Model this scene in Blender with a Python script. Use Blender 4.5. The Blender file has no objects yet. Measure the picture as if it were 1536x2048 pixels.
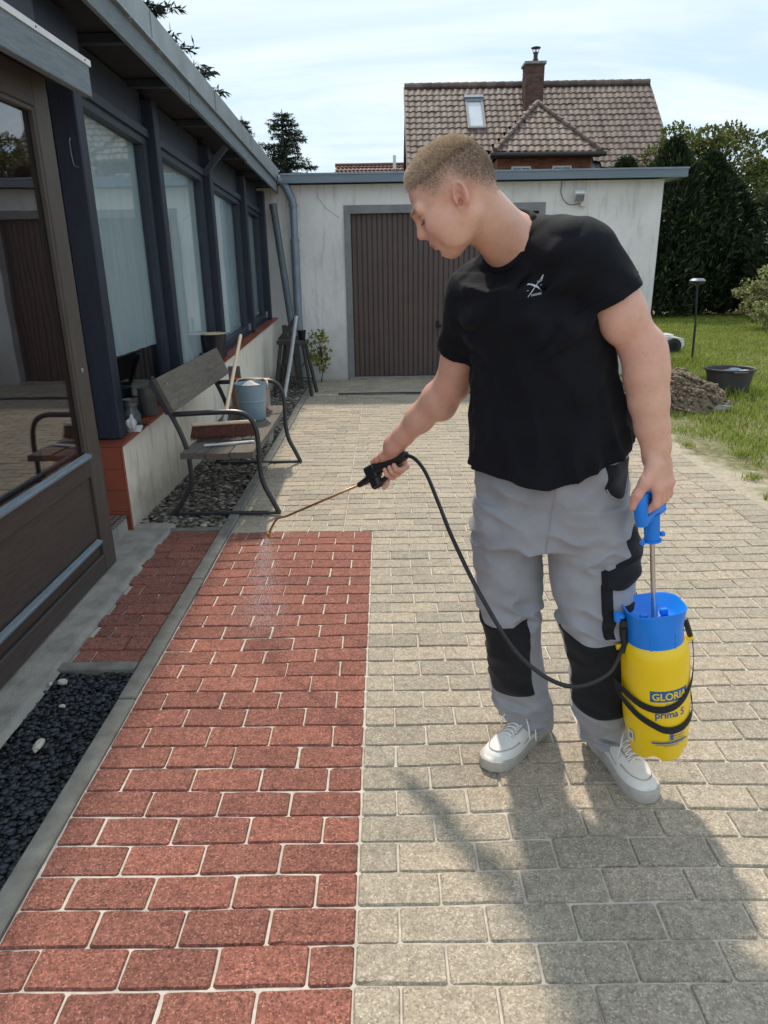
import bpy, bmesh, math, random
import numpy as np
from mathutils import Matrix, Vector
random.seed(7)
RNG = np.random.default_rng(11)
SC = bpy.context.scene
COL = SC.collection
R = math.radians

# ------------------------------------------------------------------ camera
CAM_H = 1.431
PITCH, YAW, ROLL = R(19.151), R(0.263), 0.016
def cam_axes():
    w = np.array([0, math.cos(PITCH), -math.sin(PITCH)])
    r = np.array([1.0, 0, 0])
    d = np.array([0, -math.sin(PITCH), -math.cos(PITCH)])
    c, s = math.cos(ROLL), math.sin(ROLL)
    r, d = c * r + s * d, -s * r + c * d
    cy, sy = math.cos(YAW), math.sin(YAW)
    Z = np.array([[cy, -sy, 0], [sy, cy, 0], [0, 0, 1]])
    return Z @ r, Z @ d, Z @ w
_r, _d, _w = cam_axes()
cam_data = bpy.data.cameras.new('camera')
cam = bpy.data.objects.new('camera', cam_data)
COL.objects.link(cam)
cam.matrix_world = Matrix(((_r[0], -_d[0], -_w[0], 0), (_r[1], -_d[1], -_w[1], 0), (_r[2], -_d[2], -_w[2], CAM_H), (0, 0, 0, 1)))
cam_data.sensor_fit = 'VERTICAL'
cam_data.sensor_height = 36.0
cam_data.lens = 36.0 * 1431.0 / 2048.0
cam_data.clip_start = 0.05
cam_data.clip_end = 3000
SC.camera = cam
def in_view(x, y, z=0.0, pad=60):
    v = np.array([x, y, z - CAM_H]); zz = v @ _w
    if zz < 0.1: return False
    px = 768 + 1431 * (v @ _r) / zz; py = 1024 + 1431 * (v @ _d) / zz
    return -pad < px < 1536 + pad and -pad < py < 2048 + pad

# ------------------------------------------------------------------ sky, sun, exposure
SUN_DIR = Vector((0.135, -0.69, -1.0)).normalized()       # the way the light travels
SUN_EL = math.asin(-SUN_DIR.z)
SUN_AZ = math.atan2(-SUN_DIR.x, -SUN_DIR.y)              # clockwise from +Y
world = bpy.data.worlds.new('World')
SC.world = world
world.use_nodes = True
wn, wl = world.node_tree.nodes, world.node_tree.links
wn.clear()
w_out = wn.new('ShaderNodeOutputWorld')
w_bg = wn.new('ShaderNodeBackground')
w_sky = wn.new('ShaderNodeTexSky')
w_sky.sky_type = 'NISHITA'
w_sky.sun_disc = False
w_sky.sun_elevation = SUN_EL
w_sky.sun_rotation = SUN_AZ
w_sky.air_density = 1.0
w_sky.dust_density = 1.6
w_sky.ozone_density = 1.4
# thin cloud: noise on the sky direction, stretched towards the horizon as a flat layer would be
w_tc = wn.new('ShaderNodeTexCoord')
w_sep = wn.new('ShaderNodeSeparateXYZ')
wl.new(w_tc.outputs['Generated'], w_sep.inputs[0])
w_zadd = wn.new('ShaderNodeMath'); w_zadd.operation = 'ADD'; w_zadd.inputs[1].default_value = 0.22
wl.new(w_sep.outputs['Z'], w_zadd.inputs[0])
w_zmax = wn.new('ShaderNodeMath'); w_zmax.operation = 'MAXIMUM'; w_zmax.inputs[1].default_value = 0.08
wl.new(w_zadd.outputs[0], w_zmax.inputs[0])
w_dx = wn.new('ShaderNodeMath'); w_dx.operation = 'DIVIDE'
w_dy = wn.new('ShaderNodeMath'); w_dy.operation = 'DIVIDE'
wl.new(w_sep.outputs['X'], w_dx.inputs[0]); wl.new(w_zmax.outputs[0], w_dx.inputs[1])
wl.new(w_sep.outputs['Y'], w_dy.inputs[0]); wl.new(w_zmax.outputs[0], w_dy.inputs[1])
w_comb = wn.new('ShaderNodeCombineXYZ')
wl.new(w_dx.outputs[0], w_comb.inputs[0]); wl.new(w_dy.outputs[0], w_comb.inputs[1])
w_n1 = wn.new('ShaderNodeTexNoise'); w_n1.inputs['Scale'].default_value = 1.15; w_n1.inputs['Detail'].default_value = 9; w_n1.inputs['Roughness'].default_value = 0.58; w_n1.inputs['Distortion'].default_value = 0.5
wl.new(w_comb.outputs[0], w_n1.inputs['Vector'])
w_ramp = wn.new('ShaderNodeValToRGB')
w_ramp.color_ramp.elements[0].position = 0.36; w_ramp.color_ramp.elements[0].color = (0.90, 0.90, 0.90, 1)
w_ramp.color_ramp.elements[1].position = 0.72; w_ramp.color_ramp.elements[1].color = (1.0, 1.0, 1.0, 1)
wl.new(w_n1.outputs['Fac'], w_ramp.inputs['Fac'])
w_mix = wn.new('ShaderNodeMixRGB'); w_mix.blend_type = 'MIX'
w_n2 = wn.new('ShaderNodeTexNoise'); w_n2.inputs['Scale'].default_value = 0.8; w_n2.inputs['Detail'].default_value = 10; w_n2.inputs['Roughness'].default_value = 0.6; w_n2.inputs['Distortion'].default_value = 0.8
w_map = wn.new('ShaderNodeMapping'); w_map.inputs['Scale'].default_value = (0.8, 2.4, 1); w_map.inputs['Location'].default_value = (3.1, 1.7, 0); wl.new(w_comb.outputs[0], w_map.inputs[0]); wl.new(w_map.outputs[0], w_n2.inputs['Vector'])
w_cl = wn.new('ShaderNodeValToRGB')
w_cl.color_ramp.elements[0].position = 0.40; w_cl.color_ramp.elements[0].color = (0.37, 0.475, 0.57, 1)
w_cl.color_ramp.elements[1].position = 0.70; w_cl.color_ramp.elements[1].color = (0.575, 0.61, 0.635, 1)
wl.new(w_n2.outputs['Fac'], w_cl.inputs['Fac'])
w_mul = wn.new('ShaderNodeMixRGB'); w_mul.blend_type = 'MULTIPLY'; w_mul.inputs['Fac'].default_value = 1.0; w_mul.inputs['Color2'].default_value = (9.0, 9.0, 9.0, 1)
wl.new(w_cl.outputs[0], w_mul.inputs['Color1']); wl.new(w_mul.outputs[0], w_mix.inputs['Color2'])
wl.new(w_ramp.outputs['Color'], w_mix.inputs['Fac'])
wl.new(w_sky.outputs[0], w_mix.inputs['Color1'])
wl.new(w_mix.outputs[0], w_bg.inputs['Color'])
w_bg.inputs['Strength'].default_value = 0.085
wl.new(w_bg.outputs[0], w_out.inputs['Surface'])

sun_data = bpy.data.lights.new('sun', 'SUN')
sun_data.energy = 1.55
sun_data.angle = R(3.2)
sun_data.color = (1.0, 0.90, 0.76)
sun = bpy.data.objects.new('sun', sun_data)
COL.objects.link(sun)
sun.rotation_euler = SUN_DIR.to_track_quat('-Z', 'Y').to_euler()
sun.location = (-4, 12, 16)

SC.view_settings.view_transform = 'Standard'
SC.view_settings.look = 'None'
SC.view_settings.exposure = 1.25
SC.view_settings.gamma = 1.0
SC.view_settings.use_curve_mapping = False
SC.render.engine = 'CYCLES'
SC.cycles.max_bounces = 8
SC.cycles.transparent_max_bounces = 12
SC.cycles.use_denoising = True

# ------------------------------------------------------------------ helpers: materials
def lin(r, g=None, b=None):
    """sRGB 0-255 -> linear"""
    f = lambda c: (c / 255 / 12.92) if c / 255 <= 0.04045 else ((c / 255 + 0.055) / 1.055) ** 2.4
    return (f(r), f(g), f(b), 1.0)
class NT:
    def __init__(s, name):
        s.m = bpy.data.materials.new(name); s.m.use_nodes = True
        s.n, s.l = s.m.node_tree.nodes, s.m.node_tree.links
        s.n.clear()
        s.out = s.n.new('ShaderNodeOutputMaterial')
        s.b = s.n.new('ShaderNodeBsdfPrincipled')
        s.l.new(s.b.outputs[0], s.out.inputs[0])
    def node(s, t, **kw):
        x = s.n.new(t)
        for k, v in kw.items():
            if k in x.inputs: x.inputs[k].default_value = v
            else: setattr(x, k, v)
        return x
    def pos(s, kind='pos', scale=(1, 1, 1), rot=(0, 0, 0)):
        if kind == 'pos': o = s.n.new('ShaderNodeNewGeometry').outputs['Position']
        else: o = s.n.new('ShaderNodeTexCoord').outputs['Object']
        mp = s.n.new('ShaderNodeMapping'); mp.inputs['Scale'].default_value = scale; mp.inputs['Rotation'].default_value = rot
        s.l.new(o, mp.inputs[0]); return mp.outputs[0]
    def noise(s, vec, scale, detail=3, rough=0.55, dist=0.0):
        x = s.node('ShaderNodeTexNoise', Scale=scale, Detail=detail, Roughness=rough, Distortion=dist)
        if vec is not None: s.l.new(vec, x.inputs['Vector'])
        return x.outputs['Fac']
    def voro(s, vec, scale, feature='F1', out='Distance'):
        x = s.n.new('ShaderNodeTexVoronoi'); x.feature = feature; x.inputs['Scale'].default_value = scale
        s.l.new(vec, x.inputs['Vector']); return x.outputs[out]
    def ramp(s, fac, stops):
        x = s.n.new('ShaderNodeValToRGB'); e = x.color_ramp.elements
        while len(e) < len(stops): e.new(0.5)
        for i, (p, c) in enumerate(stops):
            e[i].position = p; e[i].color = c if len(c) == 4 else (*c, 1)
        s.l.new(fac, x.inputs['Fac']); return x.outputs['Color']
    def mix(s, fac, a, b, mode='MIX'):
        x = s.n.new('ShaderNodeMixRGB'); x.blend_type = mode
        for i, v in zip((0, 1, 2), (fac, a, b)):
            if hasattr(v, 'is_output'): s.l.new(v, x.inputs[i])
            else: x.inputs[i].default_value = v if i == 0 else (v if len(v) == 4 else (*v, 1))
        return x.outputs[0]
    def math(s, op, a, b=0.5):
        x = s.n.new('ShaderNodeMath'); x.operation = op
        for i, v in enumerate((a, b)):
            if hasattr(v, 'is_output'): s.l.new(v, x.inputs[i])
            else: x.inputs[i].default_value = v
        return x.outputs[0]
    def rnd(s):
        """a random number for each object or, in joined pieces, for each loose piece"""
        a = s.n.new('ShaderNodeObjectInfo').outputs['Random']
        g = s.n.new('ShaderNodeNewGeometry').outputs['Random Per Island']
        return s.math('FRACT', s.math('ADD', a, g), 0)
    def base(s, c):
        if hasattr(c, 'is_output'): s.l.new(c, s.b.inputs['Base Color'])
        else: s.b.inputs['Base Color'].default_value = c if len(c) == 4 else (*c, 1)
    def bump(s, h, strength=0.3, dist=0.01, prev=None):
        x = s.n.new('ShaderNodeBump'); x.inputs['Strength'].default_value = strength; x.inputs['Distance'].default_value = dist
        s.l.new(h, x.inputs['Height'])
        if prev is not None: s.l.new(prev, x.inputs['Normal'])
        s.l.new(x.outputs[0], s.b.inputs['Normal']); return x.outputs[0]
    def set(s, **kw):
        for k, v in kw.items():
            k = k.replace('_', ' ')
            if hasattr(v, 'is_output'): s.l.new(v, s.b.inputs[k])
            else: s.b.inputs[k].default_value = v
def simple(name, c1, c2=None, scale=8, rough=0.6, bump=0.15, bscale=60, bdist=0.004, metal=0.0, kind='obj', stretch=(1, 1, 1), spec=0.5, detail=5, rnd=0.0, stops=(0.3, 0.7)):
    t = NT(name); v = t.pos(kind, stretch)
    c2 = c2 or tuple(x * 0.75 for x in c1[:3])
    f = t.noise(v, scale, detail, 0.6)
    c = t.ramp(f, [(stops[0], c1), (stops[1], c2)])
    if rnd:
        k = t.ramp(t.rnd(), [(0, (1 - rnd,) * 3), (1, (1 + rnd,) * 3)])
        c = t.mix(1.0, c, k, 'MULTIPLY')
    t.base(c)
    rr = t.math('ADD', t.math('MULTIPLY', t.noise(v, scale * 2.3, 3), 0.25), rough - 0.125)
    t.set(Roughness=rr, Metallic=metal)
    t.b.inputs['Specular IOR Level'].default_value = spec
    if bump: t.bump(t.noise(v, bscale, 4, 0.6), bump, bdist)
    return t.m

# ------------------------------------------------------------------ helpers: objects
def wloc(o):
    v = Vector((0, 0, 0))
    while o is not None: v += o.location; o = o.parent
    return v
def tag(o, label=None, cat=None, group=None, kind=None):
    for k, v in (('label', label), ('category', cat), ('group', group), ('kind', kind)):
        if v: o[k] = v
    return o
def thing(name, label, cat, loc=(0, 0, 0), group=None, kind=None):
    o = bpy.data.objects.new(name, None); COL.objects.link(o)
    o.location = loc; o.empty_display_size = 0.1
    return tag(o, label, cat, group, kind)
def fast_mesh(name, V, Fs, smooth=False):
    """V (n,3); Fs an (m,k) array or a list of such arrays"""
    me = bpy.data.meshes.new(name)
    V = np.asarray(V, dtype=np.float32)
    if isinstance(Fs, np.ndarray): Fs = [Fs]
    Fs = [f for f in Fs if len(f)]
    me.vertices.add(len(V)); me.vertices.foreach_set('co', V.ravel())
    loops = np.concatenate([f.ravel() for f in Fs]).astype(np.int32)
    tot = np.concatenate([np.full(len(f), f.shape[1], dtype=np.int32) for f in Fs])
    start = np.concatenate([[0], np.cumsum(tot)[:-1]]).astype(np.int32)
    me.loops.add(len(loops)); me.loops.foreach_set('vertex_index', loops)
    me.polygons.add(len(tot)); me.polygons.foreach_set('loop_start', start)
    if smooth: me.polygons.foreach_set('use_smooth', np.ones(len(tot), dtype=bool))
    me.update(calc_edges=True)
    return me
def link(name, me, mat=None, parent=None, loc=None, rot=None):
    o = bpy.data.objects.new(name, me); COL.objects.link(o)
    if mat is not None and len(me.materials) == 0: me.materials.append(mat)
    if parent is not None: o.parent = parent
    if loc is not None: o.location = loc
    if rot is not None: o.rotation_euler = rot
    return o
def copy_tree(o, parent=None):
    c = o.copy(); COL.objects.link(c); c.parent = parent
    for ch in list(o.children): copy_tree(ch, c)
    return c
class MB:
    """collects faces in world coordinates; build() makes ONE mesh object under its parent"""
    def __init__(s): s.v = []; s.f = []
    def add(s, vs, fs):
        k = len(s.v); s.v += [tuple(p) for p in vs]; s.f += [tuple(i + k for i in f) for f in fs]; return s
    def hexa(s, p):
        """p: 8 corners, bottom ring then top ring, counter-clockwise from above"""
        return s.add(p, [(3, 2, 1, 0), (4, 5, 6, 7), (0, 1, 5, 4), (1, 2, 6, 5), (2, 3, 7, 6), (3, 0, 4, 7)])
    def box(s, x0, x1, y0, y1, z0, z1):
        return s.hexa([(x0, y0, z0), (x1, y0, z0), (x1, y1, z0), (x0, y1, z0), (x0, y0, z1), (x1, y0, z1), (x1, y1, z1), (x0, y1, z1)])
    def cbox(s, cx, cy, cz, sx, sy, sz, c=0.004, M=None):
        """box with chamfered edges; centre, full sizes, optional 3x3/4x4 matrix about the centre"""
        bm = bmesh.new(); bmesh.ops.create_cube(bm, size=1.0)
        bmesh.ops.scale(bm, vec=(sx, sy, sz), verts=bm.verts)
        if c: bmesh.ops.bevel(bm, geom=list(bm.edges), offset=c, segments=1, affect='EDGES', profile=0.5)
        if M is not None: bmesh.ops.transform(bm, matrix=M if len(M) == 4 else M.to_4x4(), verts=bm.verts)
        bmesh.ops.translate(bm, vec=(cx, cy, cz), verts=bm.verts)
        bm.verts.index_update()
        s.add([v.co[:] for v in bm.verts], [[v.index for v in f.verts] for f in bm.faces]); bm.free(); return s
    def bar(s, a, b, w, h, up=(0, 0, 1), c=0.003):
        a, b = Vector(a), Vector(b); d = b - a; L = d.length; d.normalize()
        u = Vector(up); x = d.cross(u)
        if x.length < 1e-4: x = d.cross(Vector((1, 0, 0)))
        x.normalize(); u = x.cross(d)
        M = Matrix((x, d, u)).transposed()
        m = (a + b) / 2
        return s.cbox(m.x, m.y, m.z, w, L, h, c, M)
    def tube(s, pts, r, n=10, cap=True, flat=None):
        """round tube along pts; r a number or list; flat=(up) squashes"""
        P = [Vector(p) for p in pts]; m = len(P)
        rr = [r] * m if not hasattr(r, '__len__') else list(r)
        t0 = (P[1] - P[0]).normalized()
        ref = Vector((0, 0, 1)) if abs(t0.z) < 0.9 else Vector((1, 0, 0))
        nx = (ref - t0 * ref.dot(t0)).normalized()
        vs, fs = [], []
        for i in range(m):
            t = (P[min(i + 1, m - 1)] - P[max(i - 1, 0)]).normalized()
            nx = (nx - t * nx.dot(t)).normalized(); ny = t.cross(nx)
            for k in range(n):
                a = 2 * math.pi * k / n
                vs.append(P[i] + nx * (math.cos(a) * rr[i]) + ny * (math.sin(a) * rr[i]))
        for i in range(m - 1):
            for k in range(n):
                fs.append((i * n + k, i * n + (k + 1) % n, (i + 1) * n + (k + 1) % n, (i + 1) * n + k))
        if cap: fs += [tuple(range(n))[::-1], tuple(range((m - 1) * n, m * n))]
        return s.add(vs, fs)
    def lathe(s, prof, n=32, c=(0, 0, 0), closed=False, sx=1.0, sy=1.0):
        vs, fs = [], []
        for (r, z) in prof:
            for k in range(n):
                a = 2 * math.pi * k / n
                vs.append((c[0] + r * sx * math.cos(a), c[1] + r * sy * math.sin(a), c[2] + z))
        m = len(prof)
        for i in range(m - 1 + (1 if closed else 0)):
            j = (i + 1) % m
            for k in range(n):
                fs.append((i * n + k, i * n + (k + 1) % n, j * n + (k + 1) % n, j * n + k))
        if not closed:
            if prof[0][0] > 1e-6: fs.append(tuple(range(n))[::-1])
            if prof[-1][0] > 1e-6: fs.append(tuple(range((m - 1) * n, m * n)))
        return s.add(vs, fs)
    def build(s, name, mat, parent=None, smooth=False, angle=None):
        off = wloc(parent) if parent is not None else Vector((0, 0, 0))
        me = bpy.data.meshes.new(name)
        me.from_pydata([(v[0] - off.x, v[1] - off.y, v[2] - off.z) for v in s.v], [], s.f)
        me.update()
        if smooth or angle:
            me.polygons.foreach_set('use_smooth', [True] * len(me.polygons))
            if angle: me.set_sharp_from_angle(angle=R(angle))
        return link(name, me, mat, parent)
def smooth_path(pts, n=8):
    """Catmull-Rom through pts"""
    P = [np.array(p, float) for p in pts]; P = [2 * P[0] - P[1]] + P + [2 * P[-1] - P[-2]]
    out = []
    for i in range(1, len(P) - 2):
        for k in range(n):
            t = k / n
            out.append(0.5 * (2 * P[i] + (P[i + 1] - P[i - 1]) * t + (2 * P[i - 1] - 5 * P[i] + 4 * P[i + 1] - P[i + 2]) * t * t + (3 * P[i] - P[i - 1] - 3 * P[i + 1] + P[i + 2]) * t ** 3))
    out.append(P[-2]); return [tuple(p) for p in out]
def vnoise(P, seed=0):
    """smooth value noise in 3-D for numpy points, about -1..1"""
    P = np.asarray(P, float); I = np.floor(P).astype(np.int64); Fr = P - I
    Fr = Fr * Fr * (3 - 2 * Fr); out = np.zeros(P.shape[:-1])
    for dx in (0, 1):
        for dy in (0, 1):
            for dz in (0, 1):
                h = (I[..., 0] + dx) * 374761393 + (I[..., 1] + dy) * 668265263 + (I[..., 2] + dz) * 1440662683 + seed * 974634757
                h = (h ^ (h >> 13)) * 1274126177; h = (h ^ (h >> 16)) & 0xffff
                w = (Fr[..., 0] if dx else 1 - Fr[..., 0]) * (Fr[..., 1] if dy else 1 - Fr[..., 1]) * (Fr[..., 2] if dz else 1 - Fr[..., 2])
                out += w * (h / 32767.5 - 1)
    return out
def rock_mesh(name, seed, sub=1, amp=0.35, flat=0.7):
    bm = bmesh.new(); bmesh.ops.create_icosphere(bm, subdivisions=sub, radius=1.0)
    co = np.array([v.co[:] for v in bm.verts])
    k = 1 + amp * vnoise(co * 1.3 + seed * 7.1, seed)
    for v, q in zip(bm.verts, k): v.co = Vector((v.co.x * q, v.co.y * q, v.co.z * q * flat))
    me = bpy.data.meshes.new(name); bm.to_mesh(me); bm.free(); return me
def scatter_mesh(name, protos, P, S, mat, parent=None, rnd_rot=True, tilt=0.5):
    """joins many small copies of the prototype meshes into one mesh (stuff)"""
    Vs, Fs, k = [], [], 0
    pv = []
    for me in protos:
        v = np.array([x.co[:] for x in me.vertices]); f = np.array([list(p.vertices) for p in me.polygons]); pv.append((v, f))
    which = RNG.integers(0, len(protos), len(P))
    for i, (v, f) in enumerate(pv):
        idx = np.where(which == i)[0]; n = len(idx)
        if not n: continue
        a = RNG.uniform(0, 6.28, n); b = RNG.uniform(-tilt, tilt, n)
        ca, sa, cb, sb = np.cos(a), np.sin(a), np.cos(b), np.sin(b)
        M = np.zeros((n, 3, 3))
        M[:, 0, 0] = ca; M[:, 0, 1] = -sa * cb; M[:, 0, 2] = sa * sb
        M[:, 1, 0] = sa; M[:, 1, 1] = ca * cb; M[:, 1, 2] = -ca * sb
        M[:, 2, 1] = sb; M[:, 2, 2] = cb
        sc = S[idx]
        q = np.einsum('nij,vj->nvi', M, v) * (sc[:, None, None] if sc.ndim == 1 else sc[:, None, :]) + P[idx][:, None, :]
        Vs.append(q.reshape(-1, 3))
        Fs.append((f[None] + (np.arange(n) * len(v))[:, None, None] + k).reshape(-1, f.shape[1])); k += n * len(v)
    off = np.array(wloc(parent)[:]) if parent is not None else 0
    return link(name, fast_mesh(name, np.concatenate(Vs) - off, Fs), mat, parent)
# ================================================================== the setting: ground and paving
def paver_mat(name, col, dark, light, speck_w, grime):
    t = NT(name); v = t.pos('pos')
    big = t.noise(v, 3.1, 4, 0.6); mid = t.noise(v, 38, 3, 0.6)
    c = t.ramp(mid, [(0.25, dark), (0.52, col), (0.8, tuple(min(1, x * 1.12) for x in col[:3]))])
    vor = t.n.new('ShaderNodeTexVoronoi'); vor.inputs['Scale'].default_value = 240; t.l.new(v, vor.inputs['Vector'])
    cell = t.n.new('ShaderNodeSeparateColor'); t.l.new(vor.outputs['Color'], cell.inputs[0])
    sp = t.ramp(cell.outputs[0], [(0.0, (0.42,) * 3), (0.25, (0.78,) * 3), (0.60, (1.0,) * 3), (0.82, (1.18,) * 3), (1.0, (1.70,) * 3)])
    c = t.mix(0.9 if 'red' in name else 0.6, c, sp, 'MULTIPLY')
    grain = t.noise(v, 520, 2, 0.7)
    c = t.mix(0.55, c, t.ramp(grain, [(0.25, (0.5,) * 3), (0.55, (1.0,) * 3), (0.75, (1.35,) * 3)]), 'MULTIPLY')
    v2 = t.n.new('ShaderNodeTexVoronoi'); v2.inputs['Scale'].default_value = 95; t.l.new(v, v2.inputs['Vector'])
    peb = t.math('MULTIPLY', t.math('LESS_THAN', v2.outputs['Distance'], 0.20), t.math('GREATER_THAN', t.noise(v, 24, 2), 0.53))
    c = t.mix(t.math('MULTIPLY', peb, speck_w), c, light)
    rn = t.ramp(t.rnd(), [(0.0, (0.84, 0.84, 0.84)), (0.45, (0.97, 0.97, 0.97)), (0.8, (1.04, 1.02, 1.0)), (1.0, (1.12, 1.08, 1.05))])
    c = t.mix(1.0, c, rn, 'MULTIPLY')
    g = t.math('MULTIPLY', t.math('GREATER_THAN', big, 0.0), 1.0)
    g = t.ramp(big, [(0.42, (0, 0, 0)), (0.72, (1, 1, 1))])
    c = t.mix(t.math('MULTIPLY', g, 0.55), c, t.mix(1.0, c, grime, 'MULTIPLY'))
    t.base(c)
    t.set(Roughness=0.86); t.b.inputs['Specular IOR Level'].default_value = 0.3
    h = t.math('ADD', t.math('MULTIPLY', grain, 0.5), t.math('MULTIPLY', cell.outputs[1], 0.6))
    n1 = t.bump(mid, 0.25, 0.004)
    t.bump(h, 0.55, 0.0022, n1)
    return t.m
M_tan = paver_mat('tan_paver', (0.41, 0.353, 0.275), (0.295, 0.255, 0.20), (0.72, 0.66, 0.55), 0.55, (0.80, 0.80, 0.77))
M_red = paver_mat('red_paver', (0.275, 0.110, 0.081), (0.18, 0.072, 0.054), (0.62, 0.36, 0.29), 0.5, (0.80, 0.78, 0.78))
M_sand = simple('joint_sand', (0.64, 0.58, 0.50), (0.40, 0.365, 0.31), 30, 0.95, 0.5, 300, 0.002, kind='pos')
M_soil = simple('soil', (0.12, 0.095, 0.07), (0.06, 0.05, 0.04), 9, 0.95, 0.6, 60, 0.02, kind='pos')
M_conc = simple('old_concrete', (0.36, 0.33, 0.29), (0.20, 0.185, 0.165), 7, 0.92, 0.6, 130, 0.006, kind='pos')
M_kerb = simple('kerb_concrete', (0.23, 0.22, 0.19), (0.135, 0.125, 0.105), 14, 0.9, 0.6, 260, 0.004, kind='pos', rnd=0.12)
M_drain = simple('drain_metal', (0.05, 0.052, 0.058), (0.03, 0.03, 0.033), 20, 0.5, 0.1, 60, kind='pos')

def warp_z(x, y):
    """the paving is not quite flat: slow dips of a few millimetres"""
    P = np.array([[x * 1.6, y * 1.9, 0.0]]); Q = np.array([[x * 4.0, y * 5.5, 3.0]])
    return float(0.0075 * vnoise(P, 3)[0] + 0.0028 * vnoise(Q, 4)[0])
def paver_geo(lx, ly, seed, depth=0.055, n=None):
    """block with worn, chipped, chamfered rim; origin at the centre of its top"""
    r = random.Random(seed); e = 0.0011; c = min(lx, ly) * 0.05; hx, hy = lx / 2, ly / 2
    cor = [(-hx + c, -hy), (hx - c, -hy), (hx, -hy + c), (hx, hy - c), (hx - c, hy), (-hx + c, hy), (-hx, hy - c), (-hx, -hy + c)]
    ring = []
    for i in range(8):
        p, q = cor[i], cor[(i + 1) % 8]; k = 1 if i % 2 else (4 if i in (0, 4) else 2)
        for j in range(k): ring.append((p[0] + (q[0] - p[0]) * j / k, p[1] + (q[1] - p[1]) * j / k))
    ring = [(x + r.uniform(-e, e) * 0.8, y + r.uniform(-e, e)) for x, y in ring]; m = len(ring)
    vs = [(x, y, -depth) for x, y in ring] + [(x, y, -0.005 - r.uniform(0, 0.0015)) for x, y in ring]
    for x, y in ring:
        ins = r.uniform(0.0020, 0.0040) + (0.005 if r.random() < 0.025 else 0)
        vs.append((x - math.copysign(min(ins, abs(x)), x) * (abs(x) > hx - 0.012), y - math.copysign(min(ins, abs(y)), y) * (abs(y) > hy - 0.012), r.uniform(-0.0007, 0.0005)))
    fs = []
    for a in (0, m):
        for k in range(m): fs.append((a + k, a + (k + 1) % m, a + m + (k + 1) % m, a + m + k))
    fs.append(tuple(range(2 * m, 3 * m)))
    return vs, fs
_pm = {}
def paver_mesh(lx, ly, var, mat):
    key = (round(lx, 3), round(ly, 3), var, mat.name)
    if key not in _pm:
        vs, fs = paver_geo(lx, ly, hash((round(lx * 1000), round(ly * 1000), var)) & 0xffff)
        me = bpy.data.meshes.new('paver'); me.from_pydata(vs, [], fs); me.update(); me.materials.append(mat); _pm[key] = me
    return _pm[key]
def lay(name, parent, cells, mat, limit=300, nvar=7):
    """cells: (cx, cy, lx, ly) joint-to-joint; the largest in view become objects, the rest one joined part"""
    vis = [c for c in cells if in_view(c[0], c[1], 0, 40)]
    vis.sort(key=lambda c: c[0] ** 2 + c[1] ** 2)
    single = set(map(tuple, vis[:limit])); rest = MB(); r = random.Random(5)
    for c in cells:
        cx, cy, lx, ly = c
        jj = r.uniform(0.0038, 0.0060)
        z = warp_z(cx, cy) + r.uniform(-0.0016, 0.0016)
        s = 0.08
        ax = (warp_z(cx, cy + s) - warp_z(cx, cy - s)) / (2 * s) + r.uniform(-0.008, 0.008)
        ay = -(warp_z(cx + s, cy) - warp_z(cx - s, cy)) / (2 * s) + r.uniform(-0.006, 0.006)
        rz = r.uniform(-0.006, 0.006)
        dx, dy = r.uniform(-0.001, 0.001), r.uniform(-0.0012, 0.0012)
        if tuple(c) in single:
            o = link(name, paver_mesh(lx - 0.0050, ly - 0.0048, r.randrange(nvar), mat), None, parent, (cx + dx, cy + dy, z), (ax, ay, rz))
        else:
            vs, fs = paver_geo(lx - jj, ly - jj, r.randrange(10 ** 6))
            M = Matrix.Translation((cx + dx, cy + dy, z)) @ Matrix.Rotation(rz, 4, 'Z') @ Matrix.Rotation(ay, 4, 'Y') @ Matrix.Rotation(ax, 4, 'X')
            rest.add([(M @ Vector(v))[:] for v in vs], fs)
    if rest.v: tag(rest.build(name, mat, parent), kind='stuff')

def sheet(name, x0, x1, y0, y1, z, mat, kind='structure', nx=1, ny=1, fn=None):
    xs, ys = np.linspace(x0, x1, nx + 1), np.linspace(y0, y1, ny + 1)
    X, Y = np.meshgrid(xs, ys, indexing='ij'); Z = np.full_like(X, z)
    if fn: Z = Z + fn(X, Y)
    V = np.stack([X, Y, Z], -1).reshape(-1, 3)
    i, k = np.meshgrid(np.arange(nx), np.arange(ny), indexing='ij'); a = (i * (ny + 1) + k).ravel()
    o = link(name, fast_mesh(name, V, np.stack([a, a + ny + 1, a + ny + 2, a + 1], 1), smooth=nx * ny > 1), mat)
    o['kind'] = kind; return o
sheet('ground', -1500, 1500, -200, 2500, -0.075, M_soil)

Y_RED = 3.79; XB = -0.085; XK = -0.888; X_R = 2.08; Y_END = 9.42
driveway = sheet('driveway', XK - 0.003, X_R + 0.2, -1.2, Y_END + 0.03, -0.0062, M_sand, nx=40, ny=130, fn=lambda X, Y: 0.0075 * vnoise(np.stack([X * 1.6, Y * 1.9, 0 * X], -1), 3) + 0.0028 * vnoise(np.stack([X * 4, Y * 5.5, 0 * X + 3.0], -1), 4))
def row_cells(x0, x1, y, half_first, w=0.1):
    out = []; x = x0; first = True
    while x < x1 - 0.012:
        L = 0.1 if (first and half_first) else 0.2
        L = min(L, x1 - x)
        if x1 - (x + L) < 0.035: L = x1 - x
        out.append((round(x + L / 2, 4), round(y + w / 2, 4), round(L, 4), w)); x += L; first = False
    return out
tan, red = [], []
k = 0; y = Y_RED
while y > -1.15:                                     # rows beside the red strip
    y -= 0.1
    hf = (k % 2 == 1)
    tan += row_cells(XB, X_R, round(y, 3), hf)
    xs = [c for c in row_cells(XB, XB + 0.8 + 0.003, round(y, 3), not hf)]
    red += [(round(2 * XB - c[0], 4), c[1], c[2], c[3]) for c in xs]
    k += 1
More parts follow.
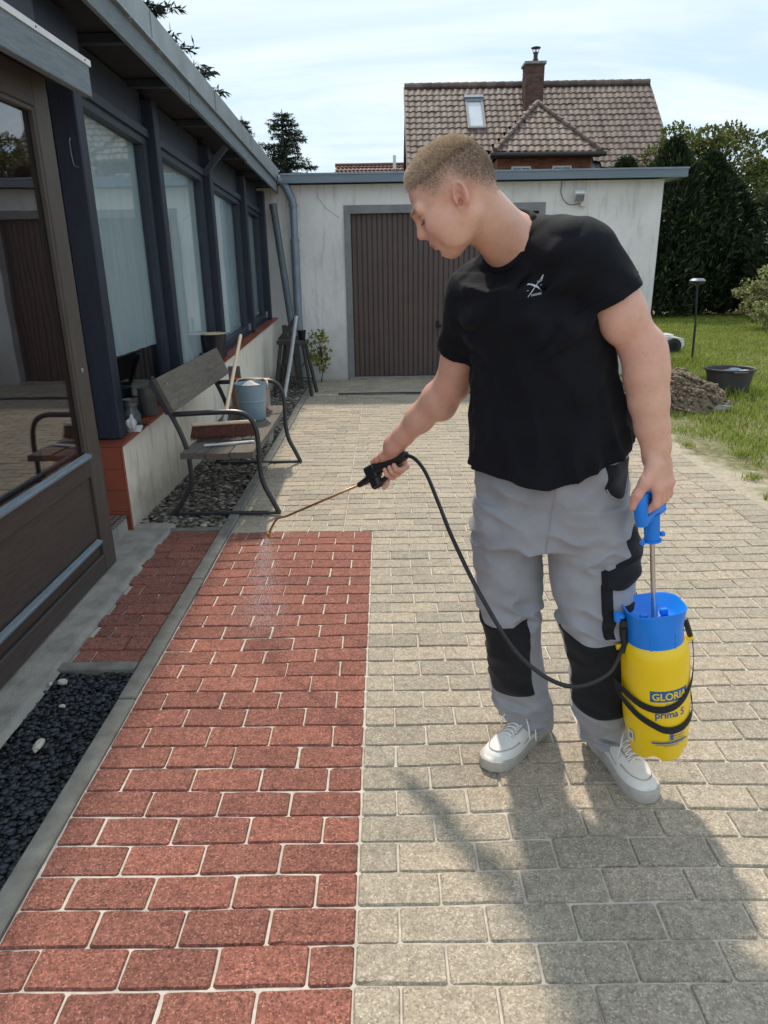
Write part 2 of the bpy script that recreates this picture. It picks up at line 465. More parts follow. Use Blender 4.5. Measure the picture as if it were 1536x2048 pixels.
k = 0; y = Y_RED; XS = -0.25
while y < Y_END - 0.05:                              # rows beyond it: another straight joint at XS
    if abs(y - 8.29) < 0.051: y += 0.1; k += 1; continue
    hf = (k % 2 == 0)
    tan += row_cells(XS, X_R, round(y, 3), hf)
    tan += [(round(2 * XS - c[0], 4), c[1], c[2], c[3]) for c in row_cells(XS, XS + (XS - XK), round(y, 3), not hf)]
    y += 0.1; k += 1
for i in range(106): tan.append((X_R + 0.1, round(-1.1 + 0.1 * i, 3), 0.2, 0.1))      # border course
lay('paver', driveway, tan, M_tan)
red_strip = sheet('red_paving', XK - 0.001, XB + 0.001, -1.2, Y_RED, -0.0060, M_sand, nx=12, ny=70, fn=lambda X, Y: 0.0075 * vnoise(np.stack([X * 1.6, Y * 1.9, 0 * X], -1), 3) + 0.0028 * vnoise(np.stack([X * 4, Y * 5.5, 0 * X + 3.0], -1), 4))
lay('paver', red_strip, red, M_red)

sheet('bounce_paving', -9, 9, -16, -1.2, -0.004, M_tan)  # unseen paving added behind the camera to bounce light onto shaded faces
# drain channel across the drive in front of the garage
dr = thing('drain_channel', 'dark slotted drain channel across the drive before the garage door', 'drain', (0.6, 8.34, 0))
MB().box(-0.55, 2.05, 8.262, 8.385, -0.05, -0.012).build('trough', M_drain, dr)
m = MB(); 
for i in range(86):
    xx = -0.54 + i * 0.03
    m.box(xx, xx + 0.018, 8.275, 8.372, -0.0115, 0.003)
m.box(-0.55, 2.05, 8.258, 8.275, -0.0115, 0.004); m.box(-0.55, 2.05, 8.372, 8.389, -0.0115, 0.004)
m.build('grate', M_drain, dr)

# kerb along the beds
kerb = thing('kerb', None, None, (-0.925, 1, 0), kind='structure')
r_ = random.Random(3); yk = -0.86
while yk < 9.3:
    L = 1.004
    M = Matrix.Rotation(r_.uniform(-0.003, 0.003), 3, 'Z')
    m = MB(); m.cbox(-0.924 + r_.uniform(-0.003, 0.003), yk + L / 2, -0.115 + r_.uniform(-0.003, 0.004), 0.062, min(L, 9.36 - yk) - 0.007, 0.25, 0.005, M)
    m.build('kerb_stone', M_kerb, kerb); yk += L
m = MB(); m.cbox(-1.105, 2.372, -0.09, 0.292, 0.055, 0.2, 0.005); m.build('kerb_stone', M_kerb, kerb)
m = MB(); m.cbox(-1.165, 3.865, -0.085, 0.41, 0.045, 0.18, 0.005); m.build('kerb_stone', M_kerb, kerb)

# the narrow red path between kerb and door
path = sheet('path', -1.30, -0.955, 2.398, 3.845, -0.010, M_sand)
cells = []; r_ = random.Random(12)
lefts = [-1.225, -1.235, -1.215, -1.24, -1.225, -1.235, -1.22, -1.25, -1.235, -1.255, -1.24, -1.265, -1.25, -1.27]
for i in range(14):
    y0 = 2.402 + i * 0.1025; xr = -0.957; xl = lefts[i]
    if i % 2 == 0: cut = xr - 0.2 + r_.uniform(-0.01, 0.01)
    else: cut = xr - 0.105 + r_.uniform(-0.012, 0.02)
    cells.append(((cut + xr) / 2, y0 + 0.05, xr - cut, 0.1015)); cells.append(((xl + cut) / 2, y0 + 0.05, cut - xl, 0.1015))
for c in cells:
    o = link('paver', paver_mesh(c[2] - 0.006, c[3] - 0.007, r_.randrange(4), M_red), None, path, (c[0], c[1] + r_.uniform(-0.004, 0.004), r_.uniform(-0.002, 0.004)), (r_.uniform(-0.03, 0.03), r_.uniform(-0.02, 0.02), r_.uniform(-0.02, 0.02)))
# concrete footing strip in front of the door
xs_ = np.linspace(0, 1, 9)
def strip_fn(X, Y): return 0.004 * vnoise(np.stack([X * 14, Y * 9, 0 * X], -1), 8) + 0.002 * vnoise(np.stack([X * 60, Y * 50, 0 * X], -1), 9) - 0.02 * np.clip((X + 1.26) / 0.03, 0, 1)
sheet('footing_strip', -1.75, -1.235, -1.0, 3.95, 0.012, M_conc, nx=60, ny=300, fn=strip_fn)

# black chippings bed
def stones_area(n, x0, x1, y0, y1, z0, z1, s0, s1):
    P = np.stack([RNG.uniform(x0, x1, n), RNG.uniform(y0, y1, n), RNG.uniform(z0, z1, n)], 1)
    return P, RNG.uniform(s0, s1, n)
M_black = simple('black_chippings', (0.030, 0.033, 0.042), (0.012, 0.013, 0.017), 30, 0.55, 0.4, 200, 0.002, kind='pos', rnd=0.55, spec=0.5)
rocks = [rock_mesh('chip%d' % i, i, 1, 0.55, 0.62) for i in range(6)]
P, S = stones_area(7200, -1.262, -0.952, -0.6, 2.348, -0.030, -0.006, 0.0065, 0.0135)
S = S[:, None] * np.stack([RNG.uniform(0.8, 1.6, len(S)), RNG.uniform(0.7, 1.1, len(S)), RNG.uniform(0.6, 1.0, len(S))], 1)
o = scatter_mesh('black_chippings', rocks, P, S, M_black); tag(o, 'bed of black stone chippings between the kerb and the door', 'gravel', kind='stuff')
sheet('bed_floor', -1.268, -0.954, -1.0, 2.352, -0.034, M_soil)
M_pale = simple('pale_stone', (0.62, 0.55, 0.46), (0.42, 0.36, 0.30), 30, 0.85, 0.3, 90, kind='obj')
for (x, yy, s, lab) in [(-1.115, 1.905, 0.019, 'largest pale stone lying on the black chippings'), (-1.195, 2.27, 0.014, 'cream stone on the black chippings close to the cross kerb'), (-1.13, 2.115, 0.010, 'small white stone midway along the black chippings bed'), (-1.235, 2.255, 0.009, 'flat white flake of stone on black chippings nearest the door')]:
    me = rock_mesh('pale_stone', int(s * 9999), 2, 0.5, 0.6); o = link('pale_stone', me, M_pale, None, (x, yy, 0.004), (0.2, 0.1, s * 900)); o.scale = (s * 1.3, s * 0.8, s); tag(o, lab, 'stone', 'pale stones on the black chippings')

# brown gravel bed below the windows
M_grav = NT('brown_gravel'); _t = M_grav
_c = _t.ramp(_t.rnd(), [(0.0, (0.040, 0.032, 0.026)), (0.35, (0.10, 0.082, 0.065)), (0.7, (0.19, 0.165, 0.14)), (0.95, (0.30, 0.27, 0.23)), (1.0, (0.45, 0.42, 0.37))])
_t.base(_c); _t.set(Roughness=0.9); _t.bump(_t.noise(_t.pos(), 220, 3), 0.4, 0.003); M_grav = _t.m
P, S = stones_area(9500, -1.47, -0.955, 3.89, 9.45, -0.02, 0.004, 0.009, 0.022)
near = P[:, 1] < 6.2; P[near, 1] = 3.89 + (P[near, 1] - 3.89) * 0.9
S = S[:, None] * np.stack([RNG.uniform(0.8, 1.7, len(S)), RNG.uniform(0.6, 1.0, len(S)), RNG.uniform(0.5, 0.9, len(S))], 1)
o = scatter_mesh('gravel', [rock_mesh('pebble%d' % i, 20 + i, 1, 0.45, 0.6) for i in range(6)], P, S, M_grav); tag(o, 'brown gravel and bark bed under the windows', 'gravel', kind='stuff')
sheet('bed_soil', -1.48, -0.954, 3.88, 9.46, -0.026, M_soil, nx=12, ny=90, fn=lambda X, Y: 0.012 * vnoise(np.stack([X * 6, Y * 6, 0 * X], -1), 5))
# ================================================================== the glazed house on the left
def wood_mat(name, c1, c2, axis=(1, 14, 14), rough=0.65, streak=0.6, kind='pos', pale=None, spec=0.4):
    t = NT(name); v = t.pos(kind, axis)
    n = t.noise(v, 5, 8, 0.65, 0.6); fine = t.noise(v, 22, 5, 0.7)
    c = t.ramp(n, [(0.3, c1), (0.68, c2)])
    c = t.mix(0.5, c, t.ramp(fine, [(0.3, (0.62,) * 3), (0.6, (1.08,) * 3)]), 'MULTIPLY')
    if pale:
        w = t.ramp(t.noise(t.pos(kind, tuple(a * 0.8 for a in axis)), 9, 9, 0.75), [(0.60, (0, 0, 0)), (0.72, (1, 1, 1))])
        c = t.mix(t.math('MULTIPLY', w, streak), c, pale)
    t.base(c); t.set(Roughness=rough); t.b.inputs['Specular IOR Level'].default_value = spec
    t.bump(t.math('ADD', n, fine), 0.35, 0.004)
    return t.m
M_navy = wood_mat('navy_paint', (0.016, 0.020, 0.036), (0.022, 0.028, 0.047), (6, 6, 1), 0.5, spec=0.35)
M_navy_l = wood_mat('navy_paint_trim', (0.030, 0.037, 0.055), (0.040, 0.047, 0.067), (6, 6, 1), 0.5, spec=0.35)
M_soffit = wood_mat('soffit_boards', (0.014, 0.016, 0.024), (0.030, 0.026, 0.028), (2, 9, 2), 0.8)
M_grey_wood = wood_mat('weathered_blue_board', (0.125, 0.155, 0.185), (0.22, 0.26, 0.29), (20, 1.6, 20), 0.8, 0.9, pale=(0.075, 0.085, 0.10))
M_zinc = simple('zinc_flashing', (0.20, 0.235, 0.245), (0.31, 0.345, 0.35), 2.6, 0.5, 0.12, 30, kind='pos', metal=0.35, detail=7)
M_zpipe = simple('zinc_pipe', (0.24, 0.285, 0.34), (0.17, 0.21, 0.255), 6, 0.45, 0.08, 30, kind='pos', metal=0.3)
M_brown = wood_mat('dark_brown_door_wood', (0.042, 0.031, 0.027), (0.070, 0.054, 0.046), (18, 1.2, 18), 0.55, 0.5, pale=(0.13, 0.11, 0.098))
M_brown_v = wood_mat('dark_brown_stile_wood', (0.050, 0.040, 0.034), (0.090, 0.073, 0.062), (18, 18, 1.2), 0.55, 0.5, pale=(0.15, 0.13, 0.115))
M_terra = simple('terracotta_glaze', (0.27, 0.068, 0.034), (0.21, 0.050, 0.027), 7, 0.38, 0.06, 40, kind='pos', rnd=0.10)
M_redwood = simple('dark_red_jamb', (0.055, 0.008, 0.006), (0.03, 0.004, 0.004), 5, 0.5, 0.1, 30, kind='pos')
M_dark = simple('dark_interior', (0.012, 0.012, 0.014), (0.006, 0.006, 0.008), 3, 0.9, 0, kind='pos')
M_white = simple('white_paint', (0.72, 0.73, 0.74), (0.55, 0.56, 0.57), 9, 0.5, 0.05, 30, kind='pos')
M_blind = simple('pale_blind', (0.50, 0.56, 0.59), (0.42, 0.48, 0.51), 2.0, 0.9, 0.1, 18, 0.01, kind='pos', stretch=(1, 5, 0.6))
M_room = simple('room_wall', (0.16, 0.15, 0.14), (0.10, 0.095, 0.09), 2, 0.9, 0, kind='pos')
def plaster_mat(name, c, stain, low, drip=0.5, zlow=0.9):
    t = NT(name); v = t.pos('pos')
    f = t.noise(v, 1.7, 8, 0.62); st = t.noise(t.pos('pos', (6, 6, 0.9)), 2.4, 7, 0.65, 0.4)
    base = t.ramp(f, [(0.3, tuple(x * 0.84 for x in c)), (0.62, c)])
    base = t.mix(t.math('MULTIPLY', t.ramp(st, [(0.52, (0, 0, 0)), (0.74, (1, 1, 1))]), drip), base, stain)
    z = t.n.new('ShaderNodeSeparateXYZ'); t.l.new(t.n.new('ShaderNodeNewGeometry').outputs['Position'], z.inputs[0])
    zz = t.math('ADD', t.math('DIVIDE', z.outputs['Z'], zlow), t.math('MULTIPLY', t.math('SUBTRACT', t.noise(v, 4.5, 7, 0.7), 0.5), 1.5))
    grime = t.ramp(zz, [(0.10, (1, 1, 1)), (0.85, (0, 0, 0))])
    base = t.mix(t.math('MULTIPLY', grime, 0.7), base, low)
    t.base(base); t.set(Roughness=0.93); t.b.inputs['Specular IOR Level'].default_value = 0.2
    n = t.bump(t.noise(v, 9, 6, 0.6), 0.35, 0.02)
    t.bump(t.noise(v, 170, 4, 0.7), 0.5, 0.003, n)
    return t.m
M_plinth = plaster_mat('stained_plinth_render', (0.74, 0.69, 0.60), (0.36, 0.32, 0.26), (0.27, 0.225, 0.16), 0.75, 0.30)
M_garage = plaster_mat('garage_render', (0.77, 0.755, 0.73), (0.46, 0.445, 0.42), (0.42, 0.39, 0.345), 0.75, 0.75)
def glass_mat(name, tint=(0.92, 0.95, 0.95), base_refl=0.10, gain=0.9):
    t = NT(name); t.n.remove(t.b)
    tr = t.node('ShaderNodeBsdfTransparent'); tr.inputs['Color'].default_value = (*tint, 1)
    gl = t.node('ShaderNodeBsdfGlossy', Roughness=0.015); gl.inputs['Color'].default_value = (0.9, 0.95, 1.0, 1)
    fr = t.node('ShaderNodeFresnel'); bf = t.n.new('ShaderNodeNewGeometry').outputs['Backfacing']
    t.l.new(t.math('SUBTRACT', 1.5, t.math('MULTIPLY', bf, 1.5 - 1 / 1.5)), fr.inputs['IOR'])
    f = t.math('ADD', t.math('MULTIPLY', fr.outputs[0], gain), base_refl)
    bn = t.n.new('ShaderNodeBump'); bn.inputs['Strength'].default_value = 0.04; bn.inputs['Distance'].default_value = 0.02
    t.l.new(t.noise(t.pos('pos'), 2.2, 2), bn.inputs['Height']); t.l.new(bn.outputs[0], gl.inputs['Normal'])
    mx = t.n.new('ShaderNodeMixShader'); t.l.new(f, mx.inputs[0]); t.l.new(tr.outputs[0], mx.inputs[1]); t.l.new(gl.outputs[0], mx.inputs[2])
    t.l.new(mx.outputs[0], t.out.inputs[0]); return t.m
M_glass = glass_mat('window_glass', base_refl=0.02, gain=1.0)
M_dglass = glass_mat('door_glass', (0.72, 0.70, 0.68), 0.05, 1.0)

sillZ = lambda y: 0.513 + 0.0517 * (y - 3.85)
xsill = lambda y: -1.452 + 0.018 * (y - 3.85)
xpost = lambda y: -1.485 + 0.014 * (y - 3.93)
fasZ = lambda y: 2.525 - 0.0465 * (y - 3.645)
headZ = lambda y: 2.285 - 0.052 * (y - 3.93)
def run(m, y0, y1, xa, xb, za, zb):
    """a prism along the wall; xa..zb are numbers or functions of y"""
    g = lambda f, y: f(y) if callable(f) else f
    c = lambda y, x, z: (g(x, y), y, g(z, y))
    return m.hexa([c(y0, xa, za), c(y0, xb, za), c(y1, xb, za), c(y1, xa, za), c(y0, xa, zb), c(y0, xb, zb), c(y1, xb, zb), c(y1, xa, zb)])
GX = 0.098                                              # glass plane behind the post face
house = thing('glazed_house', 'long dark blue glazed house front with flat roof and terracotta sill', 'building', (-1.6, 3.9, 0))
H = house
Y0, Y1 = 3.855, 9.44
run(MB(), Y0, Y1, lambda y: xsill(y) - 0.32, lambda y: xsill(y) - 0.014, -0.05, lambda y: sillZ(y) - 0.03).build('plinth_wall', M_plinth, H)
# terracotta sill tiles and the tiled end of the plinth
sl = run(MB(), Y0, Y1, lambda y: xsill(y) - 0.30, lambda y: xsill(y) - 0.012, lambda y: sillZ(y) - 0.029, lambda y: sillZ(y) - 0.016).build('sill', M_plinth, H)
y = Y0 - 0.012; i = 0
while y < Y1 - 0.05:
    e = min(y + 0.247, Y1)
    run(MB(), y, e - 0.003, lambda q: xsill(q) - 0.28, lambda q: xsill(q), lambda q: sillZ(q) - 0.0158, lambda q: sillZ(q)).build('sill_tile', M_terra, sl)
    y = e
ends = MB().box(-1.90, -1.470, Y0 - 0.008, Y0 - 0.001, 0.0, 0.495).build('tiled_end', M_plinth, H)
for j in range(4):
    z0 = 0.002 + j * 0.124
    for (xa, xb) in ((-1.90, -1.70), (-1.697, -1.462)):
        MB().box(xa, xb, Y0 - 0.017, Y0 - 0.0082, z0, z0 + 0.1215).build('wall_tile', M_terra, ends)
MB().tube([(-1.461, Y0 - 0.011, 0.0), (-1.461, Y0 - 0.011, 0.494)], 0.0085, 8).build('edge_tile', M_terra, H)
# posts, windows
post_y = [3.93, 5.19, 6.61, 8.09, 9.22]
pw = 0.10
M_bracket = simple('galvanised_bracket', (0.34, 0.36, 0.38), (0.22, 0.24, 0.26), 20, 0.45, 0.1, 50, kind='pos', metal=0.6)
for n, py in enumerate(post_y):
    x = xpost(py); p = MB()
    p.hexa([(x - 0.13, py, sillZ(py) + 0.004), (x - 0.004, py, sillZ(py) + 0.004), (x, py + 0.004, sillZ(py) + 0.004), (x - 0.13, py + pw, sillZ(py) + 0.004),
            (x - 0.13, py, fasZ(py) - 0.01), (x - 0.004, py, fasZ(py) - 0.01), (x, py + 0.004, fasZ(py) - 0.01), (x - 0.13, py + pw, fasZ(py) - 0.01)])
    p = MB(); p.cbox(x - 0.065, py + pw / 2, (sillZ(py) + fasZ(py)) / 2, 0.13, pw, fasZ(py) - sillZ(py) - 0.008, 0.006)
    po = p.build('post', M_navy, H)
    if n: MB().cbox(x - 0.062, py - 0.004, sillZ(py) + 0.055, 0.05, 0.006, 0.085, 0.002).build('bracket', M_bracket, po)
for n in range(4):
    a, b = post_y[n] + pw, post_y[n + 1]
    gx = lambda y: xpost(y) - GX
    zb = lambda y: sillZ(y) + 0.028
    fr = MB(); fw = 0.052
    run(fr, a + 0.001, b - 0.001, lambda y: gx(y) - 0.03, lambda y: gx(y) + 0.035, zb, lambda y: zb(y) + 0.052)
    run(fr, a + 0.001, b - 0.001, lambda y: gx(y) - 0.03, lambda y: gx(y) + 0.035, lambda y: headZ(y) - 0.045, headZ)
    run(fr, a + 0.002, a + fw, lambda y: gx(y) - 0.028, lambda y: gx(y) + 0.033, lambda y: zb(y) + 0.0525, lambda y: headZ(y) - 0.0455)
    run(fr, b - fw - 0.02, b - 0.002, lambda y: gx(y) - 0.028, lambda y: gx(y) + 0.033, lambda y: zb(y) + 0.0525, lambda y: headZ(y) - 0.0455)
    wi = fr.build('window', M_navy_l, H)
    pane = MB(); run(pane, a + fw - 0.004, b - fw - 0.016, lambda y: gx(y) - 0.004, gx, lambda y: zb(y) + 0.048, lambda y: headZ(y) - 0.041); pane.build('pane', M_glass, wi)
    low = (lambda y: 0.925) if n == 0 else (lambda y: zb(y) + 0.03)
    bl = MB(); ny = 26
    ys = np.linspace(a + 0.012, b - 0.015, ny)
    for i2 in range(ny - 1):
        off = lambda y: -0.036 + 0.006 * math.sin(y * 31 + n) + 0.004 * math.sin(y * 73)
        ya, yb = ys[i2], ys[i2 + 1]
        bl.add([(gx(ya) + off(ya), ya, low(ya)), (gx(yb) + off(yb), yb, low(yb)), (gx(yb) + off(yb), yb, headZ(yb) - 0.02), (gx(ya) + off(ya), ya, headZ(ya) - 0.02)], [(0, 1, 2, 3)])
    bl.build('blind', M_blind, wi)
    bx = MB(); run(bx, a + 0.001, b - 0.001, lambda y: gx(y) - 0.05, lambda y: gx(y) + 0.055, lambda y: headZ(y) + 0.001, lambda y: headZ(y) + 0.05)
    run(bx, a + 0.001, b - 0.001, lambda y: gx(y) - 0.05, lambda y: gx(y) + 0.02, lambda y: headZ(y) + 0.0505, lambda y: fasZ(y) + 0.03)
    bx.build('shutter_box', M_navy_l, H)
    ss = MB(); run(ss, a, b, lambda y: gx(y) - 0.02, lambda y: gx(y) + 0.06, lambda y: sillZ(y) + 0.002, lambda y: zb(y) - 0.001); ss.build('bottom_rail', M_navy, H)
# eave: soffit, rafters, fascia board, zinc flashing, roof
YE0, YE1 = 1.6, 9.46
run(MB(), YE0, YE1 - 0.02, -2.0, -1.285, lambda y: fasZ(y) + 0.055, lambda y: fasZ(y) + 0.075).build('soffit', M_soffit, H)
for ry in (2.4, 3.3, 4.22, 5.0, 6.02, 7.3, 8.25, 8.95):
    MB().cbox(-1.45, ry, fasZ(ry) + 0.03, 0.36, 0.05, 0.046, 0.003).build('rafter', M_navy_l, H)
fa = MB(); ys = [1.6, 3.0, 5.35, 7.4, YE1]
for i in range(4):
    w1, w2 = 0.004 * (-1) ** i, 0.003 * (-1) ** (i + 1)
    run(fa, ys[i] + 0.0015, ys[i + 1] - 0.0015, -1.284, -1.26 + w1 * 0.5, lambda y: fasZ(y) + w1, lambda y: fasZ(y) + 0.112)
fa.build('fascia_board', M_grey_wood, H)
fl = MB(); ys = [1.6, 2.9, 4.55, 6.1, 7.6, YE1 + 0.01]
for i in range(5):
    run(fl, ys[i], ys[i + 1] - 0.002, -1.30, -1.249 + 0.002 * (i % 2), lambda y: fasZ(y) + 0.113 + 0.004 * math.sin(y * 5), lambda y: fasZ(y) + 0.268)
fo = fl.build('flashing', M_zinc, H)
lip = MB(); run(lip, 1.6, YE1 + 0.01, -1.2488, -1.236, lambda y: fasZ(y) + 0.106 + 0.004 * math.sin(y * 5), lambda y: fasZ(y) + 0.116 + 0.004 * math.sin(y * 5)); lip.build('drip_edge', M_bracket, fo)
for i in range(1, 5):
    q = ys[i]; MB().box(-1.2485, -1.243, q - 0.006, q + 0.006, fasZ(q) + 0.122, fasZ(q) + 0.266).build('seam', M_zinc, fo)
run(MB(), YE0, YE1 - 0.02, -6.0, -1.301, lambda y: fasZ(y) + 0.17, lambda y: fasZ(y) + 0.25).build('roof', M_zinc, H)
for (yy, zz) in ((4.12, 0.085), (4.62, 0.085)):
    m = MB(); m.tube([(-1.26, yy, fasZ(yy) + zz), (-1.235, yy, fasZ(yy) + zz), (-1.225, yy + 0.008, fasZ(yy) + zz + 0.01), (-1.228, yy + 0.016, fasZ(yy) + zz), (-1.235, yy + 0.012, fasZ(yy) + zz - 0.01)], 0.0018, 6); m.build('hook', M_bracket, H)
m = MB(); m.bar((-1.50, 6.60, 2.16), (-1.30, 6.62, 2.37), 0.05, 0.05); m.build('brace', M_navy_l, H)
# interior shell
run(MB(), 1.5, 9.44, -2.75, -2.70, 0.0, 2.6).build('back_wall', M_room, H)
MB().box(-2.7, -1.62, 3.9, 9.44, 0.05, 0.10).build('room_floor', M_room, H)
MB().box(-2.7, -1.64, 3.865, 3.93, 0.0, 2.6).build('partition', M_redwood, H)
MB().box(-2.7, -1.50, 1.5, 3.86, 0.03, 0.06).build('porch_floor', M_room, H)
MB().box(-6.0, -2.76, 1.5, 1.6, 0.0, 2.75).build('gable_wall', M_plinth, H)
# hook-and-eye on the first post, curtain box in the doorway
m = MB(); px_ = xpost(3.93)
m.tube(smooth_path([(px_ - 0.045, 3.928, 2.03), (px_ - 0.045, 3.918, 2.035), (px_ - 0.048, 3.916, 2.0), (px_ - 0.043, 3.917, 1.92), (px_ - 0.02, 3.916, 1.905)]), 0.0025, 6); m.build('hook', M_bracket, H)
MB().cbox(-1.60, 3.55, 2.19, 0.10, 0.22, 0.13, 0.004).build('curtain_box', M_white, H)
MB().cbox(-1.555, 3.55, 2.115, 0.03, 0.24, 0.03, 0.006).build('curtain_rail', M_white, H)
# chequer-plate doorstep
M_chq = NT('chequer_plate'); _t = M_chq; _v = _t.pos('pos', (42, 42, 42), (0, 0, R(45)))
_ck = _t.n.new('ShaderNodeTexChecker'); _ck.inputs['Scale'].default_value = 1.0; _t.l.new(_v, _ck.inputs[0])
_t.base(_t.mix(_ck.outputs['Fac'], (0.10, 0.105, 0.11), (0.42, 0.43, 0.44))); _t.set(Roughness=0.35, Metallic=0.7); _t.bump(_ck.outputs['Fac'], 0.6, 0.004); M_chq = _t.m
ds = thing('doorstep', 'small chequer plate metal step beside the terracotta tiled wall end', 'step', (-1.6, 3.6, 0))
MB().cbox(-1.65, 3.62, 0.104, 0.36, 0.40, 0.012, 0.003).build('plate', M_chq, ds)
MB().box(-1.82, -1.475, 3.425, 3.815, 0.0, 0.0975).build('riser', M_conc, ds)

# ------------------------------------------------------------------ the old brown door in the foreground
door = thing('wooden_door', 'old dark brown glazed wooden door with panels below the pane', 'door', (-1.40, 2.7, 0.0))
XD = -1.385; T = 0.05
def slab(m, y0, y1, z0, z1, x0=XD - T, x1=XD, c=0.004): return m.cbox((x0 + x1) / 2, (y0 + y1) / 2, (z0 + z1) / 2, x1 - x0, y1 - y0, z1 - z0, c)
YA, YBd = 1.55, 3.375
slab(MB(), 3.235, YBd, 0.018, 2.18).build('stile', M_brown_v, door)
slab(MB(), YA, YA + 0.13, 0.018, 2.18).build('stile', M_brown_v, door)
slab(MB(), YA + 0.131, 3.234, 2.045, 2.178).build('top_rail', M_brown, door)
slab(MB(), YA + 0.131, 3.234, 0.505, 0.60).build('middle_rail', M_brown, door)
MB().cbox(XD + 0.008, (YA + 3.36) / 2 - 0.05, 0.612, 0.035, 1.62, 0.022, 0.006, Matrix.Rotation(0.25, 3, 'Y')).build('glazing_bead', M_grey_wood, door)
slab(MB(), YA + 0.131, 3.234, 0.018, 0.11).build('bottom_rail', M_brown, door)
slab(MB(), YA + 0.131, 3.234, 0.1105, 0.5045, XD - 0.035, XD - 0.016).build('panel', M_brown, door)
MB().cbox(XD + 0.004, 2.45, 0.193, 0.030, 1.50, 0.020, 0.005, Matrix.Rotation(0.2, 3, 'Y')).build('weather_bar', M_grey_wood, door)
MB().box(XD - 0.030, XD - 0.026, YA + 0.125, 3.24, 0.598, 2.05).build('pane', M_dglass, door)
m = MB()
for (y0, y1, z0, z1) in ((3.215, 3.234, 0.62, 2.044), (YA + 0.131, 3.214, 2.026, 2.044)): slab(m, y0, y1, z0, z1, XD - 0.025, XD - 0.004, 0.003)
m.build('bead', M_brown_v, door)
MB().lathe([(0.0, 0), (0.011, 0.0), (0.011, 0.004), (0.006, 0.006), (0.0, 0.006)], 16).build('lock_rose', M_bracket, None)
lk = bpy.context.scene.objects['lock_rose']; lk.parent = door; lk.rotation_euler = (0, R(90), 0); lk.location = (XD - door.location.x, 3.30 - 2.7, 0.99)
# beam and boards above the door
can = thing('door_canopy', 'weathered grey blue timber beam with white metal strip over the door', 'canopy', (-1.27, 2.7, 2.1))
MB().cbox(-1.268, 2.53, 2.188, 0.036, 1.98, 0.118, 0.003).build('beam', M_grey_wood, can)
st = MB().box(-1.29, -1.245, 1.54, 3.535, 2.2475, 2.271).build('metal_strip', M_white, can)
for q in (2.55, 3.02, 3.47): MB().cbox(-1.2445, q, 2.259, 0.003, 0.007, 0.007, 0.001).build('screw', M_dark, can)
MB().box(-1.40, -1.287, 1.54, 3.51, 2.181, 2.200).build('soffit_board', M_soffit, can)
MB().box(-1.43, -1.401, 1.54, 3.40, 2.181, 2.535).build('wall_board', M_navy_l, can)
MB().box(-1.47, -1.431, 3.40, 3.93, 2.26, 2.53).build('header', M_navy, can)
# ================================================================== the garage
GY = 9.50
M_doorb = simple('brown_steel', (0.090, 0.062, 0.053), (0.075, 0.051, 0.045), 4, 0.42, 0.05, 30, kind='pos')
M_gframe = simple('grey_frame', (0.235, 0.235, 0.24), (0.17, 0.17, 0.175), 8, 0.5, 0.08, 50, kind='pos')
M_fasc = simple('grey_blue_fascia', (0.165, 0.21, 0.255), (0.13, 0.17, 0.21), 2, 0.45, 0.06, 30, kind='pos', stretch=(0.6, 3, 3))
ga = thing('garage', 'low pale rendered garage with flat roof and brown steel door', 'garage', (1.0, GY, 0))
g = MB(); DX0, DX1, DZ = -0.43, 1.945, 2.06
def wall_grid(m, x0, x1, z0, z1, y):
    m.add([(x0, y, z0), (x1, y, z0), (x1, y, z1), (x0, y, z1)], [(0, 1, 2, 3)])
WX0, WX1, WZ = -3.2, 3.415, 2.345
for (a, b, c, d) in ((WX0, DX0 - 0.05, -0.05, WZ), (DX0 - 0.05, DX1 + 0.05, DZ + 0.05, WZ), (DX1 + 0.05, WX1, -0.05, WZ)):
    g.box(a, b, GY, GY + 0.24, c, d)
g.box(WX1 - 0.24, WX1 - 0.001, GY + 0.2405, GY + 6.2, -0.05, WZ); g.box(WX0, WX0 + 0.24, GY + 0.2405, GY + 6.2, -0.05, WZ); g.box(WX0 + 0.2405, WX1 - 0.2415, GY + 6.0, GY + 6.2, -0.05, WZ)
g.build('wall', M_garage, ga)
g = MB(); g.hexa([(-1.21, GY - 0.17, 2.352), (3.63, GY - 0.17, 2.352), (3.63, GY - 0.145, 2.352), (-1.21, GY - 0.145, 2.352), (-1.21, GY - 0.17, 2.452), (3.63, GY - 0.17, 2.452), (3.63, GY - 0.145, 2.452), (-1.21, GY - 0.145, 2.452)])
g.box(3.605, 3.63, GY - 0.1445, GY + 6.4, 2.352, 2.452); g.build('fascia', M_fasc, ga)
MB().box(-3.2, 3.60, GY - 0.143, GY + 6.4, 2.362, 2.44).build('roof', M_zinc, ga)
MB().box(-1.22, 3.64, GY - 0.178, GY - 0.1705, 2.438, 2.458).build('drip_edge', M_zpipe, ga)
fr = MB(); fr.box(DX0 - 0.049, DX0 + 0.03, GY - 0.014, GY + 0.12, 0.0, DZ + 0.049); fr.box(DX1 - 0.03, DX1 + 0.049, GY - 0.014, GY + 0.12, 0.0, DZ + 0.049); fr.box(DX0 + 0.0305, DX1 - 0.0305, GY - 0.013, GY + 0.12, DZ - 0.045, DZ + 0.049)
gd = fr.build('door_frame', M_gframe, ga)
dl = MB().box(DX0 + 0.031, DX1 - 0.031, GY + 0.075, GY + 0.085, 0.02, DZ - 0.046).build('door_leaf', M_doorb, ga)
n = 36; w = (DX1 - DX0 - 0.07) / n; zs = (0.03, DZ - 0.05)
xm = DX0 + 0.035 + w / 2
me = MB()
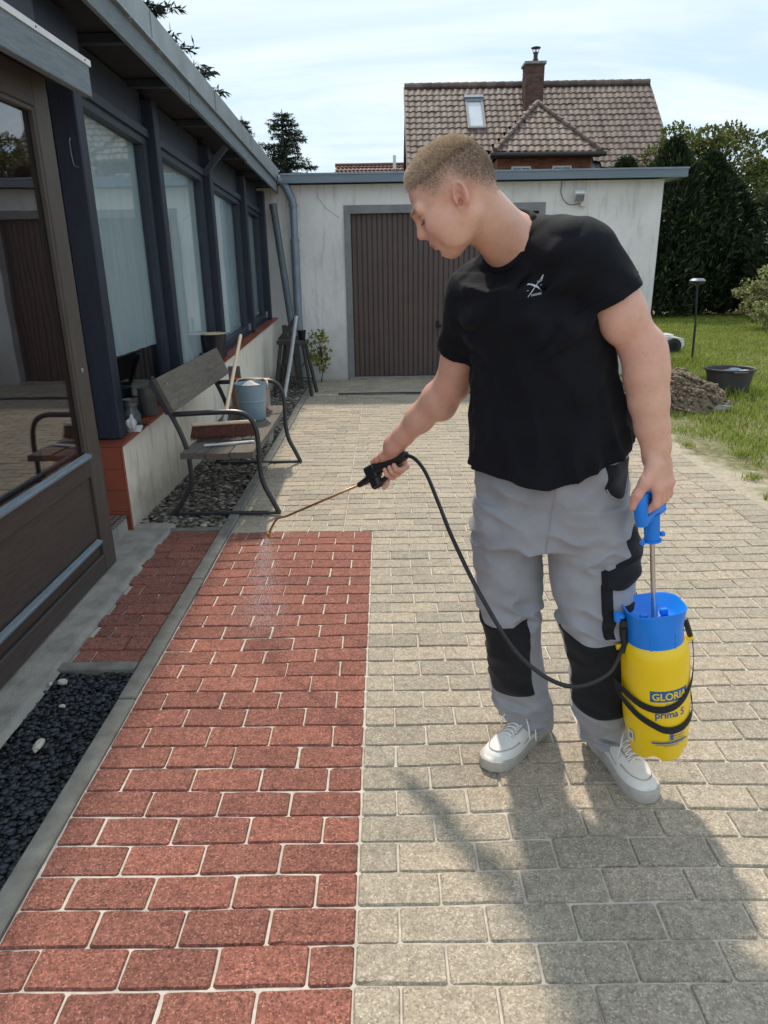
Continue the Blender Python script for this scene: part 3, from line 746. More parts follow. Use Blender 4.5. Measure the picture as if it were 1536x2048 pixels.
me.hexa([(xm - w * 0.46, GY + 0.063, zs[0]), (xm + w * 0.46, GY + 0.063, zs[0]), (xm + w * 0.46, GY + 0.0748, zs[0]), (xm - w * 0.46, GY + 0.0748, zs[0]), (xm - w * 0.46, GY + 0.063, zs[1]), (xm + w * 0.46, GY + 0.063, zs[1]), (xm + w * 0.46, GY + 0.0748, zs[1]), (xm - w * 0.46, GY + 0.0748, zs[1])])
# chamfer the slat: narrower front
v = me.v; me.v = [((x - xm) * (0.80 if yy < GY + 0.07 else 1.0) + xm, yy, z) for (x, yy, z) in v]
sl0 = me.build('slat', M_doorb, dl)
for i in range(1, n):
    c = sl0.copy(); COL.objects.link(c); c.parent = dl; c.location = (i * w, 0, 0)
m = MB(); m.cbox(0.72, GY + 0.03, 0.66, 0.10, 0.03, 0.028, 0.005); m.cbox(0.69, GY + 0.036, 0.68, 0.03, 0.03, 0.09, 0.005); m.build('door_handle', M_dark, ga)
MB().box(DX0 - 0.03, DX1 + 0.03, GY - 0.10, GY + 0.07, -0.02, 0.018).build('threshold', M_conc, ga)
# flood lamp with its cable
fl = thing('flood_lamp', 'white flood lamp on bracket under the garage fascia', 'lamp', (2.37, GY, 2.15))
m = MB(); m.cbox(2.37, GY - 0.10, 2.165, 0.13, 0.07, 0.12, 0.012, Matrix.Rotation(0.45, 3, 'X')); m.build('housing', M_white, fl)
m = MB(); m.cbox(2.37, GY - 0.14, 2.14, 0.105, 0.012, 0.085, 0.004, Matrix.Rotation(0.45, 3, 'X')); m.build('lens', M_gframe, fl)
m = MB(); m.cbox(2.44, GY - 0.025, 2.085, 0.06, 0.05, 0.07, 0.006); m.bar((2.37, GY - 0.07, 2.14), (2.42, GY - 0.02, 2.09), 0.02, 0.02); m.build('bracket', M_white, fl)
m = MB(); m.tube(smooth_path([(2.43, GY - 0.006, 2.09), (2.30, GY - 0.006, 2.075), (2.22, GY - 0.006, 2.12), (2.17, GY - 0.006, 2.22), (2.18, GY - 0.006, 2.34)]), 0.005, 6); m.build('cable', M_gframe, fl)
# hairline crack in the render, a real groove filled dark
cr = MB(); pts = [(-0.80, 2.27), (-0.79, 2.2), (-0.74, 2.14), (-0.70, 2.08), (-0.62, 2.03), (-0.54, 1.97)]
cr.tube([(x, GY - 0.0005, z) for x, z in pts], 0.0022, 5); cr.build('crack', M_dark, ga)
# downpipes in the corner
dp = thing('downpipe', 'pale zinc downpipe with elbow in the corner by the garage', 'downpipe', (-1.08, 9.38, 0))
yy = 9.40
m = MB(); m.tube(smooth_path([(-1.26, yy - 0.06, 2.40), (-1.215, yy - 0.03, 2.385), (-1.17, yy, 2.34), (-1.10, yy, 2.19), (-1.085, yy, 2.12)], 6), 0.047, 14); m.build('elbow', M_zpipe, dp)
MB().tube([(-1.083, yy, 2.115), (-1.085, yy, 1.70)], 0.044, 16).build('pipe', M_zpipe, dp)
MB().tube([(-1.085, yy, 1.72), (-1.097, yy, 0.02)], 0.052, 16).build('lower_pipe', M_zpipe, dp)
for z in (1.715, 1.60, 2.11): MB().tube([(-1.085, yy, z - 0.014), (-1.085, yy, z + 0.014)], 0.057, 16).build('collar', M_zpipe, dp)
MB().cbox(-1.085, yy + 0.06, 1.66, 0.03, 0.07, 0.03, 0.003).build('clip', M_bracket, dp)
M_oldpipe = simple('dull_zinc_pipe', (0.125, 0.15, 0.165), (0.085, 0.105, 0.12), 6, 0.5, 0.08, 40, kind='pos', metal=0.3)
lp = thing('leaning_pipe', 'loose dull grey pipe leaning askew in the corner left of the downpipe', 'pipe', (-1.2, 9.2, 0))
MB().tube([(-1.315, 9.33, 2.10), (-1.12, 9.15, 0.45), (-1.075, 9.10, 0.03)], 0.043, 14).build('tube', M_oldpipe, lp)
MB().tube([(-1.318, 9.333, 2.125), (-1.312, 9.328, 2.07)], 0.048, 14).build('socket', M_oldpipe, lp)

# ================================================================== the house behind
M_tile = NT('brown_roof_tile'); _t = M_tile; _v = _t.pos('pos')
_c = _t.ramp(_t.rnd(), [(0.0, (0.115, 0.080, 0.064)), (0.4, (0.150, 0.108, 0.088)), (0.75, (0.178, 0.130, 0.107)), (1.0, (0.215, 0.162, 0.136))])
_c = _t.mix(0.75, _c, _t.ramp(_t.noise(_v, 7, 6, 0.7), [(0.28, (0.55, 0.52, 0.50)), (0.6, (1.1, 1.08, 1.05))]), 'MULTIPLY')
_t.base(_c); _t.set(Roughness=0.7); _t.bump(_t.noise(_v, 45, 4), 0.3, 0.01); M_tile = _t.m
M_brick = simple('brown_brick', (0.13, 0.066, 0.047), (0.085, 0.043, 0.032), 6, 0.85, 0.3, 60, kind='pos', rnd=0.35)
M_rbrick = simple('red_brick', (0.22, 0.085, 0.050), (0.155, 0.058, 0.036), 6, 0.85, 0.3, 60, kind='pos', rnd=0.3)
M_mortar = simple('mortar', (0.16, 0.13, 0.11), (0.11, 0.09, 0.08), 10, 0.95, 0.2, 60, kind='pos')
M_dkgut = simple('dark_gutter', (0.03, 0.027, 0.026), (0.02, 0.018, 0.018), 6, 0.45, 0, kind='pos')
M_darkpane = glass_mat('dark_house_glass', (0.10, 0.10, 0.11), 0.06, 0.7)
hs = thing('tiled_house', 'house with steep brown tiled roof, chimney and hipped dormer', 'house', (5.3, 27, 0))
RX0, RX1 = 0.86, 9.86; RYR, RZR = 30.0, 7.58; RYE, RZE = 25.2, 3.10
sl_ = (RZR - RZE) / (RYR - RYE); ang = math.atan(sl_)
roof = MB().hexa([(RX0 + 0.02, RYE, RZE - 0.22), (RX1 - 0.02, RYE, RZE - 0.22), (RX1 - 0.02, RYR, RZR - 0.22), (RX0 + 0.02, RYR, RZR - 0.22), (RX0 + 0.02, RYE, RZE - 0.06), (RX1 - 0.02, RYE, RZE - 0.06), (RX1 - 0.02, RYR, RZR - 0.06), (RX0 + 0.02, RYR, RZR - 0.06)]).build('roof', M_dkgut, hs)
MB().hexa([(RX0 + 0.02, RYR, RZR - 0.22), (RX1 - 0.02, RYR, RZR - 0.22), (RX1 - 0.02, 34.8, RZE - 0.22), (RX0 + 0.02, 34.8, RZE - 0.22), (RX0 + 0.02, RYR, RZR - 0.06), (RX1 - 0.02, RYR, RZR - 0.06), (RX1 - 0.02, 34.8, RZE - 0.06), (RX0 + 0.02, 34.8, RZE - 0.06)]).build('rear_roof', M_tile, hs)
w = MB(); w.add([(RX0 + 0.5, 25.7, 0), (RX1 - 0.5, 25.7, 0), (RX1 - 0.5, 34.3, 0), (RX0 + 0.5, 34.3, 0), (RX0 + 0.5, 25.7, 3.4), (RX1 - 0.5, 25.7, 3.4), (RX1 - 0.5, 34.3, 3.4), (RX0 + 0.5, 34.3, 3.4), (RX0 + 0.5, 30, 7.3), (RX1 - 0.5, 30, 7.3)],
      [(0, 1, 5, 4), (1, 2, 6, 9, 5), (2, 3, 7, 6), (3, 0, 4, 8, 7)]); w.build('wall', M_rbrick, hs)
for (x0, x1) in ((RX0 - 0.03, RX0 + 0.019), (RX1 - 0.019, RX1 + 0.03)):
    MB().hexa([(x0, RYE, RZE - 0.28), (x1, RYE, RZE - 0.28), (x1, RYR, RZR - 0.28), (x0, RYR, RZR - 0.28), (x0, RYE, RZE - 0.03), (x1, RYE, RZE - 0.03), (x1, RYR, RZR - 0.03), (x0, RYR, RZR - 0.03)]).build('verge_board', M_dkgut, hs)
TW, TL = 0.225, 0.315
def tile_geo():
    """S-shaped pan tile, curved lower lip; local x across, y up the slope, z out"""
    nx, vs, fs = 8, [], []
    for j, (yy, dz) in enumerate(((-0.03, 0.030), (TL * 0.5, 0.016), (TL, 0.0))):
        for i in range(nx + 1):
            u = i / nx
            z = 0.034 * (0.5 + 0.5 * math.cos(2 * math.pi * (u - 0.28))) + dz
            lip_ = -0.022 * math.sin(math.pi * u) if j == 0 else 0
            vs.append((u * (TW + 0.006), yy + lip_, z))
    for j in range(2):
        for i in range(nx): fs.append((j * (nx + 1) + i, j * (nx + 1) + i + 1, (j + 1) * (nx + 1) + i + 1, (j + 1) * (nx + 1) + i))
    k = len(vs)
    for i in range(nx + 1): vs.append((vs[i][0], vs[i][1] + 0.002, vs[i][2] - 0.03))
    for i in range(nx): fs.append((k + i, k + i + 1, i + 1, i))
    return vs, fs
tv, tf = tile_geo(); tile_me = bpy.data.meshes.new('tile'); tile_me.from_pydata(tv, [], tf); tile_me.update(); tile_me.materials.append(M_tile)
tile_me.polygons.foreach_set('use_smooth', [True] * len(tile_me.polygons)); tile_me.set_sharp_from_angle(angle=R(50))
def tile_plane(o, ux, uy, cols, rows, keep, parent, single):
    """lay tiles; o origin at the lower left, ux across, uy up the slope"""
    o, ux, uy = Vector(o), Vector(ux).normalized(), Vector(uy).normalized(); n = ux.cross(uy)
    M3 = Matrix((ux, uy, n)).transposed(); rest = MB(); r = random.Random(2); base = wloc(parent)
    for j in range(rows):
        for i in range(cols):
            p = o + ux * (i * TW) + uy * (j * TL)
            c = p + ux * TW / 2 + uy * TL / 2
            if not keep(c): continue
            p = p + n * r.uniform(-0.004, 0.006) + uy * r.uniform(-0.006, 0.006)
            if single(c):
                t = link('roof_tile', tile_me, None, parent, p - base); t.rotation_euler = (M3 @ Matrix.Rotation(r.uniform(-0.012, 0.012), 3, 'Z')).to_euler()
            else: rest.add([(p + M3 @ Vector(v))[:] for v in tv], tf)
    if rest.v:
        ob = rest.build('roof_tile', M_tile, parent, smooth=True, angle=50); ob['kind'] = 'stuff'
# dormer: apex, eaves
DA, DL, DR = Vector((5.23, 27.15, 6.40)), Vector((3.58, 25.05, 4.70)), Vector((6.90, 25.05, 4.66))
def in_dormer(c):
    if c.z < 4.2: return 3.6 < c.x < 6.9
    t = (DA.z + 0.25 - c.z) / (DA.z - DL.z)
    return t > 0 and abs(c.x - DA.x) < 1.68 * t and c.y < 28.6
sky_w = (3.0, 3.66, 5.80, 6.96)
def keep_main(c):
    if c.z < 3.9: return False
    if in_dormer(c): return False
    if 5.05 < c.x < 5.72 and 28.3 < c.y < 29.3: return False
    if sky_w[0] < c.x < sky_w[1] and sky_w[2] < c.z < sky_w[3]: return False
    return True
_cnt = [0]
def single_main(c):
    ok = c.z < 7.4 and (1.1 < c.x < 4.6 or c.x > 6.4) and c.z > 5.3
    if ok: _cnt[0] += 1
    return ok and _cnt[0] <= 300
tile_plane((RX0, RYE, RZE), (1, 0, 0), (0, math.cos(ang), math.sin(ang)), 40, 20, keep_main, roof, single_main)
rg = MB()
for i in range(27):
    x = RX0 + i * (RX1 - RX0) / 27
    rg.tube([(x, RYR, RZR - 0.02), (x + 0.34, RYR, RZR - 0.012)], [0.115, 0.125], 10)
rg.build('ridge_tiles', M_tile, roof)
# skylight
sk = MB()
def on_roof(x, z, out=0.0): 
    y = RYE + (z - RZE) / sl_; return (x, y - out * math.sin(ang), z + out * math.cos(ang))
def roof_box(m, x0, x1, z0, z1, a, b):
    m.hexa([on_roof(x0, z0, a), on_roof(x1, z0, a), on_roof(x1, z1, a), on_roof(x0, z1, a), on_roof(x0, z0, b), on_roof(x1, z0, b), on_roof(x1, z1, b), on_roof(x0, z1, b)])
for (x0, x1, z0, z1) in ((3.02, 3.10, 5.80, 6.96), (3.58, 3.66, 5.80, 6.96), (3.1005, 3.5795, 5.80, 5.87), (3.1005, 3.5795, 6.82, 6.96)): roof_box(sk, x0, x1, z0, z1, -0.05, 0.10)
so = sk.build('skylight', M_gframe, hs)
pn = MB(); roof_box(pn, 3.1, 3.58, 5.87, 6.82, 0.03, 0.06); pn.build('pane', simple('skylight_blind', (0.62, 0.66, 0.70), (0.55, 0.59, 0.63), 1, 0.25, 0, kind='pos'), so)
sh = MB(); roof_box(sh, 3.0, 3.68, 6.93, 7.03, 0.02, 0.15); sh.build('hood', M_zpipe, so)
# chimney of bricks
def brick_stack(name, x0, x1, y0, y1, z0, z1, mat, parent, bl=0.24, bh=0.071, j=0.012):
    m = MB(); r = random.Random(8); z = z0; k = 0
    core = MB().box(x0 + 0.008, x1 - 0.008, y0 + 0.008, y1 - 0.008, z0, z1).build('core', M_mortar, parent)
    while z < z1 - 0.03:
        for (a, b, ax) in ((x0, x1, 0), (y0, y1, 1)):
            L = b - a; p = a - (bl / 2 if k % 2 else 0)
            while p < b - 0.02:
                q0, q1 = max(p, a), min(p + bl - j, b)
                if q1 - q0 > 0.03:
                    e = r.uniform(-0.003, 0.003)
                    if ax == 0: m.box(q0, q1, y0 - e, y0 + 0.05, z, z + bh - j)
                    else:
                        m.box(x0 - e, x0 + 0.05, q0 + 0.051, q1 + 0.0, z, z + bh - j) if q1 - q0 > 0.09 else None
                p += bl
        z += bh; k += 1
    o = m.build(name, mat, parent); o['kind'] = 'stuff'; return o
ch = MB().box(5.03, 5.78, 28.64, 29.44, 7.93, 8.01).build('chimney', M_conc, hs)
brick_stack('brick', 5.08, 5.73, 28.7, 29.38, 6.0, 7.928, M_brick, ch)
m = MB(); m.lathe([(0.10, 0), (0.10, 0.12), (0.075, 0.14), (0.075, 0.34), (0.07, 0.34)], 14, (5.45, 29.0, 8.012)); m.build('flue', M_dkgut, ch)
m = MB(); m.lathe([(0.17, 0.0), (0.17, 0.02), (0.05, 0.06), (0.0, 0.06)], 14, (5.45, 29.0, 8.47))
for a in range(4): m.tube([(5.45 + 0.08 * math.cos(a * 1.57), 29 + 0.08 * math.sin(a * 1.57), 8.3), (5.45 + 0.12 * math.cos(a * 1.57), 29 + 0.12 * math.sin(a * 1.57), 8.48)], 0.012, 6)
m.build('flue_cap', M_dkgut, ch)
# hipped dormer
dm = MB().add([DA[:], DL[:], DR[:], (DA.x, 28.74, DA.z), (3.58, 26.91, 4.70), (6.90, 26.88, 4.66)], [(0, 1, 2), (0, 3, 4, 1), (0, 2, 5, 3)]).build('dormer_roof', M_dkgut, hs)
up = (DA - (DL + DR) / 2); across = (DR - DL)
def keep_d(c):
    t = (c - DL).dot(up.normalized()) / up.length
    return 0 <= t <= 1.0 and abs(c.x - DA.x) < 1.66 * (1 - t) + 0.02
tile_plane(DL + Vector((-0.02, 0, 0.02)), across, up - across.normalized() * up.dot(across.normalized()), 15, 9, keep_d, dm, lambda c: False)
for (o_, ux_, uy_) in (((3.58, 26.95, 4.70), (0, -1, 0), (1.65, 0, 1.70)), ((6.90, 25.05, 4.66), (0, 1, 0), (-1.67, 0, 1.74))):
    sgn_ = 1 if o_[0] < 5 else -1
    def keep_s(c, sgn_=sgn_):
        t_ = (c.z - 4.68) / 1.72; return 0 <= t_ <= 1.02 and 25.05 + 2.10 * t_ - 0.05 < c.y < 26.95 + 1.82 * t_
    tile_plane(Vector(o_) + Vector((0, 0.0 if sgn_ > 0 else 0.0, 0.02)), ux_, uy_, 20, 9, keep_s, dm, lambda c: False) if sgn_ < 0 else tile_plane(Vector((3.58, 28.9, 4.72)), ux_, uy_, 20, 9, keep_s, dm, lambda c: False)
hp = MB()
for E_ in (DL, DR):
    for i in range(10):
        a = DA.lerp(E_, i / 10 - 0.01); b = DA.lerp(E_, (i + 1) / 10 + 0.01)
        hp.tube([a + Vector((0, -0.03, 0.05)), b + Vector((0, -0.03, 0.06))], [0.075, 0.092], 8)
hp.build('hip_tiles', M_tile, dm)
m = MB(); m.tube([(3.42, 24.98, 4.62), (7.06, 24.98, 4.60)], 0.075, 10); m.box(3.45, 7.0, 25.0, 25.5, 4.56, 4.63); m.build('gutter', M_dkgut, dm)
dw = MB().box(3.72, 6.72, 25.45, 28.5, 3.0, 4.56).build('dormer_wall', M_rbrick, hs)
m = MB(); r_ = random.Random(4)
for j in range(22):
    z = 3.0 + j * 0.071; x = 3.72 - (0.12 if j % 2 else 0)
    while x < 6.72:
        a, b = max(x, 3.72), min(x + 0.228, 6.72)
        if b - a > 0.03 and not (z > 3.6 and z < 4.36 and (4.13 < b and a < 4.85 or 5.45 < b and a < 6.15)): m.box(a, b, 25.438 - r_.uniform(0, 0.006), 25.449, z, z + 0.059)
        x += 0.24
q = m.build('brick', M_rbrick, dw); q['kind'] = 'stuff'
for (x0, x1) in ((4.17, 4.80), (5.49, 6.10)):
    wf = MB(); wf.box(x0, x0 + 0.05, 25.42, 25.448, 3.7, 4.32); wf.box(x1 - 0.05, x1, 25.42, 25.448, 3.7, 4.32); wf.box(x0 + 0.051, x1 - 0.051, 25.42, 25.448, 4.27, 4.32); wf.box((x0 + x1) / 2 - 0.02, (x0 + x1) / 2 + 0.02, 25.425, 25.447, 3.7, 4.269)
    wo = wf.build('window', M_white, hs); MB().box(x0 + 0.05, x1 - 0.05, 25.434, 25.442, 3.7, 4.27).build('pane', M_darkpane, wo)
    MB().box(x0 - 0.1, x1 + 0.1, 25.425, 25.437, 4.325, 4.375).build('lintel', M_rbrick, wo)
m = MB()
for xx in (3.95, 5.12, 6.35):
    for j in range(3): m.box(xx, xx + 0.16, 25.405, 25.436, 3.93 + j * 0.14, 3.99 + j * 0.14)
m.build('ornament', M_brick, dw)

# two roofs farther off
def far_house(lab, x0, x1, y, zr, ze, col, chim=None):
    h = thing('far_house', lab, 'house', ((x0 + x1) / 2, y, 0))
    MB().add([(x0, y - 4, ze), (x1, y - 4, ze), (x1 - 0.6, y, zr), (x0 + 0.6, y, zr), (x0, y + 4, ze), (x1, y + 4, ze)], [(0, 1, 2, 3), (3, 2, 5, 4), (0, 3, 4), (1, 5, 2)]).build('roof', M_dkgut, h)
    m = MB(); L = math.hypot(4, zr - ze); nr = int(L / 0.33)
    for j in range(nr):
        t0, t1 = j / nr, (j + 1) / nr
        n = int((x1 - x0) / 0.28)
        for i in range(n):
            xa = x0 + 0.6 * t0 + (x1 - x0 - 1.2 * t0) * i / n; xb = x0 + 0.6 * t0 + (x1 - x0 - 1.2 * t0) * (i + 0.95) / n
            m.add([(xa, y - 4 + 4 * t0, ze + (zr - ze) * t0 + 0.09), ((xa + xb) / 2, y - 4 + 4 * t0, ze + (zr - ze) * t0 + 0.14), (xb, y - 4 + 4 * t0, ze + (zr - ze) * t0 + 0.09), (xb, y - 4 + 4 * t1, ze + (zr - ze) * t1 + 0.04), ((xa + xb) / 2, y - 4 + 4 * t1, ze + (zr - ze) * t1 + 0.08), (xa, y - 4 + 4 * t1, ze + (zr - ze) * t1 + 0.04)], [(0, 1, 4, 5), (1, 2, 3, 4)])
    o = m.build('roof_tile', col, h); o['kind'] = 'stuff'
    MB().box(x0 + 0.5, x1 - 0.5, y - 3.6, y + 3.6, 0, ze + 0.02).build('wall', M_garage, h)
    MB().tube([(x0 + 0.5, y, zr + 0.05), (x1 - 0.5, y, zr + 0.05)], 0.12, 8).build('ridge_tiles', col, h)
    if chim: MB().box(chim - 0.09, chim + 0.09, y - 0.5, y - 0.3, zr - 0.4, zr + 0.5).build('chimney', M_white, h)
M_tile2 = simple('dark_red_roof_tile', (0.17, 0.075, 0.055), (0.12, 0.055, 0.042), 3, 0.7, 0, kind='pos', rnd=0.25)
far_house('low brown tiled roof just showing above the left of the garage roof', -3.35, 4.0, 48, 7.05, 4.2, M_tile2, 0.75)
far_house('reddish tiled roof glimpsed between the dark conifers and right edge', 20.5, 27.0, 40, 6.6, 4.0, M_tile2)
# ================================================================== things by the wall
M_bench_m = simple('black_bench_steel', (0.020, 0.022, 0.027), (0.035, 0.036, 0.040), 30, 0.42, 0.1, 80, kind='pos')
M_bench_w = wood_mat('grey_bench_wood', (0.085, 0.070, 0.056), (0.165, 0.142, 0.118), (16, 1.4, 16), 0.85, 0.75, pale=(0.26, 0.235, 0.205))
bench = thing('garden_bench', 'worn wooden garden bench with black curved metal legs below the windows', 'bench', (-0.95, 4.7, 0))
def frame_at(Y):
    m = MB(); r = 0.0155
    m.tube(smooth_path([(-1.30, Y, 0.012), (-1.245, Y, 0.075), (-1.175, Y, 0.20), (-1.165, Y, 0.30), (-1.178, Y, 0.43), (-1.215, Y, 0.55), (-1.262, Y, 0.66), (-1.335, Y, 0.84)], 5), r, 8)
    m.tube(smooth_path([(-0.655, Y, 0.012), (-0.69, Y, 0.09), (-0.738, Y, 0.20), (-0.753, Y, 0.32), (-0.752, Y, 0.45), (-0.762, Y, 0.54), (-0.795, Y, 0.603), (-0.86, Y, 0.630), (-0.98, Y, 0.632), (-1.235, Y, 0.622)], 5), r, 8)
    m.bar((-1.31, Y, 0.012), (-0.645, Y, 0.012), 0.028, 0.018)
    m.bar((-1.17, Y, 0.372), (-0.76, Y, 0.372), 0.026, 0.014)
    m.build('leg_frame', M_bench_m, bench, smooth=True, angle=40)
frame_at(4.105); frame_at(5.29)
for (x0, x1, dz) in ((-1.185, -1.045, 0.0), (-1.040, -0.905, -0.004), (-0.899, -0.762, 0.002)):
    m = MB(); n = 8; ys = np.linspace(3.985, 5.42, n + 1)
    for i in range(n):
        za, zb_ = [0.383 + dz - 0.016 * math.sin(math.pi * (q - 3.985) / 1.435) + 0.002 * math.sin(q * 9 + x0 * 40) for q in (ys[i], ys[i + 1])]
        m.hexa([(x0, ys[i], za), (x1, ys[i], za), (x1, ys[i + 1], zb_), (x0, ys[i + 1], zb_), (x0 + 0.003, ys[i], za + 0.036), (x1 - 0.003, ys[i], za + 0.036), (x1 - 0.003, ys[i + 1], zb_ + 0.036), (x0 + 0.003, ys[i + 1], zb_ + 0.036)])
    m.build('seat_plank', M_bench_w, bench)
m = MB(); a = Vector((-1.222, 3.99, 0.645)); b = Vector((-1.302, 3.99, 0.835)); d = Vector((0.012, 1.47, 0.008)); nrm = Vector((0.032, 0, 0.0135))
m.hexa([a, a + nrm, a + nrm + d, a + d, b, b + nrm, b + nrm + d, b + d]); m.build('back_plank', M_bench_w, bench)
M_bolt = M_bracket
for Y in (4.105, 5.29):
    for t in (0.25, 0.75):
        p = a.lerp(b, t) + nrm; MB().cbox(p.x + 0.002, Y, p.z + 0.001, 0.006, 0.014, 0.014, 0.002).build('bolt', M_bolt, bench)
MB().cbox(-1.262, 3.984, 0.74, 0.03, 0.008, 0.20, 0.002, Matrix.Rotation(-0.4, 3, 'Y')).build('end_cap', M_bench_m, bench)

# broom lying head-down on the seat
M_pale_wood = wood_mat('pale_broom_wood', (0.60, 0.44, 0.29), (0.72, 0.56, 0.40), (8, 8, 2), 0.55)
M_bris = simple('brown_bristles', (0.16, 0.045, 0.022), (0.075, 0.020, 0.012), 60, 0.7, 0, kind='pos', rnd=0.5)
br = thing('broom', 'wide broom with rust brown bristles and pale handle on the bench seat', 'broom', (-1.0, 4.38, 0.42))
A_, B_ = Vector((-1.20, 4.36, 0.500)), Vector((-0.815, 4.42, 0.505)); ax = (B_ - A_).normalized(); tl = Vector((0.05, 0.55, 1.0)).normalized()
m = MB(); m.bar(A_, B_, 0.050, 0.022, up=tl, c=0.005); m.build('head', M_pale_wood, br)
V, Fc = [], []; r_ = random.Random(5)
side = ax.cross(tl).normalized()
for i in range(34):
    for j in range(6):
        p = A_.lerp(B_, (i + 0.5) / 34) + side * ((j - 2.5) * 0.0085) - tl * 0.011
        for k in range(9):
            q = p + ax * r_.uniform(-0.003, 0.003) + side * r_.uniform(-0.002, 0.002)
            e = p - tl * r_.uniform(0.066, 0.082) + ax * (r_.uniform(-0.010, 0.010)) + side * ((j - 2.5) * 0.004 + r_.uniform(-0.006, 0.006))
            w_ = ax * 0.0007; n0 = len(V); V += [q - w_, q + w_, e + w_ * 0.8, e - w_ * 0.8]; Fc.append((n0, n0 + 1, n0 + 2, n0 + 3))
m = MB(); m.add(V, Fc); o = m.build('bristles', M_bris, br); o['kind'] = 'stuff'
m = MB(); c0 = (A_ + B_) / 2 + tl * 0.012; c1 = Vector((-1.058, 5.40, 0.950)); dd = (c1 - c0).normalized()
m.tube([c0 + dd * 0.02, c0 + dd * 0.4, c1 - dd * 0.01, c1], [0.0125, 0.0125, 0.0125, 0.009], 12); m.build('handle', M_pale_wood, br, smooth=True, angle=40)
m = MB(); m.tube([c0 - dd * 0.01, c0 + dd * 0.07], 0.018, 12); m.build('socket', M_gframe, br, smooth=True, angle=40)

# light blue bucket with white powder
M_bucket = simple('grey_blue_enamel', (0.215, 0.30, 0.36), (0.185, 0.265, 0.325), 3, 0.38, 0.03, 30, kind='pos')
M_powder = simple('white_powder', (0.74, 0.71, 0.66), (0.62, 0.59, 0.54), 25, 0.95, 0.8, 60, 0.01, kind='pos')
bu = thing('bucket', 'grey blue metal bucket filled with white powder on the bench', 'bucket', (-0.935, 4.98, 0.412))
c = (-0.935, 4.98, 0.412)
m = MB(); m.lathe([(0.0, 0.004), (0.083, 0.002), (0.086, 0.0), (0.0885, 0.004), (0.1005, 0.125), (0.104, 0.128), (0.1045, 0.134), (0.1015, 0.138), (0.1125, 0.243), (0.1155, 0.245), (0.1155, 0.251), (0.1105, 0.250), (0.099, 0.13), (0.084, 0.008), (0.0, 0.008)], 40, c)
m.build('body', M_bucket, bu, smooth=True, angle=35)
V = []; n = 28; m = MB(); prof = []
vs, fs = [], []
for i in range(9):
    rr = 0.1085 * i / 8
    for k in range(n):
        a = 2 * math.pi * k / n; x, yy = rr * math.cos(a), rr * math.sin(a)
        z = 0.215 + 0.045 * math.exp(-((x + 0.015) ** 2 + (yy - 0.02) ** 2) / 0.0022) + 0.022 * math.exp(-((x - 0.04) ** 2 + yy ** 2) / 0.002) + 0.004 * vnoise(np.array([[x * 60, yy * 60, 1.0]]), 2)[0]
        vs.append((c[0] + x, c[1] + yy, c[2] + z))
for i in range(8):
    for k in range(n): fs.append((i * n + k, (i + 1) * n + k, (i + 1) * n + (k + 1) % n, i * n + (k + 1) % n))
MB().add(vs, fs).build('powder', M_powder, bu, smooth=True)
m = MB(); m.tube(smooth_path([(c[0] - 0.113, c[1] + 0.01, c[2] + 0.225), (c[0] - 0.10, c[1] + 0.075, c[2] + 0.262), (c[0] - 0.03, c[1] + 0.115, c[2] + 0.268), (c[0] + 0.05, c[1] + 0.11, c[2] + 0.268), (c[0] + 0.105, c[1] + 0.06, c[2] + 0.256), (c[0] + 0.114, c[1] + 0.005, c[2] + 0.225)], 6), 0.0042, 8); m.build('bail', M_pale_wood, bu, smooth=True)
for s in (-1, 1): MB().cbox(c[0] + s * 0.113, c[1], c[2] + 0.222, 0.008, 0.026, 0.030, 0.002).build('ear', M_bracket, bu)
# orange plastic tub behind it
M_orange = simple('orange_plastic', (0.60, 0.145, 0.030), (0.52, 0.115, 0.024), 4, 0.4, 0.03, 30, kind='pos')
M_yel = simple('yellow_print', (0.70, 0.42, 0.03), (0.6, 0.36, 0.02), 4, 0.5, 0, kind='pos')
ot = thing('orange_tub', 'square orange plastic tub behind the blue bucket on the bench', 'tub', (-0.995, 5.30, 0.41))
def rring(cx, cy, z, hx, hy, rad, n=5):
    out = []
    for (sx, sy, a0) in ((1, 1, 0), (-1, 1, 90), (-1, -1, 180), (1, -1, 270)):
        for k in range(n + 1):
            a = R(a0 + 90 * k / n); out.append((cx + sx * (hx - rad) + rad * math.cos(a), cy + sy * (hy - rad) + rad * math.sin(a), z))
    return out
def loft(m, rings, cap0=True, cap1=True):
    n = len(rings[0]); vs = [p for r in rings for p in r]; fs = []
    for i in range(len(rings) - 1):
        for k in range(n): fs.append((i * n + k, i * n + (k + 1) % n, (i + 1) * n + (k + 1) % n, (i + 1) * n + k))
    if cap0: fs.append(tuple(range(n))[::-1])
    if cap1: fs.append(tuple(range((len(rings) - 1) * n, len(rings) * n)))
    return m.add(vs, fs)
m = MB(); loft(m, [rring(-0.995, 5.30, 0.412, 0.100, 0.085, 0.02), rring(-0.995, 5.30, 0.610, 0.122, 0.098, 0.022), rring(-0.995, 5.30, 0.612, 0.133, 0.108, 0.024), rring(-0.995, 5.30, 0.636, 0.134, 0.109, 0.024), rring(-0.995, 5.30, 0.636, 0.120, 0.095, 0.02), rring(-0.995, 5.30, 0.61, 0.118, 0.093, 0.02)]); m.build('body', M_orange, ot, smooth=True, angle=40)
MB().box(-1.00, -0.88, 5.1875, 5.1895, 0.614, 0.633).build('sticker', M_yel, ot)
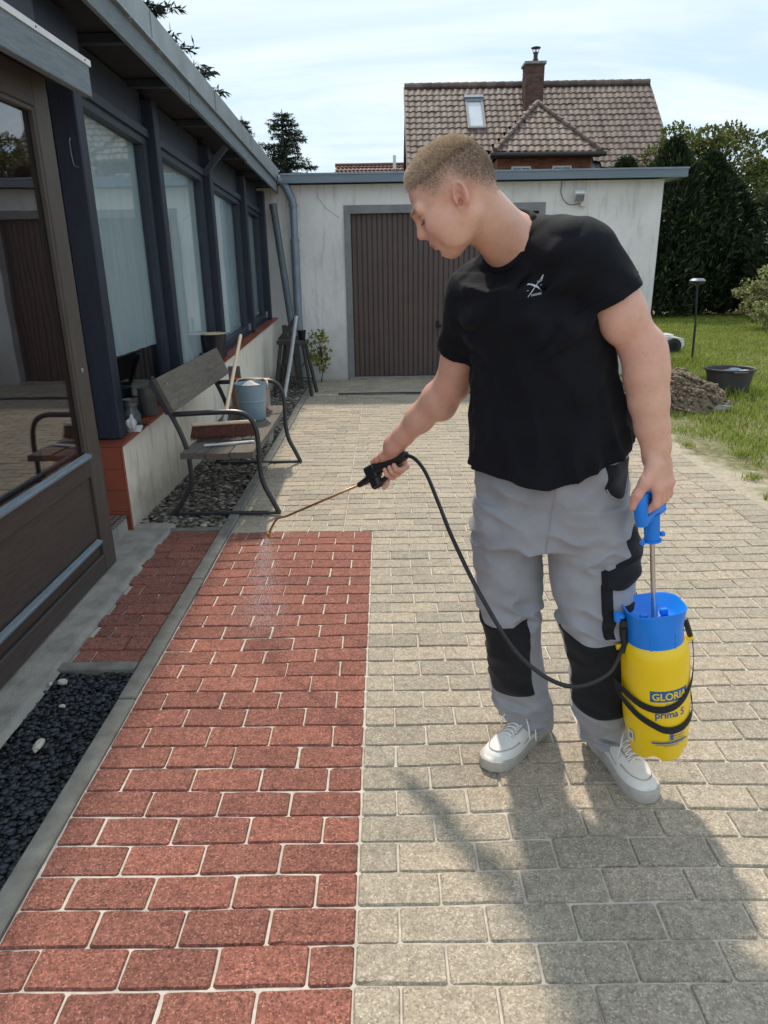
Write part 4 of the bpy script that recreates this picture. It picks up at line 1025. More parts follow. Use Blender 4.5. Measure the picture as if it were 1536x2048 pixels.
# white plastic strip lying on the seat
ws = thing('plastic_strip', 'white notched plastic strip lying on the bench in front of the broom', 'strip', (-0.95, 4.25, 0.42))
m = MB(); m.bar((-1.085, 4.155, 0.424), (-0.80, 4.245, 0.424), 0.024, 0.010, c=0.002)
m.build('strip', M_white, ws)
for i in range(18):
    p = Vector((-1.05, 4.166, 0.4302)).lerp(Vector((-0.82, 4.239, 0.4302)), i / 17); MB().cbox(p.x, p.y, p.z, 0.004, 0.016, 0.002, 0, Matrix.Rotation(0.3, 3, 'Z')).build('notch', M_gframe, ws)

# things on the sill
M_navypot = simple('navy_glaze', (0.007, 0.008, 0.016), (0.010, 0.012, 0.022), 5, 0.38, 0.02, 30, kind='pos')
M_clay = simple('cream_clay', (0.55, 0.42, 0.28), (0.45, 0.34, 0.22), 9, 0.8, 0.1, 50, kind='pos')
yp = 6.40; zp = sillZ(yp) + 0.001; xp_ = -1.50
fp = thing('flower_pot', 'dark navy glazed flower pot with cream rim on the terracotta sill', 'pot', (xp_, yp, zp))
m = MB(); m.lathe([(0.0, 0.0), (0.080, 0.0), (0.085, 0.006), (0.094, 0.09), (0.110, 0.16), (0.119, 0.215), (0.123, 0.222), (0.123, 0.230)], 36, (xp_, yp, zp)); m.build('body', M_navypot, fp, smooth=True, angle=40)
m = MB(); m.lathe([(0.123, 0.2305), (0.120, 0.235), (0.112, 0.233), (0.105, 0.16), (0.08, 0.02), (0.0, 0.018)], 36, (xp_, yp, zp)); m.build('rim', M_clay, fp, smooth=True, angle=40)
M_can = simple('dull_zinc_can', (0.19, 0.20, 0.205), (0.135, 0.145, 0.15), 9, 0.45, 0.1, 40, kind='pos', metal=0.45)
mc = thing('milk_can', 'small dull zinc milk can on the sill next to the first post', 'can', (-1.522, 4.24, sillZ(4.24)))
m = MB(); m.lathe([(0.0, 0.0), (0.050, 0.0), (0.053, 0.004), (0.053, 0.062), (0.050, 0.070), (0.040, 0.088), (0.035, 0.096), (0.035, 0.118), (0.037, 0.120), (0.037, 0.126), (0.035, 0.128), (0.036, 0.146), (0.042, 0.150), (0.042, 0.158), (0.037, 0.158), (0.033, 0.148), (0.033, 0.03), (0.0, 0.03)], 32, (-1.522, 4.24, sillZ(4.24) + 0.001)); m.build('body', M_can, mc, smooth=True, angle=40)
zc = thing('zinc_beaker', 'tall plain zinc beaker on the sill behind the bench back', 'can', (-1.50, 4.50, sillZ(4.5)))
m = MB(); m.lathe([(0.0, 0.0), (0.054, 0.0), (0.056, 0.003), (0.058, 0.168), (0.061, 0.170), (0.061, 0.175), (0.056, 0.175), (0.053, 0.01), (0.0, 0.01)], 32, (-1.50, 4.50, sillZ(4.5) + 0.001)); m.build('body', M_can, zc, smooth=True, angle=40)
cl = thing('cloth', 'crumpled white cloth on the sill against the first post', 'cloth', (-1.48, 4.09, sillZ(4.09)))
me = rock_mesh('cloth', 77, 3, 0.55, 1.0); me.polygons.foreach_set('use_smooth', [True] * len(me.polygons))
o = link('fold', me, M_white, cl, (0, 0, 0.045)); o.scale = (0.026, 0.028, 0.046)
MB().cbox(-1.455, 4.125, sillZ(4.12) + 0.012, 0.05, 0.06, 0.004, 0.001, Matrix.Rotation(0.5, 3, 'X')).build('flap', M_white, cl)
dg = thing('glove', 'black crumpled glove beside the white cloth on the sill', 'glove', (-1.475, 4.185, sillZ(4.18)))
me = rock_mesh('glove', 78, 2, 0.7, 0.6); o = link('body', me, M_dark, dg, (0.0, 0, 0.012)); o.scale = (0.026, 0.035, 0.016)
for i in range(4): MB().tube([(-1.475 + 0.008 * i, 4.21, sillZ(4.2) + 0.012), (-1.462 + 0.009 * i, 4.24, sillZ(4.2) + 0.008)], [0.007, 0.005], 6).build('finger', M_dark, dg)

# concrete blocks, board, pole, trestle near the corner
M_block = simple('grey_block', (0.30, 0.285, 0.25), (0.20, 0.19, 0.165), 12, 0.95, 0.6, 120, 0.006, kind='pos')
for i, (x, yy, z, sx, sy, sz, lab) in enumerate([(-1.245, 6.55, 0.40, 0.105, 0.20, 0.10, 'upper left pale concrete block of the stack behind the bench'), (-1.135, 6.57, 0.40, 0.105, 0.20, 0.10, 'upper right pale concrete block of the stack behind the bench'), (-1.19, 6.56, 0.245, 0.23, 0.22, 0.20, 'middle grey concrete block under two smaller ones behind the bench'), (-1.19, 6.56, 0.07, 0.24, 0.22, 0.14, 'bottom grey concrete block of the stack behind the bench'), (-1.05, 5.98, 0.14, 0.15, 0.21, 0.28, 'single upright concrete block standing beyond the bench armrest')]):
    o = MB().cbox(x, yy, z, sx, sy, sz - 0.002, 0.007, Matrix.Rotation(random.uniform(-0.05, 0.05), 3, 'Z')).build('concrete_block', M_block); tag(o, lab, 'block', 'concrete blocks behind the bench')
bd = MB().cbox(-1.285, 6.20, 0.38, 0.10, 0.03, 0.50, 0.004, Matrix.Rotation(0.22, 3, 'X')).build('board', M_bench_w); tag(bd, 'short brown board leaning upright against the plinth behind the bench', 'board')
M_galv = simple('galvanised_pole', (0.42, 0.44, 0.45), (0.30, 0.32, 0.33), 14, 0.45, 0.1, 60, kind='pos', metal=0.4)
gp = MB().tube([(-1.10, 7.62, 0.0), (-1.02, 7.83, 0.45), (-0.952, 8.02, 0.905)], 0.021, 12).build('metal_pole', M_galv, None, smooth=True, angle=40); tag(gp, 'pale galvanised pole leaning on the trestle by the wall', 'pole')
M_old = wood_mat('charred_old_wood', (0.030, 0.027, 0.025), (0.075, 0.066, 0.06), (10, 10, 2), 0.9)
tr = thing('trestle', 'dark old splay legged wooden trestle in the corner by the downpipe', 'trestle', (-1.05, 8.35, 0))
MB().cbox(-1.045, 8.35, 0.60, 0.34, 0.26, 0.045, 0.006, Matrix.Rotation(0.05, 3, 'Y')).build('top', M_old, tr)
for (sx, sy, ex, ey) in ((-0.13, -0.09, -0.22, -0.16), (-0.10, 0.08, -0.20, 0.16), (0.12, -0.09, 0.20, -0.14), (0.13, 0.08, 0.23, 0.16)):
    MB().bar((-1.045 + sx, 8.35 + sy, 0.585), (-1.045 + ex, 8.35 + ey, 0.0), 0.032, 0.032).build('leg', M_old, tr)
for (p, q) in (((-1.23, 8.21, 0.15), (-0.86, 8.23, 0.18)), ((-1.22, 8.49, 0.2), (-0.84, 8.49, 0.16)), ((-1.2, 8.25, 0.35), (-0.93, 8.22, 0.1)), ((-0.9, 8.24, 0.4), (-1.15, 8.2, 0.05))):
    MB().bar(p, q, 0.016, 0.016).build('brace', M_old, tr)
m = MB(); m.bar((-1.20, 8.40, 0.62), (-1.01, 8.52, 0.86), 0.10, 0.02); m.build('slat', M_old, tr)
for (p, q, w_) in (((-1.30, 8.75, 0.0), (-1.12, 8.95, 0.66), 0.09), ((-1.16, 8.72, 0.0), (-1.22, 8.98, 0.74), 0.06), ((-1.02, 8.70, 0.0), (-1.10, 9.05, 0.60), 0.07)):
    m = MB(); m.bar(p, q, w_, 0.02, up=(0, -1, 0.3)); m.build('loose_board', M_old, tr)
pt = thing('plant_pot', 'small dark blue pot on the trestle top', 'pot', (-0.945, 8.38, 0.62))
m = MB(); m.lathe([(0.0, 0.0), (0.035, 0.0), (0.05, 0.10), (0.054, 0.105), (0.05, 0.11), (0.046, 0.1), (0.0, 0.09)], 24, (-0.945, 8.38, 0.618)); m.build('body', M_navypot, pt, smooth=True, angle=40)

# ================================================================== the sprayer in his left hand
M_yellow = simple('yellow_tank_plastic', (0.90, 0.60, 0.008), (0.86, 0.555, 0.008), 3, 0.33, 0.03, 25, kind='obj', spec=0.5)
M_blue = simple('blue_plastic', (0.004, 0.215, 0.78), (0.004, 0.195, 0.72), 3, 0.35, 0.03, 25, kind='obj')
M_blackp = simple('black_plastic', (0.012, 0.012, 0.014), (0.018, 0.018, 0.02), 20, 0.45, 0.06, 90, kind='obj')
M_strap = simple('black_webbing', (0.010, 0.010, 0.011), (0.016, 0.016, 0.017), 90, 0.8, 0.4, 250, 0.002, kind='obj')
M_print = simple('blue_print', (0.020, 0.115, 0.33), (0.018, 0.105, 0.30), 3, 0.4, 0, kind='obj')
M_steel = simple('bright_steel', (0.62, 0.61, 0.60), (0.52, 0.51, 0.50), 10, 0.25, 0.02, 60, kind='obj', metal=0.9)
S_BASE = Vector((0.738, 1.662, 0.160)); S_TOP = Vector((0.647, 1.662, 0.868))
s_ax = (S_TOP - S_BASE).normalized(); s_yaw = R(20)
s_M = Matrix.Translation(S_BASE) @ s_ax.to_track_quat('Z', 'Y').to_matrix().to_4x4()
# make local X point right in the scene
zx = s_ax; xx_ = (Vector((1, 0, 0)) - zx * zx.x).normalized(); yy_ = zx.cross(xx_)
s_M = Matrix((xx_, yy_, zx)).transposed().to_4x4(); s_M = s_M @ Matrix.Scale(0.957, 4); s_M.translation = S_BASE
sp = thing('pressure_sprayer', 'yellow pressure sprayer tank with blue funnel hanging from his hand', 'sprayer', S_BASE)
sp.matrix_world = s_M
def loc_build(m, name, mat, parent, smooth=True, angle=40):
    me = bpy.data.meshes.new(name); me.from_pydata(m.v, [], m.f); me.update()
    if smooth: me.polygons.foreach_set('use_smooth', [True] * len(me.polygons)); me.set_sharp_from_angle(angle=R(angle))
    return link(name, me, mat, parent)
# tank: lobed feet at the base, straight sides, shoulder
n = 72; vs, fs = [], []
prof = [(0.0, 0.035), (0.045, 0.020), (0.060, 0.006), (0.072, 0.0), (0.080, 0.006), (0.0835, 0.030), (0.0865, 0.075), (0.0895, 0.10), (0.0905, 0.13), (0.0905, 0.30), (0.0890, 0.325), (0.083, 0.345), (0.074, 0.357), (0.070, 0.360)]
for (rr, z) in prof:
    for k in range(n):
        a = 2 * math.pi * k / n
        lob = math.cos(5 * a + 0.5)
        zz = z + (0.014 * max(0, -lob) * max(0, 1 - z / 0.06) if z < 0.06 and rr > 0.03 else 0)
        r2 = rr * (1 - (0.035 * max(0, -lob) if z < 0.09 and rr > 0.05 else 0) * max(0, 1 - z / 0.09))
        vs.append((r2 * math.cos(a), r2 * math.sin(a), zz))
for i in range(len(prof) - 1):
    for k in range(n): fs.append((i * n + k, i * n + (k + 1) % n, (i + 1) * n + (k + 1) % n, (i + 1) * n + k))
tank = loc_build(MB().add(vs, fs), 'tank', M_yellow, sp)
# blue pump body and funnel, hollow
def srect(z, hx, hy, e, n=48, x0=0.0, y0=0.0, flatf=0.0):
    out = []
    for k in range(n):
        a = 2 * math.pi * k / n; ca, sa = math.cos(a), math.sin(a)
        x = hx * math.copysign(abs(ca) ** (2 / e), ca); y = hy * math.copysign(abs(sa) ** (2 / e), sa)
        out.append((x0 + x, y0 + y, z))
    return out
m = MB(); loft(m, [srect(0.345, 0.0755, 0.0755, 2), srect(0.400, 0.0745, 0.0745, 2.1), srect(0.418, 0.0755, 0.0735, 2.3), srect(0.448, 0.0775, 0.0690, 3.2), srect(0.452, 0.0790, 0.0700, 3.2), srect(0.454, 0.0775, 0.0690, 3.2), srect(0.451, 0.0730, 0.0635, 3.2), srect(0.424, 0.060, 0.048, 2.6), srect(0.412, 0.030, 0.026, 2.2)], cap0=False)
fun = loc_build(m, 'funnel', M_blue, sp, angle=50)
for a in (-115, -65): 
    m = MB(); m.cbox(0.0752 * math.cos(R(a)), 0.0752 * math.sin(R(a)), 0.374, 0.003, 0.004, 0.052, 0.001, Matrix.Rotation(R(a), 3, 'Z')); loc_build(m, 'rib', M_blue, fun, False)
for (x, y) in ((-0.03, -0.01), (0.03, 0.008)): 
    m = MB(); m.cbox(x, y, 0.424, 0.022, 0.012, 0.02, 0.003); loc_build(m, 'clip', M_blue, fun, False)
m = MB(); m.cbox(-0.091, -0.008, 0.436, 0.022, 0.022, 0.014, 0.005); m.tube([(-0.10, -0.008, 0.424), (-0.10, -0.008, 0.448)], 0.010, 10); loc_build(m, 'hose_lug', M_blue, fun)
m = MB(); m.tube([(0, 0, 0.40), (0, 0, 0.705)], 0.0065, 12); loc_build(m, 'pump_rod', M_steel, sp)
# D handle, its long way runs from front left to back right
hA = Vector((-0.70, -0.71, 0)); hm = MB()
def hpt(t, z, off=0.0): return tuple(hA * t + Vector((0.71, -0.70, 0)) * off + Vector((0, 0, z)))
hm.tube(smooth_path([hpt(0.052, 0.706), hpt(0.058, 0.735), hpt(0.054, 0.772), hpt(0.044, 0.782)], 4), [0.017] * 9 + [0.016] * 4, 12)
hm.tube([hpt(0.058, 0.712), hpt(-0.058, 0.712)], 0.0135, 12)
hm.tube(smooth_path([hpt(-0.054, 0.708), hpt(-0.060, 0.735), hpt(-0.056, 0.765), hpt(-0.044, 0.774)], 4), 0.012, 12)
hm.tube([hpt(0.05, 0.774), hpt(-0.05, 0.768)], 0.0135, 12)
hm.tube([(0, 0, 0.715), (0, 0, 0.645)], [0.021, 0.0195], 14)
hm.tube([(0, 0, 0.645), (0, 0, 0.640)], 0.024, 14); hm.cbox(-0.028, -0.008, 0.641, 0.014, 0.012, 0.010, 0.002); hm.cbox(0.027, 0, 0.656, 0.012, 0.012, 0.012, 0.002)
loc_build(hm, 'handle', M_blue, sp)
# valve, strap lugs
m = MB(); m.cbox(-0.081, 0.004, 0.385, 0.022, 0.030, 0.075, 0.004); m.tube([(-0.085, -0.01, 0.40), (-0.085, -0.01, 0.325)], 0.008, 10); loc_build(m, 'valve', M_blackp, sp)
for s in (-1, 1):
    m = MB(); m.tube([(s * 0.086, 0.0, 0.338), (s * 0.104, 0.0, 0.338)], 0.008, 12); loc_build(m, 'strap_lug', M_yellow, sp)
m = MB(); m.tube([(0.083, 0.0, 0.40), (0.090, 0.0, 0.375), (0.097, 0, 0.345)], 0.008, 8); loc_build(m, 'strap_clip', M_blackp, sp)
def strap(ctrl, w=0.012):
    """webbing ribbon: ctrl (angle deg, z, radius add, tilt)"""
    P = smooth_path([(c[0], c[1], c[2] * 1000) for c in ctrl], 8); m = MB(); vs, fs = [], []
    for (a, z, e) in P:
        r0 = 0.0905 + e / 1000; a = R(a)
        for (dr, dz) in ((0, -w), (0.0016, -w), (0.0016, w), (0, w)): vs.append(((r0 + dr) * math.cos(a), (r0 + dr) * math.sin(a), z + dz))
    for i in range(len(P) - 1):
        for k in range(4): fs.append((i * 4 + k, i * 4 + (k + 1) % 4, (i + 1) * 4 + (k + 1) % 4, (i + 1) * 4 + k))
    loc_build(m.add(vs, fs), 'strap', M_strap, sp, True, 30)
strap([(2, 0.335, 0.013), (-8, 0.295, 0.010), (-22, 0.258, 0.006), (-45, 0.222, 0.003), (-75, 0.193, 0.003), (-105, 0.184, 0.003), (-135, 0.195, 0.004), (-160, 0.222, 0.014), (-178, 0.235, 0.024)], 0.0105)
strap([(10, 0.185, 0.008), (-8, 0.150, 0.005), (-35, 0.128, 0.003), (-70, 0.116, 0.003), (-95, 0.119, 0.003), (-115, 0.136, 0.003), (-145, 0.162, 0.004), (-170, 0.20, 0.016), (-182, 0.228, 0.024)], 0.0105)
# printing on the tank, bent round it
def text_mesh(s, size, bold=0.0):
    cu = bpy.data.curves.new('t', 'FONT'); cu.body = s; cu.size = size; cu.align_x = 'CENTER'; cu.offset = bold; cu.resolution_u = 3
    ob = bpy.data.objects.new('t', cu); COL.objects.link(ob); bpy.context.view_layer.update()
    me = bpy.data.meshes.new_from_object(ob.evaluated_get(bpy.context.evaluated_depsgraph_get()))
    bpy.data.objects.remove(ob); bm = bmesh.new(); bm.from_mesh(me); bmesh.ops.triangulate(bm, faces=bm.faces)
    bmesh.ops.subdivide_edges(bm, edges=[e for e in bm.edges if e.calc_length() > 0.006], cuts=2)
    bm.verts.index_update(); v = [x.co.copy() for x in bm.verts]; f = [[x.index for x in q.verts] for q in bm.faces]; bm.free(); return v, f
def wrap(name, v, f, a0, z0, mat, lift, sx=1.0):
    rr = 0.0905 + lift; out = []
    for p in v:
        a = R(a0) + p.x * sx / rr; out.append((rr * math.cos(a), rr * math.sin(a), z0 + p.y))
    loc_build(MB().add(out, f), name, mat, tank, False)
def plate(name, w, h, a0, z0, mat, lift, n=14, shear=0.0):
    v, f = [], []
    for i in range(n + 1):
        x = -w / 2 + w * i / n; v += [Vector((x, shear * (x / w), 0)), Vector((x, h + shear * (x / w), 0))]
    for i in range(n): f.append((2 * i, 2 * i + 2, 2 * i + 3, 2 * i + 1))
    wrap(name, v, f, a0, z0, mat, lift)
AP = -84
plate('logo_plate', 0.108, 0.034, AP, 0.206, M_print, 0.0004)
v, f = text_mesh('GLORIA', 0.030, 0.0007); wrap('logo_text', v, f, AP, 0.2125, M_yellow, 0.0008, 0.92)
v, f = text_mesh('O r i g i n a l', 0.0115); wrap('logo_text', v, f, AP + 10, 0.1935, M_print, 0.0006)
v, f = text_mesh('prima 5', 0.031, 0.0007); wrap('logo_text', v, f, AP, 0.155, M_print, 0.0006, 0.90)
for i in range(3): plate('label_block', 0.011, 0.007, AP + 1, 0.0985 - i * 0.0085, M_print, 0.0005, 3)
for i, w_ in enumerate((0.043, 0.036, 0.030)): plate('label_line', w_, 0.0018, AP + 17 - i, 0.1005 - i * 0.008, M_print, 0.0005, 6)
plate('label_bar', 0.105, 0.0055, AP, 0.071, M_print, 0.0005)
for i, w_ in enumerate((0.09, 0.045)): plate('label_line', w_, 0.0014, AP, 0.066 - i * 0.004, M_print, 0.0005, 8)
plate('side_label', 0.018, 0.16, -4, 0.10, simple('green_label', (0.33, 0.42, 0.06), (0.25, 0.34, 0.10), 300, 0.5, 0, kind='obj'), 0.0004, 4)
plate('price_label', 0.022, 0.034, -158, 0.055, M_white, 0.0006, 4); plate('price_mark', 0.010, 0.016, -157, 0.064, M_gframe, 0.0010, 3)

# ================================================================== spray gun, lance, hose
M_brass = simple('brass_lance', (0.42, 0.235, 0.12), (0.36, 0.20, 0.10), 20, 0.3, 0.02, 60, kind='pos', metal=0.75)
GUN_R = Vector((0.055, 2.145, 0.868)); GUN_F = Vector((-0.126, 2.32, 0.725)); g_ax = (GUN_F - GUN_R).normalized(); g_up = (Vector((0, 0, 1)) - g_ax * g_ax.z).normalized()
g_side = g_ax.cross(g_up)
gun = thing('spray_lance', 'black trigger gun with long brass lance held in his right hand', 'lance', GUN_R)
gp_ = lambda t, u=0.0, s=0.0: tuple(GUN_R + g_ax * t + g_up * u + g_side * s)
m = MB(); m.tube([gp_(-0.012), gp_(0.0), gp_(0.05), gp_(0.10), gp_(0.135, 0.004)], [0.012, 0.0145, 0.016, 0.0165, 0.018], 12); m.cbox(*gp_(0.158, 0.002), 0.034, 0.052, 0.046, 0.005, Matrix((g_side, g_ax, g_up)).transposed()); m.build('grip', M_blackp, gun, smooth=True, angle=35)
m = MB(); m.cbox(*gp_(0.160, -0.034), 0.030, 0.046, 0.040, 0.008, Matrix((g_side, g_ax, g_up)).transposed()); m.build('valve_body', M_blackp, gun, smooth=True, angle=35)
m = MB(); m.tube(smooth_path([gp_(0.150, -0.040), gp_(0.105, -0.034), gp_(0.06, -0.030), gp_(0.03, -0.026)], 4), [0.008] * 12 + [0.006], 8); m.build('trigger', M_blackp, gun, smooth=True, angle=40)
m = MB(); m.tube([gp_(0.178, -0.012), gp_(0.20, -0.014), gp_(0.245, -0.016)], [0.014, 0.0125, 0.009], 12); m.build('collar', M_blackp, gun, smooth=True, angle=40)
LB, LT = Vector((-0.385, 2.585, 0.522)), Vector((-0.462, 2.615, 0.437))
m = MB(); m.tube([gp_(0.24, -0.016)] + smooth_path([tuple(Vector(gp_(0.24, -0.016)).lerp(LB, 0.95)), tuple(LB), tuple(LB.lerp(LT, 0.25) + Vector((-0.02, 0.004, 0.006))), tuple(LB.lerp(LT, 0.7) + Vector((-0.012, 0, 0.003))), tuple(LT)], 4), 0.0042, 10); m.build('lance_tube', M_brass, gun, smooth=True)
m = MB(); d_ = Vector((-0.03, 0.0, -1)).normalized(); m.tube([LT + Vector((0, 0, 0.006)), LT + d_ * 0.006, LT + d_ * 0.014], [0.0075, 0.0085, 0.005], 10); m.build('nozzle', simple('brass_nozzle', (0.55, 0.36, 0.10), (0.45, 0.29, 0.08), 20, 0.3, 0, kind='pos', metal=0.8), gun, smooth=True, angle=40)
hose = MB().tube(smooth_path([gp_(-0.01), (0.088, 2.105, 0.868), (0.118, 2.05, 0.838), (0.150, 1.93, 0.776), (0.178, 1.80, 0.722), (0.243, 1.66, 0.612), (0.333, 1.585, 0.487), (0.447, 1.56, 0.418), (0.555, 1.59, 0.430), (0.612, 1.65, 0.475), tuple(s_M @ Vector((-0.085, -0.01, 0.33)))], 10), 0.0058, 10).build('hose', M_blackp, None, smooth=True); tag(hose, 'thin black hose looping from the spray gun to the sprayer tank', 'hose')
# the spray itself: fine droplets falling in a fan from the nozzle
M_drop = NT('water_droplets'); M_drop.b.inputs['Base Color'].default_value = (0.9, 0.92, 0.93, 1); M_drop.set(Roughness=0.1); M_drop.b.inputs['Transmission Weight'].default_value = 0.5; M_drop.b.inputs['IOR'].default_value = 1.33; M_drop = M_drop.m
n = 4200; t = RNG.uniform(0.0, 1.0, n) ** 0.8; fan = RNG.normal(0, 1, (n, 2)) * (0.012 + 0.055 * t)[:, None]
P = np.array(LT)[None] + np.stack([-0.055 * t - 0.01 + fan[:, 0], 0.02 * t + fan[:, 1], -0.425 * t - 0.012], 1)
o = scatter_mesh('spray_mist', [rock_mesh('drop', 1, 0, 0.0, 1.0)], P, RNG.uniform(0.0006, 0.0013, n), M_drop); tag(o, 'fine mist of droplets falling from the lance nozzle to the red pavers', 'spray', kind='stuff')

# ================================================================== things on the lawn
M_mow = simple('white_mower_shell', (0.76, 0.77, 0.78), (0.70, 0.71, 0.72), 4, 0.3, 0, kind='pos')
mw = thing('robot_mower', 'white robot mower with big black wheels on the lawn', 'mower', (4.5, 11.9, 0))
m = MB(); X0, X1 = 4.08, 4.80
prof = [(X0, 0.06), (X0 - 0.01, 0.15), (X0 + 0.04, 0.235), (X0 + 0.2, 0.262), (X1 - 0.25, 0.258), (X1 - 0.02, 0.225), (X1, 0.12), (X1 - 0.05, 0.07)]
loft(m, [[(x, 11.72, z) for x, z in prof], [(x, 11.70, z * 1.0) for x, z in prof], [(x, 12.16, z) for x, z in prof]][1:]); m.build('shell', M_mow, mw)
MB().cbox(4.45, 11.93, 0.275, 0.40, 0.30, 0.02, 0.008).build('lid', M_mow, mw); MB().cbox(4.30, 11.92, 0.292, 0.10, 0.10, 0.015, 0.004).build('button', M_dark, mw)
for yy in (11.67, 12.19):
    m = MB(); m.tube([(4.61, yy - 0.035, 0.115), (4.61, yy + 0.035, 0.115)], 0.118, 28)
    for k in range(16): a = k * math.pi / 8; m.cbox(4.61 + 0.117 * math.cos(a), yy, 0.115 + 0.117 * math.sin(a), 0.012, 0.068, 0.016, 0, Matrix.Rotation(-a, 3, 'Y'))
    w_ = m.build('wheel', M_blackp, mw, smooth=True, angle=40); MB().tube([(4.61, yy - 0.038, 0.115), (4.61, yy - 0.030, 0.115)], 0.06, 20).build('hub', M_dark, w_)
    MB().tube([(4.20, yy + (0.06 if yy < 12 else -0.06) - 0.02, 0.05), (4.20, yy + (0.06 if yy < 12 else -0.06) + 0.02, 0.05)], 0.05, 18).build('front_wheel', M_blackp, mw)
gl = thing('garden_lamp', 'slim dark garden lamp post with flat grey hood on the lawn', 'lamp', (4.36, 10.36, 0))
MB().tube([(4.385, 10.36, -0.02), (4.37, 10.36, 0.55)], 0.016, 10).build('post', M_blackp, gl); MB().tube([(4.37, 10.36, 0.55), (4.328, 10.36, 1.10)], 0.012, 10).build('upper_post', M_blackp, gl)
MB().lathe([(0.018, 0.0), (0.09, 0.025), (0.10, 0.035), (0.10, 0.05), (0.0, 0.05)], 24, (4.325, 10.36, 1.085)).build('lamp_body', M_blackp, gl); MB().lathe([(0.106, 0.0), (0.108, 0.008), (0.075, 0.035), (0.0, 0.037)], 24, (4.325, 10.36, 1.136)).build('hood', M_zpipe, gl)
tb = thing('mortar_tub', 'large dark grey rubber mortar tub on the grass by the soil heap', 'tub', (3.80, 7.95, 0))
M_tub = simple('dark_rubber', (0.045, 0.043, 0.044), (0.065, 0.06, 0.058), 8, 0.6, 0.1, 40, kind='pos')
m = MB(); m.lathe([(0.0, 0.004), (0.19, 0.0), (0.2, 0.006), (0.252, 0.268), (0.272, 0.272), (0.275, 0.288), (0.262, 0.292), (0.246, 0.285), (0.2, 0.05), (0.0, 0.05)], 40, (3.80, 7.95, 0.0), sx=1.0, sy=0.86); m.build('body', M_tub, tb, smooth=True, angle=40)
m = MB(); m.cbox(3.80, 7.695, 0.266, 0.15, 0.022, 0.022, 0.005); m.build('grip', M_tub, tb)
for (x, yy, s, c_, lab) in ((3.72, 7.93, 0.075, M_can, 'grey crumpled scrap at the left inside the mortar tub'), (3.86, 7.98, 0.07, M_bucket, 'pale blue crumpled scrap in the middle of the mortar tub'), (3.94, 7.9, 0.065, M_white, 'white crumpled scrap at the right inside the mortar tub')):
    o = link('scrap', rock_mesh('scrap', int(x * 100), 2, 0.8, 0.5), c_, None, (x, yy, 0.255)); o.scale = (s, s, s * 0.7); tag(o, lab, 'scrap', 'scraps in the mortar tub')
# soil heap: clods over a mound
def heap_z(X, Y): 
    d = ((X - 2.86) / 0.70) ** 2 + ((Y - 7.38) / 0.50) ** 2
    return 0.31 * np.clip(1 - d, 0, 1) ** 0.85 + 0.0
X, Y = np.meshgrid(np.linspace(2.1, 3.65, 90), np.linspace(6.8, 7.95, 70), indexing='ij'); hz = heap_z(X, Y)
Z = hz + np.where(hz > 0.002, 0.075 * vnoise(np.stack([X * 4.5, Y * 4.5, 0 * X], -1), 16) + 0.045 * vnoise(np.stack([X * 9, Y * 9, 0 * X], -1), 6) + 0.02 * vnoise(np.stack([X * 26, Y * 26, 0 * X], -1), 7), 0) - 0.012
i, k = np.meshgrid(np.arange(89), np.arange(69), indexing='ij'); a = (i * 70 + k).ravel()
M_heap = simple('dug_soil', (0.28, 0.215, 0.145), (0.10, 0.075, 0.052), 22, 0.97, 0.8, 60, 0.02, kind='pos', detail=8)
hp_ = thing('soil_heap', 'heap of dug crumbly soil beside the edge of the paving', 'soil heap', (2.86, 7.38, 0))
V = np.stack([X, Y, Z], -1).reshape(-1, 3) - np.array([2.86, 7.38, 0]); o = link('mound', fast_mesh('mound', V, np.stack([a, a + 70, a + 71, a + 1], 1), True), M_heap, hp_)
n = 1700; px2, py2 = RNG.uniform(2.2, 3.6, n), RNG.uniform(6.85, 7.85, n); ok = ((px2 - 2.86) / 0.72) ** 2 + ((py2 - 7.38) / 0.52) ** 2 < 1; px2, py2 = px2[ok], py2[ok]
o = scatter_mesh('clods', [rock_mesh('clod%d' % q, 40 + q, 1, 0.7, 0.7) for q in range(5)], np.stack([px2, py2, heap_z(px2, py2) + 0.075 * vnoise(np.stack([px2 * 4.5, py2 * 4.5, 0 * px2], -1), 16) + 0.045 * vnoise(np.stack([px2 * 9, py2 * 9, 0 * px2], -1), 6) + 0.005], 1), RNG.uniform(0.010, 0.05, len(px2)) * RNG.uniform(0.4, 1, len(px2)), M_heap, hp_); o['kind'] = 'stuff'
for (x, yy, s, lab) in ((3.30, 6.99, (0.10, 0.045, 0.045), 'grey lump of old concrete at the front foot of the soil heap'), (3.08, 6.98, (0.05, 0.04, 0.035), 'small pinkish rubble piece left of the grey concrete lump'), (3.50, 7.30, (0.045, 0.04, 0.03), 'pale stone at the right foot of the soil heap')):
    o = link('rubble', rock_mesh('rubble', int(x * 77), 2, 0.45, 0.8), M_block, None, (x, yy, 0.03), (0, 0, 0.2)); o.scale = s; tag(o, lab, 'rubble', 'rubble round the soil heap')
